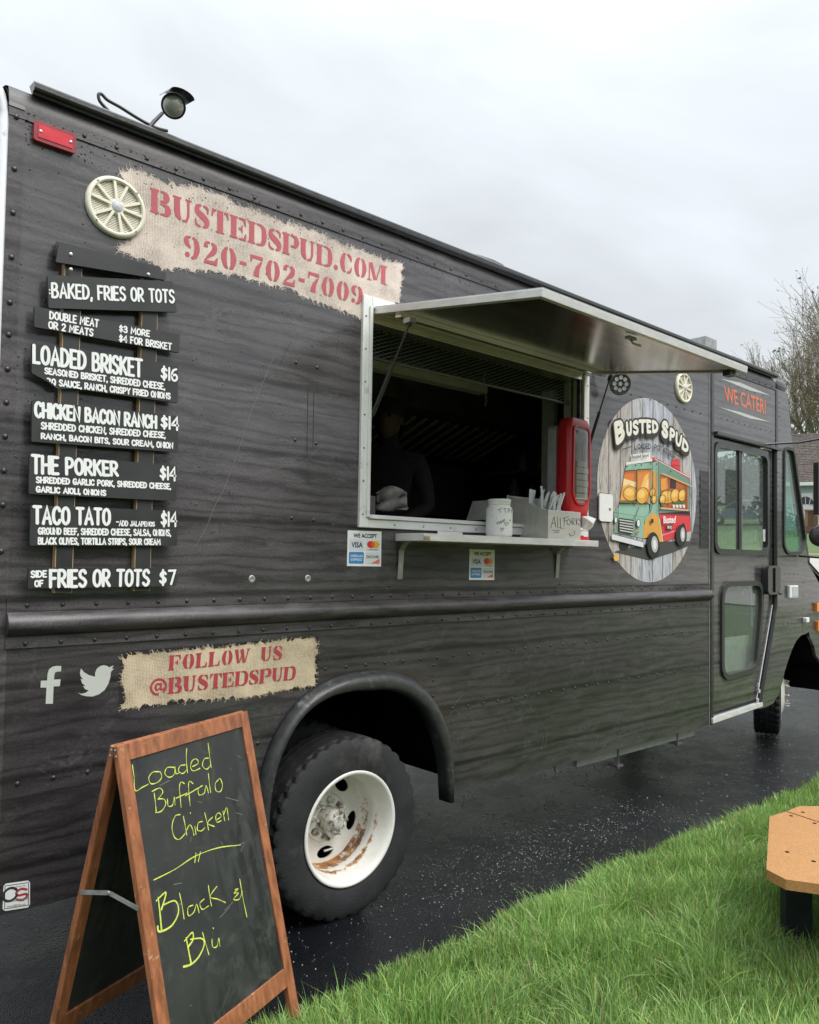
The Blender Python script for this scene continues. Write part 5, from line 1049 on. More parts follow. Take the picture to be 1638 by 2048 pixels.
def stencil(txt, q, y, mt, name, par, gap=.13, space=.4):
    ink = Ink((0, -1, 0)); quad = [P(a, b, y) for a, b in q]; x = 0; pl = []
    for c in txt:
        if c == ' ': x += space; continue
        pl.append((x, c)); x += SG[c][0] + gap
    tot = x - gap; um = np.linalg.norm(quad[1] - quad[0]) / tot; vm = np.linalg.norm(quad[0] - quad[3]); ws = (um + vm) / 2
    for x0, c in pl:
        for k, pts in SG[c][1]:
            mp_ = lambda p: lerp_quad(quad, (x0 + p[0]) / tot, p[1])
            if k == 'p': ink.poly([mp_(p) for p in pts])
            elif k == 'd': ink.disc(mp_(pts[0]), pts[0][2] * ws)
            else:
                pp = catmull(pts, 5) if k == 's' else [np.array(p) for p in pts]; ink.stroke([mp_(p) for p in pp], [p[2] * um * 1.0 for p in pp], False)
    return ink.build(name, M[mt], par)
def ragged(pxs, y, mt, name, par, jit=.006, step=.012, fringe=.022, nf=1.0):
    pts = [P(a, b, y)[[0, 2]] for a, b in pxs]; n = len(pts); o = []
    for i in range(n):
        a, b = np.array(pts[i]), np.array(pts[(i + 1) % n]); L = np.linalg.norm(b - a); k = max(1, int(L / step)); d = (b - a) / L; nn = np.array((d[1], -d[0]))
        for j in range(k): o.append(a + d * L * (j + rng.uniform(-.2, .2)) / k + nn * rng.uniform(-jit, jit) * (1 + .8 * math.sin(j * .7)))
    ink = Ink((0, -1, 0)); base = MB().plate([tuple(p) for p in o], [], y, y).build(name, M[mt], par, recalc=False)
    cen = np.mean(o, 0)
    for i in range(int(len(o) * 2.6 * nf)):
        p = o[rng.randrange(len(o))]; d = p - cen; d = d / (abs(d) + .3); d /= np.linalg.norm(d) + 1e-9
        j = o.index if False else None
        a = math.atan2(d[1], d[0]) + rng.gauss(0, .75); L = rng.uniform(.3, 1) * fringe; q = p + L * np.array((math.cos(a), math.sin(a))); mdp = (p + q) / 2 + np.array((rng.gauss(0, .003), rng.gauss(0, .003)))
        s0 = p - .35 * (q - p); ink.stroke([(s0[0], y - .0004, s0[1]), (mdp[0], y - .0004, mdp[1]), (q[0], y - .0004, q[1])], [.0018, .0015, .0006], False)
    ink.build('loose_threads', M[mt], base); return base
bn = ragged([(240, 346), (262, 338), (285, 344), (330, 366), (400, 376), (440, 390), (470, 408), (520, 424), (560, 442), (600, 450), (640, 466), (690, 490), (720, 500), (770, 520), (804, 527), (803, 560), (798, 606), (760, 608), (737, 598), (728, 640), (690, 622), (640, 606), (600, 590), (575, 575), (545, 570), (500, 558), (470, 548), (430, 545), (400, 542), (362, 536), (330, 540), (290, 520), (236, 500), (262, 484), (268, 420), (262, 380)], -.0012, 'burlapA', 'burlap_banner', truck)
stencil('BUSTEDSPUD.COM', [(303, 375), (772, 533), (771, 570), (303, 424)], -.0022, 'redfade', 'lettering', bn)
stencil('920-702-7009', [(368, 468), (726, 575), (724, 611), (369, 514)], -.0022, 'redfade', 'lettering', bn, gap=.17)
bp = [P(a, b)[[0, 2]] for a, b in ((236, 1421), (634, 1376), (638, 1272), (243, 1303))]
bk = MB().plate(rpoly([tuple(p) for p in bp], .02), [], -.0008, -.0008).build('banner_backing', mat('matt_black_decal', (.012, .012, .013), .6), truck, recalc=False)
b2 = ragged([(245, 1318), (270, 1308), (330, 1304), (400, 1299), (450, 1296), (520, 1285), (580, 1280), (630, 1277), (634, 1300), (630, 1340), (629, 1372), (600, 1376), (560, 1379), (520, 1390), (470, 1396), (430, 1396), (390, 1399), (350, 1401), (300, 1410), (244, 1418), (250, 1390), (243, 1350), (250, 1332)], -.0014, 'burlapB', 'burlap_banner', truck, fringe=.018)
stencil('FOLLOW US', [(340, 1311), (565, 1291), (563, 1319), (338, 1341)], -.0026, 'red', 'lettering', b2, gap=.16, space=.75)
stencil('@BUSTEDSPUD', [(300, 1359), (592, 1332), (589, 1359), (299, 1392)], -.0026, 'red', 'lettering', b2)
# social marks
z6 = lambda L: [(a * .4151, 1180 + b * .4151) for a, b in L]
M['greyprint'] = mat('pale_grey_print', (.52, .54, .50), .5, var=.05)
def flat(pxs, y, mt, name, par, smooth=0, y2=None):
    pp = [P(a, b, y) for a, b in pxs]
    if smooth: pp = catmull(pp, smooth, True)
    i = Ink((0, -1, 0)); i.poly(pp); return i.build(name, M[mt] if isinstance(mt, str) else mt, par)
flat(z6([(220, 548), (224, 470), (195, 470), (197, 437), (227, 436), (229, 405), (236, 382), (252, 370), (270, 366), (295, 366), (294, 392), (278, 393), (266, 397), (262, 408), (260, 432), (292, 430), (288, 463), (258, 465), (255, 548)]), -.001, 'greyprint', 'social_mark', truck)
flat(z6([(375, 495), (392, 500), (412, 495), (428, 484), (410, 478), (400, 462), (412, 462), (396, 450), (388, 428), (400, 431), (388, 415), (385, 398), (390, 378), (405, 396), (428, 410), (458, 418), (458, 400), (466, 380), (482, 367), (500, 362), (516, 366), (526, 373), (548, 363), (538, 380), (550, 378), (534, 395), (532, 420), (522, 452), (504, 482), (478, 502), (446, 513), (415, 512), (392, 506)]), -.001, 'greyprint', 'social_mark', truck)
# sign maker's sticker
st = flat([(7, 1772), (12, 1767), (56, 1761), (60, 1765), (60, 1808), (56, 1815), (10, 1822), (5, 1818)], -.001, 'white', 'maker_sticker', truck)
i = Ink((0, -1, 0)); pp = [P(a, b, -.0014) for a, b in ((10, 1772), (57, 1765), (57, 1810), (9, 1818))]; i.stroke(pp, .0022, closed=True)
c = P(20.5, 1789, -.0014); i.stroke([c + .021 * np.array((1.05 * math.cos(t), 0, math.sin(t))) for t in np.linspace(.5, 5.9, 20)], .008)
i.build('lettering', M['marker'], st)
i = Ink((0, -1, 0)); i.stroke(catmull([P(a, b, -.0014) for a, b in ((53, 1779), (42, 1778), (33, 1785), (36, 1791), (52, 1788), (53, 1794), (44, 1800), (33, 1799))], 5), .008); i.build('monogram', M['red'], st)
font_text('absolutesigns', [P(a, b, -.0016) for a, b in ((9, 1799), (56, 1793), (56, 1801), (9, 1808))], mat('grey_ink', (.2, .2, .2)), 'lettering', st, lift=0)
font_text('Another Project By', [P(a, b, -.0016) for a, b in ((16, 1775), (51, 1769), (51, 1773), (16, 1779))], M['marker'], 'lettering', st)
font_text('www.ABSIGN.com', [P(a, b, -.0016) for a, b in ((14, 1811), (51, 1806), (51, 1810), (14, 1815.5))], M['marker'], 'lettering', st)
# WE CATER!
M['orange'] = mat('orange_print', (.72, .19, .09), .5, var=.06)
font_text('WE CATER!', [P(a, b, -.001) for a, b in ((1447, 771), (1531.5, 799), (1531.5, 829), (1451, 803))], M['orange'], 'we_cater_lettering', truck, bold=.018)
flat([(1441, 757), (1480, 765), (1541, 791), (1500, 781)], -.001, 'greyprint', 'print_flash', truck); flat([(1438, 814), (1480, 824), (1541, 844), (1500, 837)], -.001, 'greyprint', 'print_flash', truck)

# card stickers
M['cardblue'] = mat('card_blue', (.05, .25, .58), .4, var=.05); M['cardnavy'] = mat('card_navy', (.03, .05, .16), .4); M['tilegrey'] = mat('pale_card_tile', (.70, .72, .73), .5, var=.03)
M['mcr'] = mat('card_red', (.72, .03, .03), .4, var=.02); M['mco'] = mat('card_yellow', (.85, .42, .02), .4, var=.02); M['mcm'] = mat('card_orange', (.85, .14, .01), .4, var=.02)
def card_sticker(q):
    Q = [P(a, b, -.0008) for a, b in q]; U = lambda u, v, k=0: lerp_quad(Q, u, v) + np.array((0, -.0006 * k, 0))
    i = Ink((0, -1, 0)); i.poly([U(0, 0), U(1, 0), U(1, 1), U(0, 1)]); s_ = i.build('card_sticker', M['white'], truck)
    def R(u0, v0, u1, v1, mt, nm='card_logo', r=.03, k=1):
        i = Ink((0, -1, 0)); i.poly([U(u, v, k) for u, v in rrect(u0, v0, u1, v1, r, 3)]); return i.build(nm, M[mt], s_)
    T = lambda tx, u0, v0, u1, v1, mt, b=.02, k=2: font_text(tx, [U(u0, v1, k), U(u1, v1, k), U(u1, v0, k), U(u0, v0, k)], M[mt], 'lettering', s_, bold=b)
    T('WE ACCEPT', .17, .80, .86, .92, 'marker', .03)
    R(.05, .44, .48, .76, 'tilegrey'); R(.53, .44, .96, .76, 'tilegrey'); R(.05, .07, .48, .40, 'cardblue'); R(.53, .07, .96, .40, 'tilegrey')
    T('VISA', .11, .52, .44, .68, 'cardnavy', .03); T('AMERICAN', .09, .25, .44, .32, 'white', .015); T('EXPRESS', .10, .15, .43, .22, 'white', .015); T('DISCOVER', .56, .23, .93, .31, 'marker', .02)
    for cu, mt, k in ((.68, 'mcr', 2), (.81, 'mco', 2.6)):
        i = Ink((0, -1, 0)); i.poly([U(cu + .115 * math.cos(t), .62 + .10 * math.sin(t), k) for t in np.linspace(0, 6.283, 20)[:-1]]); i.build('card_logo', M[mt], s_)
    i = Ink((0, -1, 0)); i.poly([U(.745 + .055 * math.cos(t), .62 + .08 * math.sin(t), 3.2) for t in np.linspace(0, 6.283, 14)[:-1]]); i.build('card_logo', M['mcm'], s_)
    T('mastercard', .62, .46, .88, .50, 'marker', .01)
    i = Ink((0, -1, 0)); i.poly([U(.68, .08, 2), U(.95, .08, 2), U(.95, .22, 2)]); i.build('card_logo', M['orange'], s_)
card_sticker([(695.4, 1060.5), (763, 1063), (762, 1133), (693.7, 1132)]); card_sticker([(939, 1098), (989.4, 1100), (988.4, 1160), (938, 1160)])

# ---- round logo disc with cartoon truck
def plankmat():
    m_, t, b = new_mat('printed_grey_planks'); c = N(t, 'ShaderNodeTexCoord'); sp = N(t, 'ShaderNodeSeparateXYZ'); lk(t, c.outputs['Object'], sp.inputs[0])
    md = N(t, 'ShaderNodeMath', operation='PINGPONG'); lk(t, sp.outputs[0], md.inputs[0]); md.inputs[1].default_value = .066
    jl = ramp(t, md.outputs[0], [(.002, .08), (.006, 1.0)])
    fl = N(t, 'ShaderNodeMath', operation='DIVIDE'); lk(t, sp.outputs[0], fl.inputs[0]); fl.inputs[1].default_value = .132; f2 = N(t, 'ShaderNodeMath', operation='FLOOR'); lk(t, fl.outputs[0], f2.inputs[0])
    wn = N(t, 'ShaderNodeTexWhiteNoise', noise_dimensions='1D'); lk(t, f2.outputs[0], wn.inputs['W']); pc = ramp(t, wn.outputs[0], [(0, (.34, .31, .29)), (.35, (.54, .49, .45)), (.6, (.44, .46, .52)), (1, (.68, .64, .59))])
    g = noise(t, 9, 8, .68, (4.5, 1, .5), 1.5); gr = ramp(t, g.outputs[0], [(.32, .28), (.5, .95), (.7, 1.35)]); cc = mixc(t, 1.0, pc.outputs[0], gr.outputs[0], 'MULTIPLY'); cc = mixc(t, 1.0, cc, jl.outputs[0], 'MULTIPLY')
    lk(t, cc, b.inputs['Base Color']); b.inputs['Roughness'].default_value = .45; return m_
M['planks'] = plankmat()
lcx, lcz, lr = 4.765, 2.105, .627
dk = Ink((0, -1, 0)); dk.poly([(lcx + lr * (1.0) * math.cos(t), -.0012, lcz + lr * math.sin(t)) for t in np.linspace(0, 6.283, 73)[:-1]]); disc = dk.build('logo_disc', M['planks'], truck)
zl = lambda L: [(1180 + a / 5.118, 780 + b / 5.12) for a, b in L]
LY = [-.0022]
def lp(L, col, name='logo_shape', smooth=0):
    LY[0] -= .00012; key = 'lg%s' % (col,)
    if key not in M: M[key] = mat('print_%02d%02d%02d' % tuple(int(x * 99) for x in col), col, .45, var=.04)
    return flat(zl(L), LY[0], key, name, disc, smooth)
def lell(cx, cy, rx, ry, col, rot=0, name='logo_shape', n=22): return lp([(cx + rx * math.cos(t) * math.cos(rot) - ry * math.sin(t) * math.sin(rot), cy + rx * math.cos(t) * math.sin(rot) + ry * math.sin(t) * math.cos(rot)) for t in np.linspace(0, 6.283, n + 1)[:-1]], col, name)
GR, GRD, RD, RDD, OR, YE, BK, WH = (.28, .47, .36), (.16, .29, .22), (.70, .05, .06), (.38, .02, .03), (.72, .36, .07), (.85, .55, .16), (.02, .018, .018), (.78, .77, .72)
lp([(240, 1660), (420, 1700), (600, 1745), (860, 1660), (1025, 1590), (1030, 1548), (700, 1550), (300, 1640)], (.06, .058, .055), 'logo_shadow')
lell(345, 1595, 52, 55, BK)
lp([(362, 765), (372, 735), (640, 688), (705, 712), (1022, 888), (1020, 1240), (1028, 1290), (1032, 1443), (990, 1452), (950, 1500), (905, 1502), (760, 1560), (740, 1562), (640, 1530), (560, 1525), (240, 1462), (243, 1252), (298, 1172)], BK, 'logo_outline')
lp([(370, 768), (640, 742), (638, 1165), (600, 1165), (303, 1162)], GR, 'logo_front'); lp([(300, 1170), (600, 1172), (612, 1262), (560, 1300), (247, 1252)], (.30, .50, .39)); lp([(247, 1256), (560, 1302), (545, 1520), (243, 1458)], GR)
lp([(642, 742), (698, 722), (702, 1262), (750, 1555), (700, 1550), (610, 1420), (560, 1500), (562, 1302), (612, 1262)], GR); lp([(700, 722), (1018, 905), (1016, 1240), (702, 1262)], GRD)
lp([(545, 1518), (548, 1400), (590, 1300), (660, 1255), (692, 1290), (748, 1555), (705, 1552), (660, 1460), (610, 1470), (590, 1515)], OR, 'logo_fender')
lp([(704, 1264), (1022, 1280), (1028, 1440), (985, 1448), (968, 1370), (940, 1365), (905, 1498), (760, 1555)], RD, 'logo_side'); lp([(704, 1264), (1022, 1280), (1022, 1292), (706, 1278)], RDD)
lp([(740, 1480), (900, 1430), (900, 1440), (742, 1492)], (.75, .3, .3)); lp([(700, 1290), (716, 1330), (752, 1552), (742, 1555)], (.75, .62, .3))
lp([(366, 768), (372, 738), (640, 690), (640, 730)], WH, 'logo_roof'); lp([(625, 692), (660, 690), (1022, 886), (1020, 912), (700, 726), (640, 722)], RD); lp([(660, 700), (1020, 893), (1018, 900), (670, 712)], WH)
lp([(415, 665), (612, 638), (618, 700), (418, 726)], WH, 'logo_sign'); lp([(612, 638), (655, 682), (650, 690), (618, 700)], (.5, .48, .44))
lp([(842, 712), (880, 703), (915, 715), (920, 760), (926, 826), (885, 806), (838, 782), (832, 740)], RD, 'logo_chimney'); lp([(836, 765), (918, 770), (916, 784), (840, 778)], RDD)
lp([(355, 832), (472, 822), (468, 1163), (302, 1158)], (.70, .20, .03), 'logo_windscreen'); lp([(345, 905), (472, 945), (468, 1000), (335, 1010)], (.90, .68, .35)); lp([(340, 985), (400, 960), (440, 990), (440, 1120), (310, 1125)], (.80, .42, .10))
lp([(485, 816), (632, 810), (602, 1160), (484, 1163)], (.72, .25, .04), 'logo_windscreen'); lp([(520, 1000), (560, 880), (600, 850), (590, 1000)], (.88, .50, .14)); lp([(560, 980), (600, 900), (598, 1020)], (.92, .62, .25))
lp([(648, 832), (690, 850), (684, 1152), (626, 1165)], (.72, .30, .05), 'logo_window'); lp([(722, 862), (1002, 965), (1004, 1225), (724, 1198)], (.45, .13, .03), 'logo_hatch'); lp([(815, 905), (880, 925), (880, 1010), (815, 1010)], (.05, .02, .02))
lp([(724, 910), (790, 900), (800, 1010), (726, 1030)], (.80, .32, .06))
for x, y, rx, ry in ((418, 1062, 82, 76), (537, 1082, 64, 86), (640, 1050, 30, 50), (655, 1120, 32, 45), (790, 1095, 70, 72), (872, 1080, 48, 72), (945, 1078, 42, 65), (745, 1120, 35, 50)):
    lell(x, y, rx, ry, BK, .15, 'logo_potato'); lell(x, y, rx - 5, ry - 5, (.80, .40, .06), .15, 'logo_potato'); lell(x - rx * .18, y - ry * .2, rx * .55, ry * .5, (.90, .58, .16), .2, 'logo_potato'); lp([(x + rx * .25, y + ry * .75), (x + rx * .8, y + ry * .2), (x + rx * .75, y - ry * .3), (x + rx * .5, y + ry * .3)], (.55, .2, .03))
for x0, y0, x1, y1 in ((305, 1130, 440, 1158), (440, 1120, 480, 1160), (565, 1140, 600, 1158), (725, 1150, 760, 1190), (850, 1140, 975, 1165)):
    for k in range(max(2, int((x1 - x0) / 14))): xx = x0 + k * 14; lp([(xx, y1), (xx + 4, y0 + rng.uniform(-6, 6)), (xx + 9, y0 + 6), (xx + 15, y0 + rng.uniform(-4, 8)), (xx + 14, y1)], (.07, .16, .04), 'logo_lettuce')
for k in range(4): lp([(845 + 34 * k, 1172), (872 + 34 * k, 1176), (870 + 34 * k, 1208), (848 + 34 * k, 1205)], WH, 'logo_cup')
lp([(722, 1200), (1006, 1222), (1010, 1240), (724, 1218)], (.75, .40, .28), 'logo_counter'); lp([(722, 852), (762, 856), (1050, 985), (1048, 993), (985, 968)], (.78, .42, .2), 'logo_awning')
i = Ink((0, -1, 0))
def ls(L, wt=.006): i.stroke([P(a, b, LY[0] - .0006) for a, b in zl(L)], wt)
ls([(478, 820), (474, 1163)], .009); ls([(303, 1166), (600, 1168)]); ls([(800, 900), (800, 1205)], .005); ls([(360, 830), (470, 820)]); ls([(484, 815), (632, 809)]); ls([(640, 742), (640, 1165), (612, 1262)]); ls([(288, 1180), (285, 1460)]); ls([(460, 1290), (458, 1500)]); ls([(500, 1200), (470, 1290)]); ls([(698, 722), (702, 1262)]); ls([(985, 970), (985, 1222)], .008)
i.build('logo_lines', M['lg%s' % (BK,)], disc)
lp([(300, 1308), (446, 1330), (440, 1478), (300, 1446)], BK, 'logo_grille')
for k in range(5): lp([(303, 1322 + 27 * k), (442, 1343 + 28 * k), (442, 1355 + 28 * k), (303, 1334 + 27 * k)], (.6, .6, .58), 'logo_grille_bar')
for x, y, rx, ry in ((264, 1330, 16, 36), (497, 1364, 20, 44)): lell(x, y, rx, ry, BK); lell(x, y, rx - 5, ry - 7, (.75, .82, .78)); lell(x - 2, y - 6, rx * .4, ry * .4, WH)
lell(268, 1410, 8, 14, (.6, .12, .08)); lell(492, 1455, 11, 16, (.7, .12, .08)); lp([(625, 1320), (650, 1320), (650, 1362), (625, 1362)], BK)
lp([(218, 1468), (552, 1556), (552, 1618), (220, 1535)], BK); lp([(222, 1474), (548, 1560), (548, 1612), (224, 1530)], (.70, .72, .74), 'logo_bumper')
lell(650, 1590, 64, 136, BK, -.05, 'logo_wheel'); lell(662, 1580, 34, 84, (.45, .46, .46), -.05, 'logo_wheel'); lell(662, 1580, 18, 50, (.75, .76, .76), -.05, 'logo_wheel')
lell(935, 1490, 55, 112, BK, 0, 'logo_wheel'); lell(950, 1480, 24, 74, (.45, .46, .46), 0, 'logo_wheel'); lell(950, 1480, 12, 40, (.75, .76, .76), 0, 'logo_wheel')
lell(270, 1718, 28, 34, (.82, .45, .08), 0, 'logo_potato')
for x, y in ((377, 785), (467, 773), (525, 768), (620, 757), (680, 760), (826, 833)): lell(x, y, 8, 9, BK, 0, 'logo_dot', 8)
DARK = (.035, .026, .024)
def logo_letter(ink, ch, q, wt, dy, y, dx=0):
    quad = [P(1180 + (a + dx) / 5.118, 780 + (b + dy) / 5.12, y) for a, b in q]; wd, g = GL[ch]
    for fl, pts in parse(g):
        if fl: pts = catmull(pts, 6, fl == '@')
        ink.stroke([lerp_quad(quad, p[0] / max(wd, .1), p[1]) for p in pts], wt, True, closed=(fl == '@'))
LT = [('B', [(262, 352), (335, 325), (340, 488), (280, 535)], .046), ('U', [(378, 340), (416, 332), (418, 450), (385, 458)], .030), ('S', [(443, 330), (488, 322), (486, 438), (450, 448)], .030), ('T', [(505, 320), (565, 318), (562, 430), (512, 432)], .030), ('E', [(585, 318), (618, 322), (618, 428), (590, 428)], .030), ('D', [(643, 322), (690, 335), (690, 425), (646, 425)], .030),
      ('S', [(748, 330), (792, 350), (786, 485), (742, 452)], .042), ('P', [(826, 400), (866, 425), (852, 530), (822, 505)], .030), ('U', [(888, 440), (934, 475), (916, 575), (882, 545)], .030), ('D', [(958, 505), (1004, 555), (996, 638), (946, 595)], .032)]
y1 = LY[0] - .0010; i = Ink((0, -1, 0))
for ch, q, wt in LT:
    for dy in (25, 13, 0): logo_letter(i, ch, q, wt * .82 + .027, dy, y1)
i.build('logo_lettering', mat('logo_dark_brown', DARK, .45, var=.04), disc)
i = Ink((0, -1, 0))
for ch, q, wt in LT: logo_letter(i, ch, q, wt * .82, 0, y1 - .0014)
i.build('logo_lettering', mat('logo_cream', (.80, .78, .68), .45, var=.03), disc)
i = Ink((0, -1, 0)); s_ = 'LOADED POTATOES'; path = catmull([np.array(p, float) for p in ((455, 584), (520, 578), (600, 576), (680, 588), (750, 612), (812, 642), (862, 668))], 8)
L = np.cumsum([0] + [np.linalg.norm(path[k + 1] - path[k]) for k in range(len(path) - 1)]); pos = np.linspace(8, L[-1] - 8, len(s_))
for ch, d in zip(s_, pos):
    if ch == ' ': continue
    k = min(np.searchsorted(L, d), len(path) - 1); p = path[k]; t = path[min(k + 1, len(path) - 1)] - path[max(k - 1, 0)]; t /= np.linalg.norm(t); nn = np.array((t[1] * .15, -1.0)) ; w2 = 11
    q = [p - t * w2 + nn * 24, p + t * w2 + nn * 24, p + t * w2 - nn * 24, p - t * w2 - nn * 24]; logo_letter(i, ch, q, .0072, 0, y1)
for L_2 in ([(335, 608), (430, 576)], [(875, 655), (955, 712)]): i.stroke([P(a, b, y1) for a, b in zl(L_2)], .006)
i.build('logo_lettering', mat('logo_dark_text', DARK, .45, var=.04), disc)
y2 = LY[0] - .0012
def script_words(txt, quad, wt, mt, slant=.1):
    font_text(txt, [P(a, b, y2) for a, b in zl(quad)], mt, 'logo_lettering', disc, bold=wt)
script_words('Busted Spud', [(425, 668), (598, 650), (600, 690), (424, 712)], .02, M['marker']); script_words('Busted', [(752, 1292), (880, 1290), (872, 1362), (752, 1368)], .03, M['white'])
lp([(785, 1385), (845, 1383), (845, 1426), (786, 1428)], BK); script_words('SPUD', [(791, 1391), (840, 1390), (840, 1420), (791, 1421)], .03, M['white'])

# ================================================================ MENU SIGN fixed to the truck side
menu = empty('menu_sign', (1.1, -.04, 1.48), 'black plank menu sign with white hand lettering mounted on the truck side', 'menu sign')
def pxplank(name, q, y, th, mt, par, rnd=.004, edge=None):
    pts = [tuple(P(a, b, y)[[0, 2]]) for a, b in q]; o = MB().plate(rpoly(pts, rnd, 2), [], y, y + th).build(name, M[mt], par); return o
def post(xa, xb, ztop, zbot):
    o = MB().box((xa + .0012, -.0352, zbot), (xb - .0012, -.0345, ztop)).build('post_face', M['board'], None); bpy.data.objects.remove(o)
    p = MB().box((xa, -.0345, zbot), (xb, -.004, ztop)).build('post', M['wood_raw'], menu); MB().box((xa + .002, -.0358, zbot + .001), (xb - .002, -.0347, ztop)).build('painted_face', M['board'], p)
a = P(128, 540, -.035); b = P(163, 545, -.035); c = P(110, 1186, -.035); post((a[0] + c[0]) / 2 , (a[0] + c[0]) / 2 + (b[0] - a[0]), a[2] + .03, c[2])
a = P(283, 624, -.035); b = P(314.5, 624, -.035); c = P(269, 1182, -.035); post((a[0] + c[0]) / 2, (a[0] + c[0]) / 2 + (b[0] - a[0]), a[2] + .13, c[2])
BY = -.048
rail = pxplank('top_rail', [(117, 487), (333, 545), (331, 560), (112, 524)], BY - .004, .014, 'board', menu)
pxplank('top_rail', [(114, 482), (322, 535), (322, 548), (108, 512)], BY + .022, .012, 'board', menu)
for q in ((142, 508.5), (142, 539), (297, 549)): MB().dome(P(*q, BY - .005), (0, -1, 0), .0075, .004).build('screw', M['screw'], rail)
bd = [pxplank('menu_board', q, BY, .013, 'board', menu) for q in (
 [(95, 551), (108, 550), (150, 553), (345, 562.5), (354, 624), (97.5, 616)], [(69, 612.5), (360, 669), (359, 705.5), (68.7, 653.6)],
 [(64, 687), (356, 730.5), (356, 806), (155, 778), (113, 777), (98, 765), (85, 757.5), (63.5, 746)], [(64, 800), (357, 832), (356.5, 904.6), (63.3, 883)],
 [(59, 907), (354, 931), (352.5, 1002), (57.7, 987.7)], [(61.5, 1010), (355.6, 1022), (354, 1092), (59.5, 1091)], [(57, 1134.6), (355, 1136.5), (352.5, 1172), (56, 1177)])]
TY = BY - .0012
def mt_(b_, lines, clip=None):
    ink = Ink((0, -1, 0))
    for txt, q, wt in lines: pxtext(ink, txt, q, wt * (.70 if wt > .01 else .80), TY, jit=.012)
    if clip:
        keep = []
        for f in ink.mb.f:
            c = np.mean([ink.mb.v[i_] for i_ in f], 0); keep.append(clip(c))
        ink.mb.sm = [s_ for s_, k in zip(ink.mb.sm, keep) if k]; ink.mb.f = [f for f, k in zip(ink.mb.f, keep) if k]
    ink.build('lettering', M['white'], b_)
SM = .0068
mt_(bd[0], [('BAKED, FRIES OR TOTS', [(104, 567), (347, 581), (348, 605), (105, 594.5)], .0115), (':', [(99.5, 574), (100.5, 574), (100.5, 592), (99.5, 592)], .006)])
mt_(bd[1], [('DOUBLE MEAT', [(100, 623), (197, 640), (196, 654), (100, 637)], SM), ('OR 2 MEATS', [(98, 643), (186, 659), (185, 672), (98, 656)], SM), ('$3 MORE', [(239, 651), (299, 662), (298.5, 673), (239, 663)], SM), ('$4 FOR BRISKET', [(239, 670), (342.5, 687.5), (342, 699.5), (239, 682.5)], SM)])
c0, c1_, c2_ = P(84, 755, TY), P(114, 775, TY), P(150, 776.5, TY)
def clip3(c):
    if c[0] > c1_[0]: return True
    t = (c[0] - c0[0]) / (c1_[0] - c0[0]); return c[2] > c0[2] + (c1_[2] - c0[2]) * t + .004
mt_(bd[2], [('LOADED BRISKET', [(68, 691), (283, 720), (283, 753), (68, 725)], .0155), ('$16', [(323, 734), (354, 738), (354, 762), (323, 758)], .0115), ('SEASONED BRISKET, SHREDDED CHEESE,', [(90, 736), (329, 767), (329, 779), (90, 747)], SM), ('BBQ SAUCE, RANCH, CRISPY FRIED ONIONS', [(86, 756), (340, 787), (340, 798), (86, 767.5)], SM)], clip3)
mt_(bd[3], [('CHICKEN BACON RANCH', [(71, 805), (312, 833), (312, 856), (71, 833)], .0145), ('$14', [(323, 833), (355.5, 835), (355.5, 860), (323, 855)], .0125), ('SHREDDED CHICKEN, SHREDDED CHEESE,', [(83, 845), (331, 865), (330, 876), (83, 857.5)], SM), ('RANCH, BACON BITS, SOUR CREAM, ONION', [(83, 867), (345, 886), (345, 896.5), (83, 877)], SM)])
mt_(bd[4], [('THE PORKER', [(65, 911), (234, 925), (235, 951), (65, 946)], .0155), ('$14', [(321, 934), (350.5, 935), (350.5, 961), (321, 957)], .0115), ('SHREDDED GARLIC PORK, SHREDDED CHEESE,', [(73, 954), (341, 968), (341, 978), (73, 965)], SM), ('GARLIC AIOLI, ONIONS', [(73, 973), (211, 981), (211, 991), (73, 983.5)], SM)])
mt_(bd[5], [('TACO TATO', [(68, 1013.5), (219, 1019), (219, 1049), (68, 1046.5)], .0155), ('***ADD JALAPENOS', [(233, 1041), (309, 1044.5), (309, 1052.5), (233, 1051.5)], .0050), ('$14', [(323, 1024), (352, 1025), (352, 1052.5), (323, 1051)], .0115), ('GROUND BEEF, SHREDDED CHEESE, SALSA, ONIONS,', [(77, 1056), (341, 1060), (341, 1071.5), (77, 1068)], .0064), ('BLACK OLIVES, TORTILLA STRIPS, SOUR CREAM', [(77, 1075.5), (320, 1078.5), (320, 1089), (77, 1088)], .0064)])
mt_(bd[6], [('SIDE', [(62.5, 1142.5), (92.5, 1141.5), (92.5, 1153.5), (62.5, 1154.5)], .0070), ('OF', [(70, 1161.5), (85.5, 1161), (85.5, 1172.5), (70, 1173)], .0070), ('FRIES OR TOTS', [(101, 1141), (298, 1140.5), (297, 1170), (101, 1173.5)], .0155), ('$7', [(320, 1142), (350, 1141), (349.5, 1168), (320, 1168.5)], .0125)])

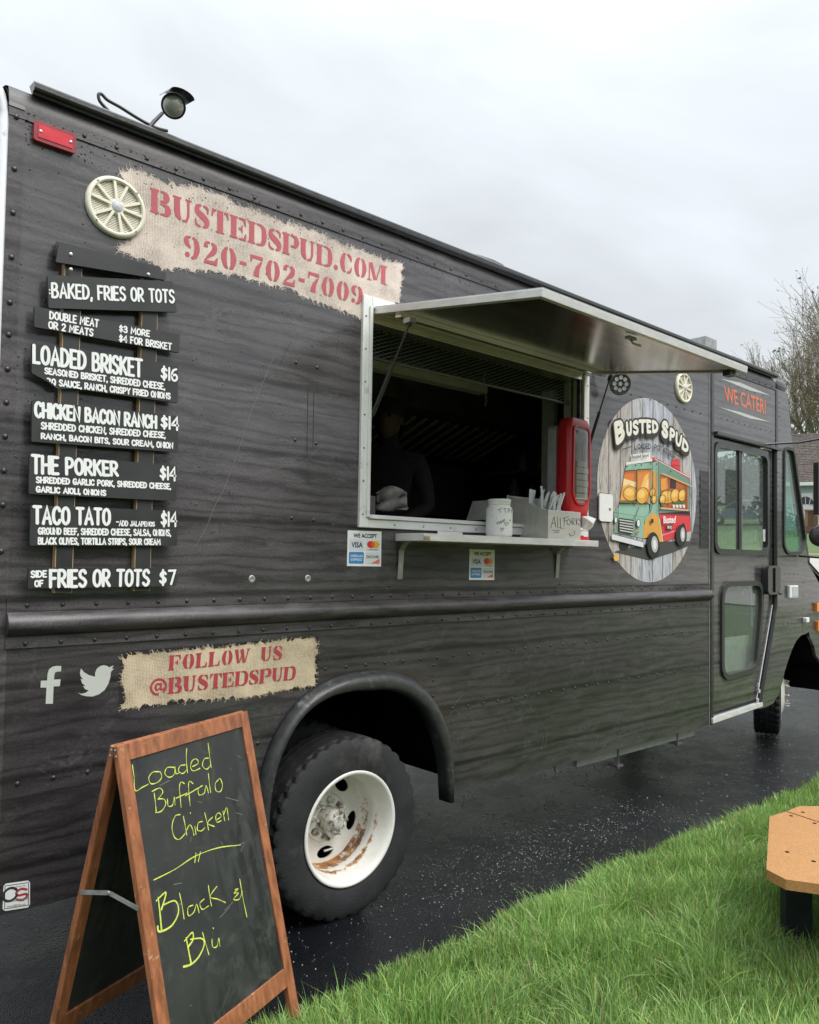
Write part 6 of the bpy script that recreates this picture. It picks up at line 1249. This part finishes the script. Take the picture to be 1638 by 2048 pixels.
# ================================================================ THINGS ON THE SHELF
# tip jar
jc = np.array(P(998, 1071, -.11)); jc[2] = SZ; jx, jy = jc[0], jc[1]; s_ = .205 / .196
jar = MB().lathe((jx, jy, SZ + .0005), (0, 0, 1), [(.001, 0), (.060, 0), (.068, .006), (.070, .02), (.070, .140), (.067, .152), (.058, .163), (.055, .168), (.059, .170), (.059, .176), (.056, .178), (.060, .181), (.061, .196), (.057, .199), (.052, .199), (.052, .17), (.001, .17)], 40).build('tip_jar', M['jar'], None)
ORG['tip_jar'] = np.zeros(3); tag(jar, 'white plastic tip jar with handwriting standing on the serving shelf', 'jar')
vd = np.array((jx, jy)) - CAM[:2]; va = math.atan2(-vd[1], -vd[0])
def jarpt(px, py):
    d = ray(px, py); o = CAM[:2] - np.array((jx, jy)); R0 = .0708; a = d[0] ** 2 + d[1] ** 2; b = 2 * (o @ d[:2]); c = o @ o - R0 ** 2; t = (-b - math.sqrt(max(b * b - 4 * a * c, 0))) / (2 * a); p = CAM + d * t; return p
zj = lambda L: [(960 + a * .171, 820 + b * .171) for a, b in L]
mj = MB()
for st_ in ([(200, 1170), (262, 1150)], [(232, 1160), (240, 1205)], [(290, 1150), (300, 1200)], [(278, 1152), (305, 1148)], [(325, 1155), (332, 1205)], [(325, 1155), (350, 1150), (352, 1175), (330, 1180)], [(372, 1160), (362, 1175), (375, 1185), (365, 1200)], [(188, 1325), (212, 1310)], [(200, 1318), (208, 1345)], [(220, 1305), (230, 1335)], [(240, 1295), (248, 1325)], [(224, 1322), (244, 1308)], [(252, 1320), (258, 1290), (272, 1310)], [(275, 1310), (272, 1280), (290, 1300), (286, 1272)],
           [(340, 1280), (350, 1300), (362, 1285)], [(285, 1320), (300, 1315), (308, 1330), (318, 1310), (335, 1318), (330, 1335), (300, 1355), (285, 1320)], [(238, 1385), (248, 1378), (256, 1390), (266, 1378), (278, 1386), (272, 1400), (256, 1420), (238, 1385)]):
    mj.tube([jarpt(*p) for p in zj(st_)], .0011, 5)
mj.build('handwriting', M['marker'], jar, recalc=False)

# fork tray
c0_ = P(1096, 1076, SY + .004); fw = P(1161, 1080, SY + .004)[0] - c0_[0]; fx0, fx1 = c0_[0], c0_[0] + fw; fy0 = SY + .004; zA = P(1096, 1020, fy0)[2]; fy1 = fy0 + .34; zB = PX(1014, 991, fx0); fy1 = min(zB[1], fy0 + .36); zBk = zB[2]
tz = SZ + .0005; tray = empty('fork_tray', (fx0, fy0, tz), 'stainless steel tray of forks with ALL FORKS handwritten on its front', 'cutlery tray')
mb = MB(); V = [(fx0, fy0, tz), (fx1, fy0, tz), (fx1, fy0, zA - .02), (fx0, fy0, zA - .02)]
def slab(mb, q, n, th):
    n = np.array(n, float) * th; V = [np.array(p, float) for p in q]; V += [p + n for p in V]; k = len(q); mb.add(V, [tuple(range(k)), tuple(range(2 * k - 1, k - 1, -1))] + [(i_, (i_ + 1) % k, k + (i_ + 1) % k, k + i_) for i_ in range(k)])
bevel((lambda m_: (slab(m_, [(fx0, fy0, tz), (fx1, fy0, tz), (fx1, fy0, zA), (fx0, fy0, zA)], (0, 1, 0), .003), m_.build('front_plate', M['steel'], tray))[1])(MB()), .001, 1)
for x_, nm in ((fx0 + .0035, 'side_plate'), (fx1 - .0035, 'side_plate')):
    mb = MB(); slab(mb, [(x_, fy0 + .0035, tz), (x_, fy0 + .0035, zA), (x_, fy0 + .02, zA), (x_, fy1, zBk), (x_, fy1, tz)], (1 if x_ < fx0 + .1 else -1, 0, 0), .002); mb.build(nm, M['steel'], tray)
MB().tube([(fx0 + .004, fy0 + .02, zA), (fx0 + .004, fy1, zBk)], .0045, 8).build('rolled_edge', M['alu'], tray)
MB().box((fx0 + .006, fy0 + .004, tz), (fx1 - .006, fy1, tz + .003)).build('base_plate', M['steel'], tray); MB().box((fx0, fy1, tz), (fx1, fy1 + .003, zBk)).build('back_plate', M['steel'], tray)
MB().box((fx0 + .004, fy0 + .001, zA - .001), (fx1 - .004, fy0 + .03, zA + .002)).build('top_lip', M['alu'], tray)
mb = MB(); zf_ = lambda L: [P(960 + a * .171, 820 + b * .171, fy0 - .0012) for a, b in L]
for st_ in ([(826, 1380), (868, 1248), (888, 1370)], [(840, 1330), (882, 1322)], [(905, 1245), (912, 1378), (945, 1372)], [(938, 1255), (945, 1385), (985, 1380)], [(985, 1360), (988, 1260)], [(970, 1270), (1035, 1243)], [(985, 1300), (1020, 1290)], [(1040, 1275), (1018, 1300), (1020, 1335), (1045, 1340), (1062, 1310), (1045, 1278)], [(1078, 1345), (1075, 1265), (1105, 1268), (1100, 1300), (1080, 1305), (1108, 1345)], [(1125, 1262), (1128, 1345)], [(1155, 1262), (1128, 1305), (1158, 1348)], [(1180, 1265), (1165, 1285), (1182, 1305), (1180, 1330), (1162, 1335)], [(850, 1412), (935, 1410)], [(872, 1432), (925, 1428)], [(1042, 1440), (1055, 1468), (1080, 1470), (1105, 1452), (1110, 1415)], [(1065, 1425), (1068, 1432)], [(1090, 1412), (1092, 1420)]):
    mb.tube(zf_(st_), .0013, 5)
mb.build('handwriting', M['marker'], tray, recalc=False)
# forks: handles up
def make_fork(label):
    t_ = MB(); L = .17
    t_.add([(-.004, -.0012, 0), (.004, -.0012, 0), (.0065, -.0015, L), (-.0065, -.0015, L), (-.004, .0012, 0), (.004, .0012, 0), (.0065, .0015, L), (-.0065, .0015, L)], [(0, 1, 2, 3), (7, 6, 5, 4), (0, 4, 5, 1), (2, 6, 7, 3), (1, 5, 6, 2), (0, 3, 7, 4)])
    t_.add([(-.011, -.001, -.02), (.011, -.001, -.02), (.004, -.001, 0), (-.004, -.001, 0)], [(0, 1, 2, 3)])
    for k in range(4): t_.add([(-.011 + .006 * k, -.001, -.05), (-.008 + .006 * k, -.001, -.05), (-.007 + .006 * k, -.001, -.02), (-.011 + .006 * k, -.001, -.02)], [(0, 1, 2, 3)])
    return t_
fk = make_fork('').build('plastic_fork', M['fork']); fk0 = True
for k in range(34):
    o = fk if k == 0 else fk.copy()
    if k: COL.objects.link(o)
    t = rng.random(); x_ = fx0 + .03 + rng.random() * (fx1 - fx0 - .14); y_ = fy0 + .04 + .15 * t; zz = SZ + .06 + rng.uniform(0, .035) + .04 * t
    if k in (3, 9): zz += .03
    o.location = (x_, y_, zz); o.rotation_euler = (rng.gauss(.25, .15), rng.gauss(.15, .28), rng.uniform(-1.2, 1.2)); tag(o, 'white plastic fork standing handle up in the steel tray', 'fork', 'plastic forks in the steel tray')
pk = bevel(MB().box((fx1 - .09, fy0 + .035, zA - .012), (fx1 - .012, fy0 + .10, zA + .008)).build('sauce_packet', mat('red_packet', (.7, .02, .03), .35), None), .003, 1); pk.rotation_euler = (0, 0, 0); tag(pk, 'small red packet lying over the front of the fork tray', 'packet')

# napkin dispenser
nd = empty('napkin_dispenser', (3.66, -.08, SZ), 'tall red napkin dispenser with clear windows at the end of the serving shelf', 'napkin dispenser')
ang = R_(0)
dX = P(1161, 1000, -.145)[0]; dc = np.array((dX, -.095, SZ)); DW, DD, DH = .212, .100, P(1158, 836, -.14)[2] - SZ
def dl_(u, v, h): c, s = math.cos(ang), math.sin(ang); return dc + np.array((u * c - v * s, u * s + v * c, h))
def dsec(h, k=1.0, kd=1.0): return [(u * k, v * kd) for u, v in rrect(-DW / 2, -DD / 2, DW / 2, DD / 2, .030, 4)]
mb = MB(); levels = [(0.13, .70, .75), (.145, .84, .9), (.19, .96, 1.0), (.26, 1.0, 1.02), (DH - .07, .99, 1.0), (DH - .03, .95, .96), (DH - .008, .84, .84), (DH, .62, .6)]
rings = [[dl_(u, v, h) for u, v in dsec(h, k, kd)] for h, k, kd in levels]; n = len(rings[0])
mb.add([p for r in rings for p in r], [(i_ * n + k, i_ * n + (k + 1) % n, (i_ + 1) * n + (k + 1) % n, (i_ + 1) * n + k) for i_ in range(len(rings) - 1) for k in range(n)], True); mb.add(rings[0], [tuple(range(n))]); mb.add(rings[-1], [tuple(range(n))])
mb.build('housing', M['red_plastic'], nd)
fr2 = rpoly([(-.070, DH - .055), (.072, DH - .055), (.078, .27), (.045, .215), (-.045, .215), (-.076, .27)], .03)
for sgn in (-1, 1):
    o = MB().plate(offset_poly(fr2, .010), [offset_poly(fr2, -.002)], sgn * (DD / 2 + .004), sgn * (DD / 2 + .010), lambda u, v, y: dl_(u, y, v)).build('window_rim', M['red_plastic'], nd)
    k_ = 24; mb = MB(); V = []
    pts = fr2
    MB().plate(offset_poly(fr2, -.003), [], sgn * (DD / 2 - .0), sgn * (DD / 2 + .0015), lambda u, v, y: dl_(u, y, v)).build('window_backing', mat('smoke_grey_window', (.46, .44, .44), .35) if sgn < 0 else M['greycap'], nd)
    mb = MB(); hh = np.linspace(.245, DH - .075, 12); uu = np.linspace(-.068, .068, 9)
    grid = [dl_(u, sgn * (DD / 2 + .004 + .022 * math.cos(u / .072 * math.pi / 2) * min(1, (DH - .06 - h) / .05 + .3)), h) for h in hh for u in uu]
    mb.add(grid, [(i_ * 9 + j, i_ * 9 + j + 1, (i_ + 1) * 9 + j + 1, (i_ + 1) * 9 + j) for i_ in range(11) for j in range(8)], True); mb.build('clear_window', M['clear'], nd)
    for k in range(6):
        h = .235 + k * .038; w3 = .058 - (.008 if k == 5 else 0); o = bevel(MB().box((-w3, sgn * (DD / 2 + .0022), h + rng.uniform(0, .003)), (w3 + rng.uniform(-.006, .004), sgn * (DD / 2 + .012), h + .036), lambda v: dl_(*v)).build('napkin_stack', M['napkin'], nd), .004, 2)
# smoked rear reservoir, seen left of the housing
MB().plate(rrect(-.085, .25, .085, DH - .035, .03), [], DD / 2 + .013, DD / 2 + .075, lambda u, v, y: dl_(u, y, v)).build('rear_reservoir', mat('smoke_reservoir', (.52, .51, .51), .22, coat=.6, var=.15), nd)
MB().plate(rrect(-.05, .0005, .05, .03, .008), [], -.04, .05, lambda u, v, y: dl_(u, y, v)).build('base_foot', M['red_plastic'], nd); MB().plate([(-.03, .03), (.03, .03), (.035, .135), (-.035, .135)], [], .0, .045, lambda u, v, y: dl_(u, y, v)).build('neck', M['red_plastic'], nd)
MB().plate(rrect(-.066, .0005, .052, .022, .008), [], -.075, -.042, lambda u, v, y: dl_(u, y, v)).build('tray_lip', M['red_plastic'], nd)
mb = MB(); base_ = dl_(.03, -.055, .10); V = [base_ + np.array(v) for v in ((-.02, 0, .04), (.03, -.01, .045), (.075, -.03, .03), (.05, -.025, -.02), (.01, -.02, -.045), (-.03, -.01, -.03), (.02, -.05, 0), (-.01, -.035, .02))]
mb.add(V, [(0, 1, 7), (1, 6, 7), (1, 2, 6), (2, 3, 6), (3, 4, 6), (4, 5, 7), (4, 7, 6), (5, 0, 7)]); np_ = mb.build('napkin', M['napkinw'], None); tag(np_, 'crumpled white napkin poking out below the red dispenser', 'napkin')

# ---- inside on the counter: laptop, cloth, bottles, person
lp_ = empty('laptop', (3.3, .3, 1.66), 'open dark laptop on the counter inside the serving window', 'laptop')
a, b = P(875, 1036, .25), P(962, 1040, .25); z0 = 1.80
MB().box((a[0], .16, z0), (b[0] + .02, .42, z0 + .018)).build('keyboard_base', M['interior2'], lp_); c, d = P(964, 1041, .25), P(976, 1000, .25)
MB().bar(P(963, 1040, .22), P(976, 1001, .22), .24, .006, (1, 0, 0)).build('screen', M['fixture'], lp_)
MB().box((3.2, .15, 1.665), (3.9, .45, 1.799)).build('stand', M['interior'], lp_)
mb = MB(); nu, nv = 16, 12; V = []
for i_ in range(nu):
    for j in range(nv):
        u, v = i_ / (nu - 1), j / (nv - 1); q = P(752 + 62 * u, 985 + 36 * v - 10 * (1 - v) * math.sin(u * 3.1), .20 + .03 * math.sin(u * 9 + v * 3) + .02 * math.sin(v * 11 + u * 5)); V.append(q)
mb.add(V, [(i_ * nv + j, (i_ + 1) * nv + j, (i_ + 1) * nv + j + 1, i_ * nv + j + 1) for i_ in range(nu - 1) for j in range(nv - 1)], True)
cl = mb.build('cloth', mat('grey_printed_cloth', (.36, .34, .32), .9, var=.4, nscale=14, bmp=.3, bscale=25)); cl.modifiers.new('s', 'SOLIDIFY').thickness = .01; tag(cl, 'crumpled light grey printed cloth inside the lower left of the window', 'cloth')
bx = MB().box(P(739, 992, .16) + np.array((0, 0, -.20)), P(752, 992, .16) + np.array((0, .12, 0))).build('card_reader', mat('grey_box', (.16, .14, .15), .5)); tag(bevel(bx, .004, 1), 'small grey box standing at the left inside corner of the window', 'box')
bc = [(.20, .22, .24), (.34, .30, .24), (.12, .16, .10), (.36, .12, .08), (.3, .3, .3), (.2, .14, .1), (.33, .33, .36)]
desc = ['tall grey bottle', 'beige squeeze bottle', 'dark green jar', 'red topped bottle', 'pale grey tub', 'brown jar', 'light blue tub']
for k in range(7):
    x_ = 4.78 + .105 * k; hgt = rng.uniform(.10, .2); lv = 2.3205 if k % 2 else 2.0705
    o = MB().lathe((x_, 1.22, lv), (0, 0, 1), [(.001, 0), (.036, 0), (.038, hgt * .65), (.018, hgt * .8), (.016, hgt), (.001, hgt)], 14).build('bottle', mat('bottle_%d' % k, bc[k], .4)); tag(o, '%s on the %s shelf deep inside the kitchen' % (desc[k], 'upper' if k % 2 else 'lower'), 'bottle', 'bottles and tubs on the kitchen shelves')

def person():
    root = empty('person', (3.10, .80, .73), 'person in dark clothes and cap standing inside behind the serving window', 'person')
    J = {'pel': (0, 0, .95, .16), 'sp': (0, .0, 1.12, .145), 'ch': (0, -.01, 1.33, .165), 'nk': (0, 0, 1.50, .065), 'hd': (0, -.01, 1.60, .06), 'hd2': (0, -.015, 1.70, .055),
         'ls': (-.19, 0, 1.42, .07), 'le': (-.26, -.08, 1.17, .045), 'lw': (-.20, -.30, 1.08, .032), 'lh': (-.18, -.38, 1.07, .034), 'rs': (.19, 0, 1.42, .07), 're': (.27, -.06, 1.16, .045), 'rw': (.18, -.28, 1.07, .032), 'rh': (.16, -.36, 1.06, .034),
         'lp': (-.10, 0, .88, .10), 'lk': (-.11, -.02, .48, .065), 'la': (-.11, .02, .09, .045), 'lf': (-.11, -.14, .045, .04), 'rp': (.10, 0, .88, .10), 'rk': (.11, -.02, .48, .065), 'ra': (.11, .02, .09, .045), 'rf': (.11, -.14, .045, .04)}
    E = [('pel', 'sp'), ('sp', 'ch'), ('ch', 'nk'), ('nk', 'hd'), ('hd', 'hd2'), ('ch', 'ls'), ('ls', 'le'), ('le', 'lw'), ('lw', 'lh'), ('ch', 'rs'), ('rs', 're'), ('re', 'rw'), ('rw', 'rh'), ('pel', 'lp'), ('lp', 'lk'), ('lk', 'la'), ('la', 'lf'), ('pel', 'rp'), ('rp', 'rk'), ('rk', 'ra'), ('ra', 'rf')]
    for s_, w_ in (('l', -1), ('r', 1)):
        hx, hy, hz, _ = J[s_ + 'h']
        for k, (dx, ln) in enumerate(((-.026, .055), (-.009, .065), (.009, .062), (.025, .05))):
            J[s_ + 'f%d' % k] = (hx + dx, hy - .035, hz - .003, .010); J[s_ + 'g%d' % k] = (hx + dx * 1.2, hy - .035 - ln * .6, hz - .010, .009); J[s_ + 'i%d' % k] = (hx + dx * 1.2, hy - .03 - ln, hz - .03, .008); E += [(s_ + 'h', s_ + 'f%d' % k), (s_ + 'f%d' % k, s_ + 'g%d' % k), (s_ + 'g%d' % k, s_ + 'i%d' % k)]
        J[s_ + 't'] = (hx - w_ * .04, hy - .02, hz - .01, .011); J[s_ + 'u'] = (hx - w_ * .052, hy - .05, hz - .02, .009); E += [(s_ + 'h', s_ + 't'), (s_ + 't', s_ + 'u')]
    ks = list(J); me = bpy.data.meshes.new('body'); me.from_pydata([J[k][:3] for k in ks], [(ks.index(a), ks.index(b)) for a, b in E], []); o = bpy.data.objects.new('body', me); COL.objects.link(o); o.parent = root
    sk = o.modifiers.new('skin', 'SKIN'); lay = me.skin_vertices[0] if me.skin_vertices else None
    if lay is None:
        bpy.context.view_layer.objects.active = o; bpy.context.view_layer.update(); lay = me.skin_vertices[0] if me.skin_vertices else None
    if lay:
        for k, v in zip(ks, lay.data): v.radius = (J[k][3], J[k][3] * (.8 if k in ('ch', 'sp', 'pel') else 1)); 
        lay.data[0].use_root = True
    sb = o.modifiers.new('sub', 'SUBSURF'); sb.levels = 1; sb.render_levels = 2; me.materials.append(mat('dark_clothes', (.018, .016, .019), .85))
    C0 = np.array((3.10, .80, .73)); hc2 = C0 + np.array((0, -.02, 1.68)); mb = MB(); V = []; nu, nv = 20, 16
    for i_ in range(nv + 1):
        ph = math.pi * i_ / nv
        for j in range(nu):
            t = 2 * math.pi * j / nu; x_, y_, z_ = math.sin(ph) * math.cos(t), math.sin(ph) * math.sin(t), math.cos(ph); w_ = .078 * (1 - .22 * max(0, -z_)); f = -y_
            r = np.array((x_ * w_, y_ * .098, z_ * .125))
            if f > .8 and -.35 < z_ < .15 and abs(x_) < .22: r[1] -= .022 * (1 - abs(x_) / .22) * (1 - max(0, z_) / .15 if z_ > 0 else 1)
            if f > .7 and .02 < z_ < .25 and .2 < abs(x_) < .55: r[1] += .008
            if f > .75 and -.6 < z_ < -.5 and abs(x_) < .35: r[1] -= .006
            V.append(hc2 + r)
    mb.add(V, [(i_ * nu + j, i_ * nu + (j + 1) % nu, (i_ + 1) * nu + (j + 1) % nu, (i_ + 1) * nu + j) for i_ in range(nv) for j in range(nu)], True); hd_ = mb.build('head', mat('skin', (.12, .075, .06), .8), root)
    mb = MB()
    for s_ in (-1, 1): mb.lathe(hc2 + np.array((s_ * .030, -.083, .015)), (0, -1, 0), [(.012, -.004), (.009, .004), (.001, .007)], 10)
    mb.build('eyes', M['dark'], hd_); mb = MB()
    for s_ in (-1, 1): mb.lathe(hc2 + np.array((s_ * .075, .0, -.005)), (s_, -.3, 0), [(.028, 0), (.026, .01), (.012, .012), (.001, .004)], 12)
    mb.build('ears', mat('skin_ear', (.12, .075, .06), .8), hd_)
    MB().lathe(hc2 + np.array((0, .005, .02)), (0, .05, 1), [(.094, .0), (.097, .03), (.092, .07), (.07, .105), (.03, .122), (.001, .125)], 24).build('cap', mat('dark_cap', (.02, .02, .025), .8), root)
    MB().plate([(.075 * math.cos(t), -.06 - .085 * math.sin(t)) for t in np.linspace(0, math.pi, 14)], [], .022, .028, lambda u, v, y: hc2 + np.array((u, v, y + .01))).build('cap_peak', mat('dark_cap_peak', (.02, .02, .025), .8), root)
    MB().lathe(hc2 + np.array((0, .055, -.03)), (0, 1, .1), [(.085, -.03), (.085, .02), (.06, .06), (.001, .075)], 18).build('hair', mat('dark_hair', (.012, .009, .008), .6), root)
    MB().plate([(-.13, .42), (.13, .42), (.16, .0), (-.16, .0)], [], -.165, -.155, lambda u, v, y: C0 + np.array((u, y, .85 + v))).build('apron', mat('dark_apron', (.022, .02, .02), .9), root)
person()
pr_ = bpy.data.objects['person']; pr_.rotation_euler = (0, 0, R_(-58)); pr_.scale = (1.03, 1.03, 1.03)

# ================================================================ A-FRAME CHALKBOARD
h_ = 1.06; T1 = G(227, 1491, h_); T2 = G(489, 1421, h_); ev = T2 - T1; SW = np.linalg.norm(ev); ev /= SW; nv_ = np.array((ev[1], -ev[0], 0)); BT = R_(14.2)
af = empty('a_frame_sign', tuple((T1 + T2) / 2 * np.array((1, 1, 0))), 'wooden A-frame chalkboard sign with yellow handwriting beside the rear wheel', 'sandwich board')
dn = -np.array((0, 0, 1)) * math.cos(BT) + nv_ * math.sin(BT); fn = np.cross(ev, dn); fn = fn if fn @ nv_ > 0 else -fn          # front face normal
dn2 = -np.array((0, 0, 1)) * math.cos(BT) - nv_ * math.sin(BT); fn2 = np.cross(ev, dn2); fn2 = fn2 if fn2 @ nv_ < 0 else -fn2
LL = h_ / math.cos(BT); FWD = .042; TH = .021
def leaf_frame(o0, d_, n_, front):
    B = lambda u0, u1, v0, v1, w0, w1: MB().box((0, 0, 0), (1, 1, 1), lambda q: o0 + ev * (u0 + (u1 - u0) * q[0]) + d_ * (v0 + (v1 - v0) * q[1]) + n_ * (w0 + (w1 - w0) * q[2]))
    for u in (0, SW - FWD): bevel(B(u, u + FWD, 0, LL, -TH, 0).build('stile', M['signwood'], af), .002, 1)
    bevel(B(FWD, SW - FWD, .0, .050, -TH + .002, -.001).build('rail', M['signwood'], af), .002, 1); bevel(B(FWD, SW - FWD, .865, .925, -TH + .002, -.001).build('rail', M['signwood'], af), .002, 1)
    return B(FWD, SW - FWD, .050, .865, -.012, -.007).build('chalk_panel', M['slate'], af)
def slatemat():
    m_, t, b = new_mat('wet_chalkboard'); n = noise(t, 5, 5, .6); n2 = noise(t, 26, 4, .6, (1, 1, .07), .3); n3 = noise(t, 1.6, 3, .5)
    base = ramp(t, n.outputs[0], [(.3, (.022, .024, .024)), (.7, (.038, .041, .040))]); st_ = ramp(t, n2.outputs[0], [(.44, 1.15), (.56, .22)]); low = ramp(t, n3.outputs[0], [(.42, 0.0), (.58, .9)])
    mm = mixc(t, low.outputs[0], (1, 1, 1), st_.outputs[0]); sm_ = ramp(t, noise(t, 8, 6, .7, (1, 1, 1), 1.5, (2, 2, 2)).outputs[0], [(.52, 0.0), (.68, .35)]); lk(t, mixc(t, sm_.outputs[0], mixc(t, 1.0, base.outputs[0], mm, 'MULTIPLY'), (.10, .105, .095)), b.inputs['Base Color']); b.inputs['Roughness'].default_value = .45; return m_
M['slate'] = slatemat()
O1 = T1 + nv_ * .014; panel = leaf_frame(O1, dn, fn, True); O2 = T1 - nv_ * .014; leaf_frame(O2, dn2, fn2, False)
pl0 = O1 - fn * .007
zs = lambda a, b: onplane(80 + a * .34188, 1400 + b * .34188, pl0 + fn * .0006, fn)
ink = Ink(fn, .00008); th = Ink(fn, .00008)
CH = """540,380 550,450 557,530 600,510 635,492|700,420 660,422 636,455 650,490 690,480 712,450 703,420|788,395 745,395 730,430 755,452 785,435 790,390 795,430 815,425|850,380 820,385 810,415 835,430 860,405|858,283 855,340 862,425|890,390 925,370 915,345 890,355 880,390 895,415 935,400|985,340 960,345 950,385 975,405 998,380|982,253 992,330 1000,395
668,545 675,600 680,658|655,535 700,515 718,540 690,580|690,580 725,580 735,610 710,650 675,660|745,580 750,620 775,615 785,570 790,615|845,490 825,480 815,510 820,570 825,630|795,575 860,545|895,490 875,475 868,500 872,560 878,620|850,560 925,515|950,500 925,520 930,555 960,545 970,500 985,545|985,430 990,480 998,540|1045,465 1025,490 1030,530 1055,535 1067,500 1055,460 1044,466
820,670 790,680 772,740 785,800 815,815 850,780|838,680 850,740 858,790|858,760 875,730 890,750 900,790|905,740 912,785|878,658 880,664|950,710 925,720 920,760 945,765 965,745|962,660 975,710 985,760|1010,685 980,720 1020,740|1035,700 1060,680 1045,660 1028,680 1035,715 1060,705|1070,650 1080,705|1075,670 1090,630 1098,660 1103,700
665,1053 790,990 905,915 1040,865 1175,848|912,895 905,950|938,888 925,945
815,1130 830,1200 842,1280|895,1200 865,1215 868,1262 900,1240 915,1195 930,1245|960,1165 935,1190 950,1225 985,1205|985,1085 993,1150 1003,1205|1035,1090 995,1150 1040,1165 1085,1185|1140,1110 1160,1105 1135,1130 1160,1130 1132,1165 1165,1165 1183,1120|1168,1048 1185,1150 1210,1270
950,1360 970,1430 988,1490|1005,1400 1010,1445 1035,1440 1045,1395 1052,1440|1011,1333 1014,1337"""
for ln in CH.split('\n'):
    for s_ in ln.split('|'):
        pts = catmull([zs(*map(float, p.split(','))) for p in s_.split()], 5); n = len(pts); ink.stroke(pts, [.0028 * (1 + .35 * math.sin(k_ * .9)) for k_ in range(n)])
for s_ in "690,1155 700,1240 710,1345|680,1175 735,1125 725,1180 710,1225|720,1200 790,1175 810,1240 770,1320 700,1355 688,1325|855,1390 870,1470 885,1545|845,1410 890,1360 895,1400 870,1440|880,1400 945,1395 960,1430 930,1500 885,1545 840,1560".split('|'):
    pts = catmull([zs(*map(float, p.split(','))) for p in s_.split()], 6); n = len(pts); ink.stroke(pts, [.0038 + .0028 * (k_ / n) for k_ in range(n)])
ink.build('handwriting', M['chalk'], panel)
for s_ in "1130,860 1195,832 1175,885|700,500 760,470|1085,570 1160,590|1110,395 1118,410|1130,1180 1080,1230|1110,1210 1050,1275|780,1080 830,1070|660,990 665,985|1150,660 1180,670|880,830 885,800|1155,325 1175,335|1070,850 1060,830|880,1785 885,1790|800,1200 830,1190|920,595 945,598".split('|'):
    th.stroke([zs(*map(float, p.split(','))) for p in s_.split()], .0016)
th.build('chalk_traces', M['chalkghost'], panel)
for o0, d_ in ((O1, dn), (O2, dn2)):
    for v in (.012, .030):
        p = o0 + d_ * v - ev * .0005 + (fn if d_ is dn else fn2) * -.010; MB().dome(p, -ev, .0042, .0015, 8).build('brass_screw', M['galv'], af)
pA = O1 + dn * .455 - fn * .010 - ev * .001; pB = O2 + dn2 * .455 - fn2 * .010 - ev * .001; mid = (pA + pB) / 2 + np.array((0, 0, .022))
MB().bar(pA, mid, .002, .013, (0, 0, 1)).build('folding_stay', M['galv'], af); MB().bar(mid, pB, .002, .013, (0, 0, 1)).build('folding_stay', M['galv'], af); MB().dome(mid, -ev, .006, .004, 8).build('stay_pin', M['galv'], af)

# ================================================================ BENCH at the right edge
bz = .45; bn_ = empty('picnic_bench', (3.6, -1.6, 0), 'orange composite picnic bench with dark legs standing in the grass', 'bench')
g3 = lambda a, b: tuple(G(1440 + a * .248, 1540 + b * .248, bz)[:2])
A_, B_, C_, D_, E_, F_ = g3(400, 375), g3(530, 335), g3(640, 290), g3(798, 291), g3(374, 800), g3(530, 882)
sm = np.array(G(1638, 1645, bz)[:2]) - np.array(B_); sm /= np.linalg.norm(sm); ed = np.array(G(1638, 1768, bz)[:2]) - np.array(F_); ed /= np.linalg.norm(ed); bd2 = np.array(D_) - np.array(C_); bd2 /= np.linalg.norm(bd2)
up_ = lambda u, v, y: (u, v, y); LN = 1.1
pn = np.array((-sm[1], sm[0]))
B1 = np.array(B_)
pl1 = [A_, tuple(B1), tuple(B1 + sm * LN), tuple(np.array(F_) + ed * LN), F_, E_]; gapv = (np.array(C_) - B1); gapv = gapv / np.linalg.norm(gapv) * .012
pl2 = [tuple(B1 + gapv), C_, tuple(np.array(C_) + bd2 * LN), tuple(B1 + gapv + sm * LN)]
for q in (pl1, pl2): bevel(MB().plate(q, [], bz - .038, bz, up_).build('plank', M['bench'], bn_), .006, 3)
for a, b in ((575, 371), (541, 662), (755, 737), (762, 430), (668, 341)):
    p = G(1440 + a * .248, 1540 + b * .248, bz); MB().lathe((p[0], p[1], bz + .0005), (0, 0, 1), [(.0085, 0), (.008, .0008), (.001, .001)], 14).build('bolt_hole', M['dark'], bn_)
l0 = np.array((3.37, -1.463)); l1 = np.array((3.458, -1.538)); dl2 = (l1 - l0); LW = np.linalg.norm(dl2); dl2 /= LW; dn_ = np.array((dl2[1], -dl2[0])); dn_ = -dn_ if dn_ @ (l0 - CAM[:2]) < 0 else dn_
def legbox(o0, w_, t_, z1, nm='leg'): return bevel(MB().box((0, 0, -.02), (1, 1, z1), lambda q: (o0[0] + dl2[0] * w_ * q[0] + dn_[0] * t_ * q[1], o0[1] + dl2[1] * w_ * q[0] + dn_[1] * t_ * q[1], q[2])).build(nm, M['benchleg'], bn_), .003, 1)
legbox(l0, LW, .045, bz - .039); legbox(l0 + dl2 * .30, LW, .045, bz - .039); legbox(l0 + sm * .75, LW, .045, bz - .039); legbox(l0 + sm * .75 + dl2 * .3, LW, .045, bz - .039)
MB().box((0, 0, bz - .12), (1, 1, bz - .0395), lambda q: (l0[0] + dl2[0] * (.115 + .18 * q[0]) + dn_[0] * (.002 + .04 * q[1]), l0[1] + dl2[1] * (.115 + .18 * q[0]) + dn_[1] * (.002 + .04 * q[1]), q[2])).build('cross_beam', M['benchleg'], bn_)
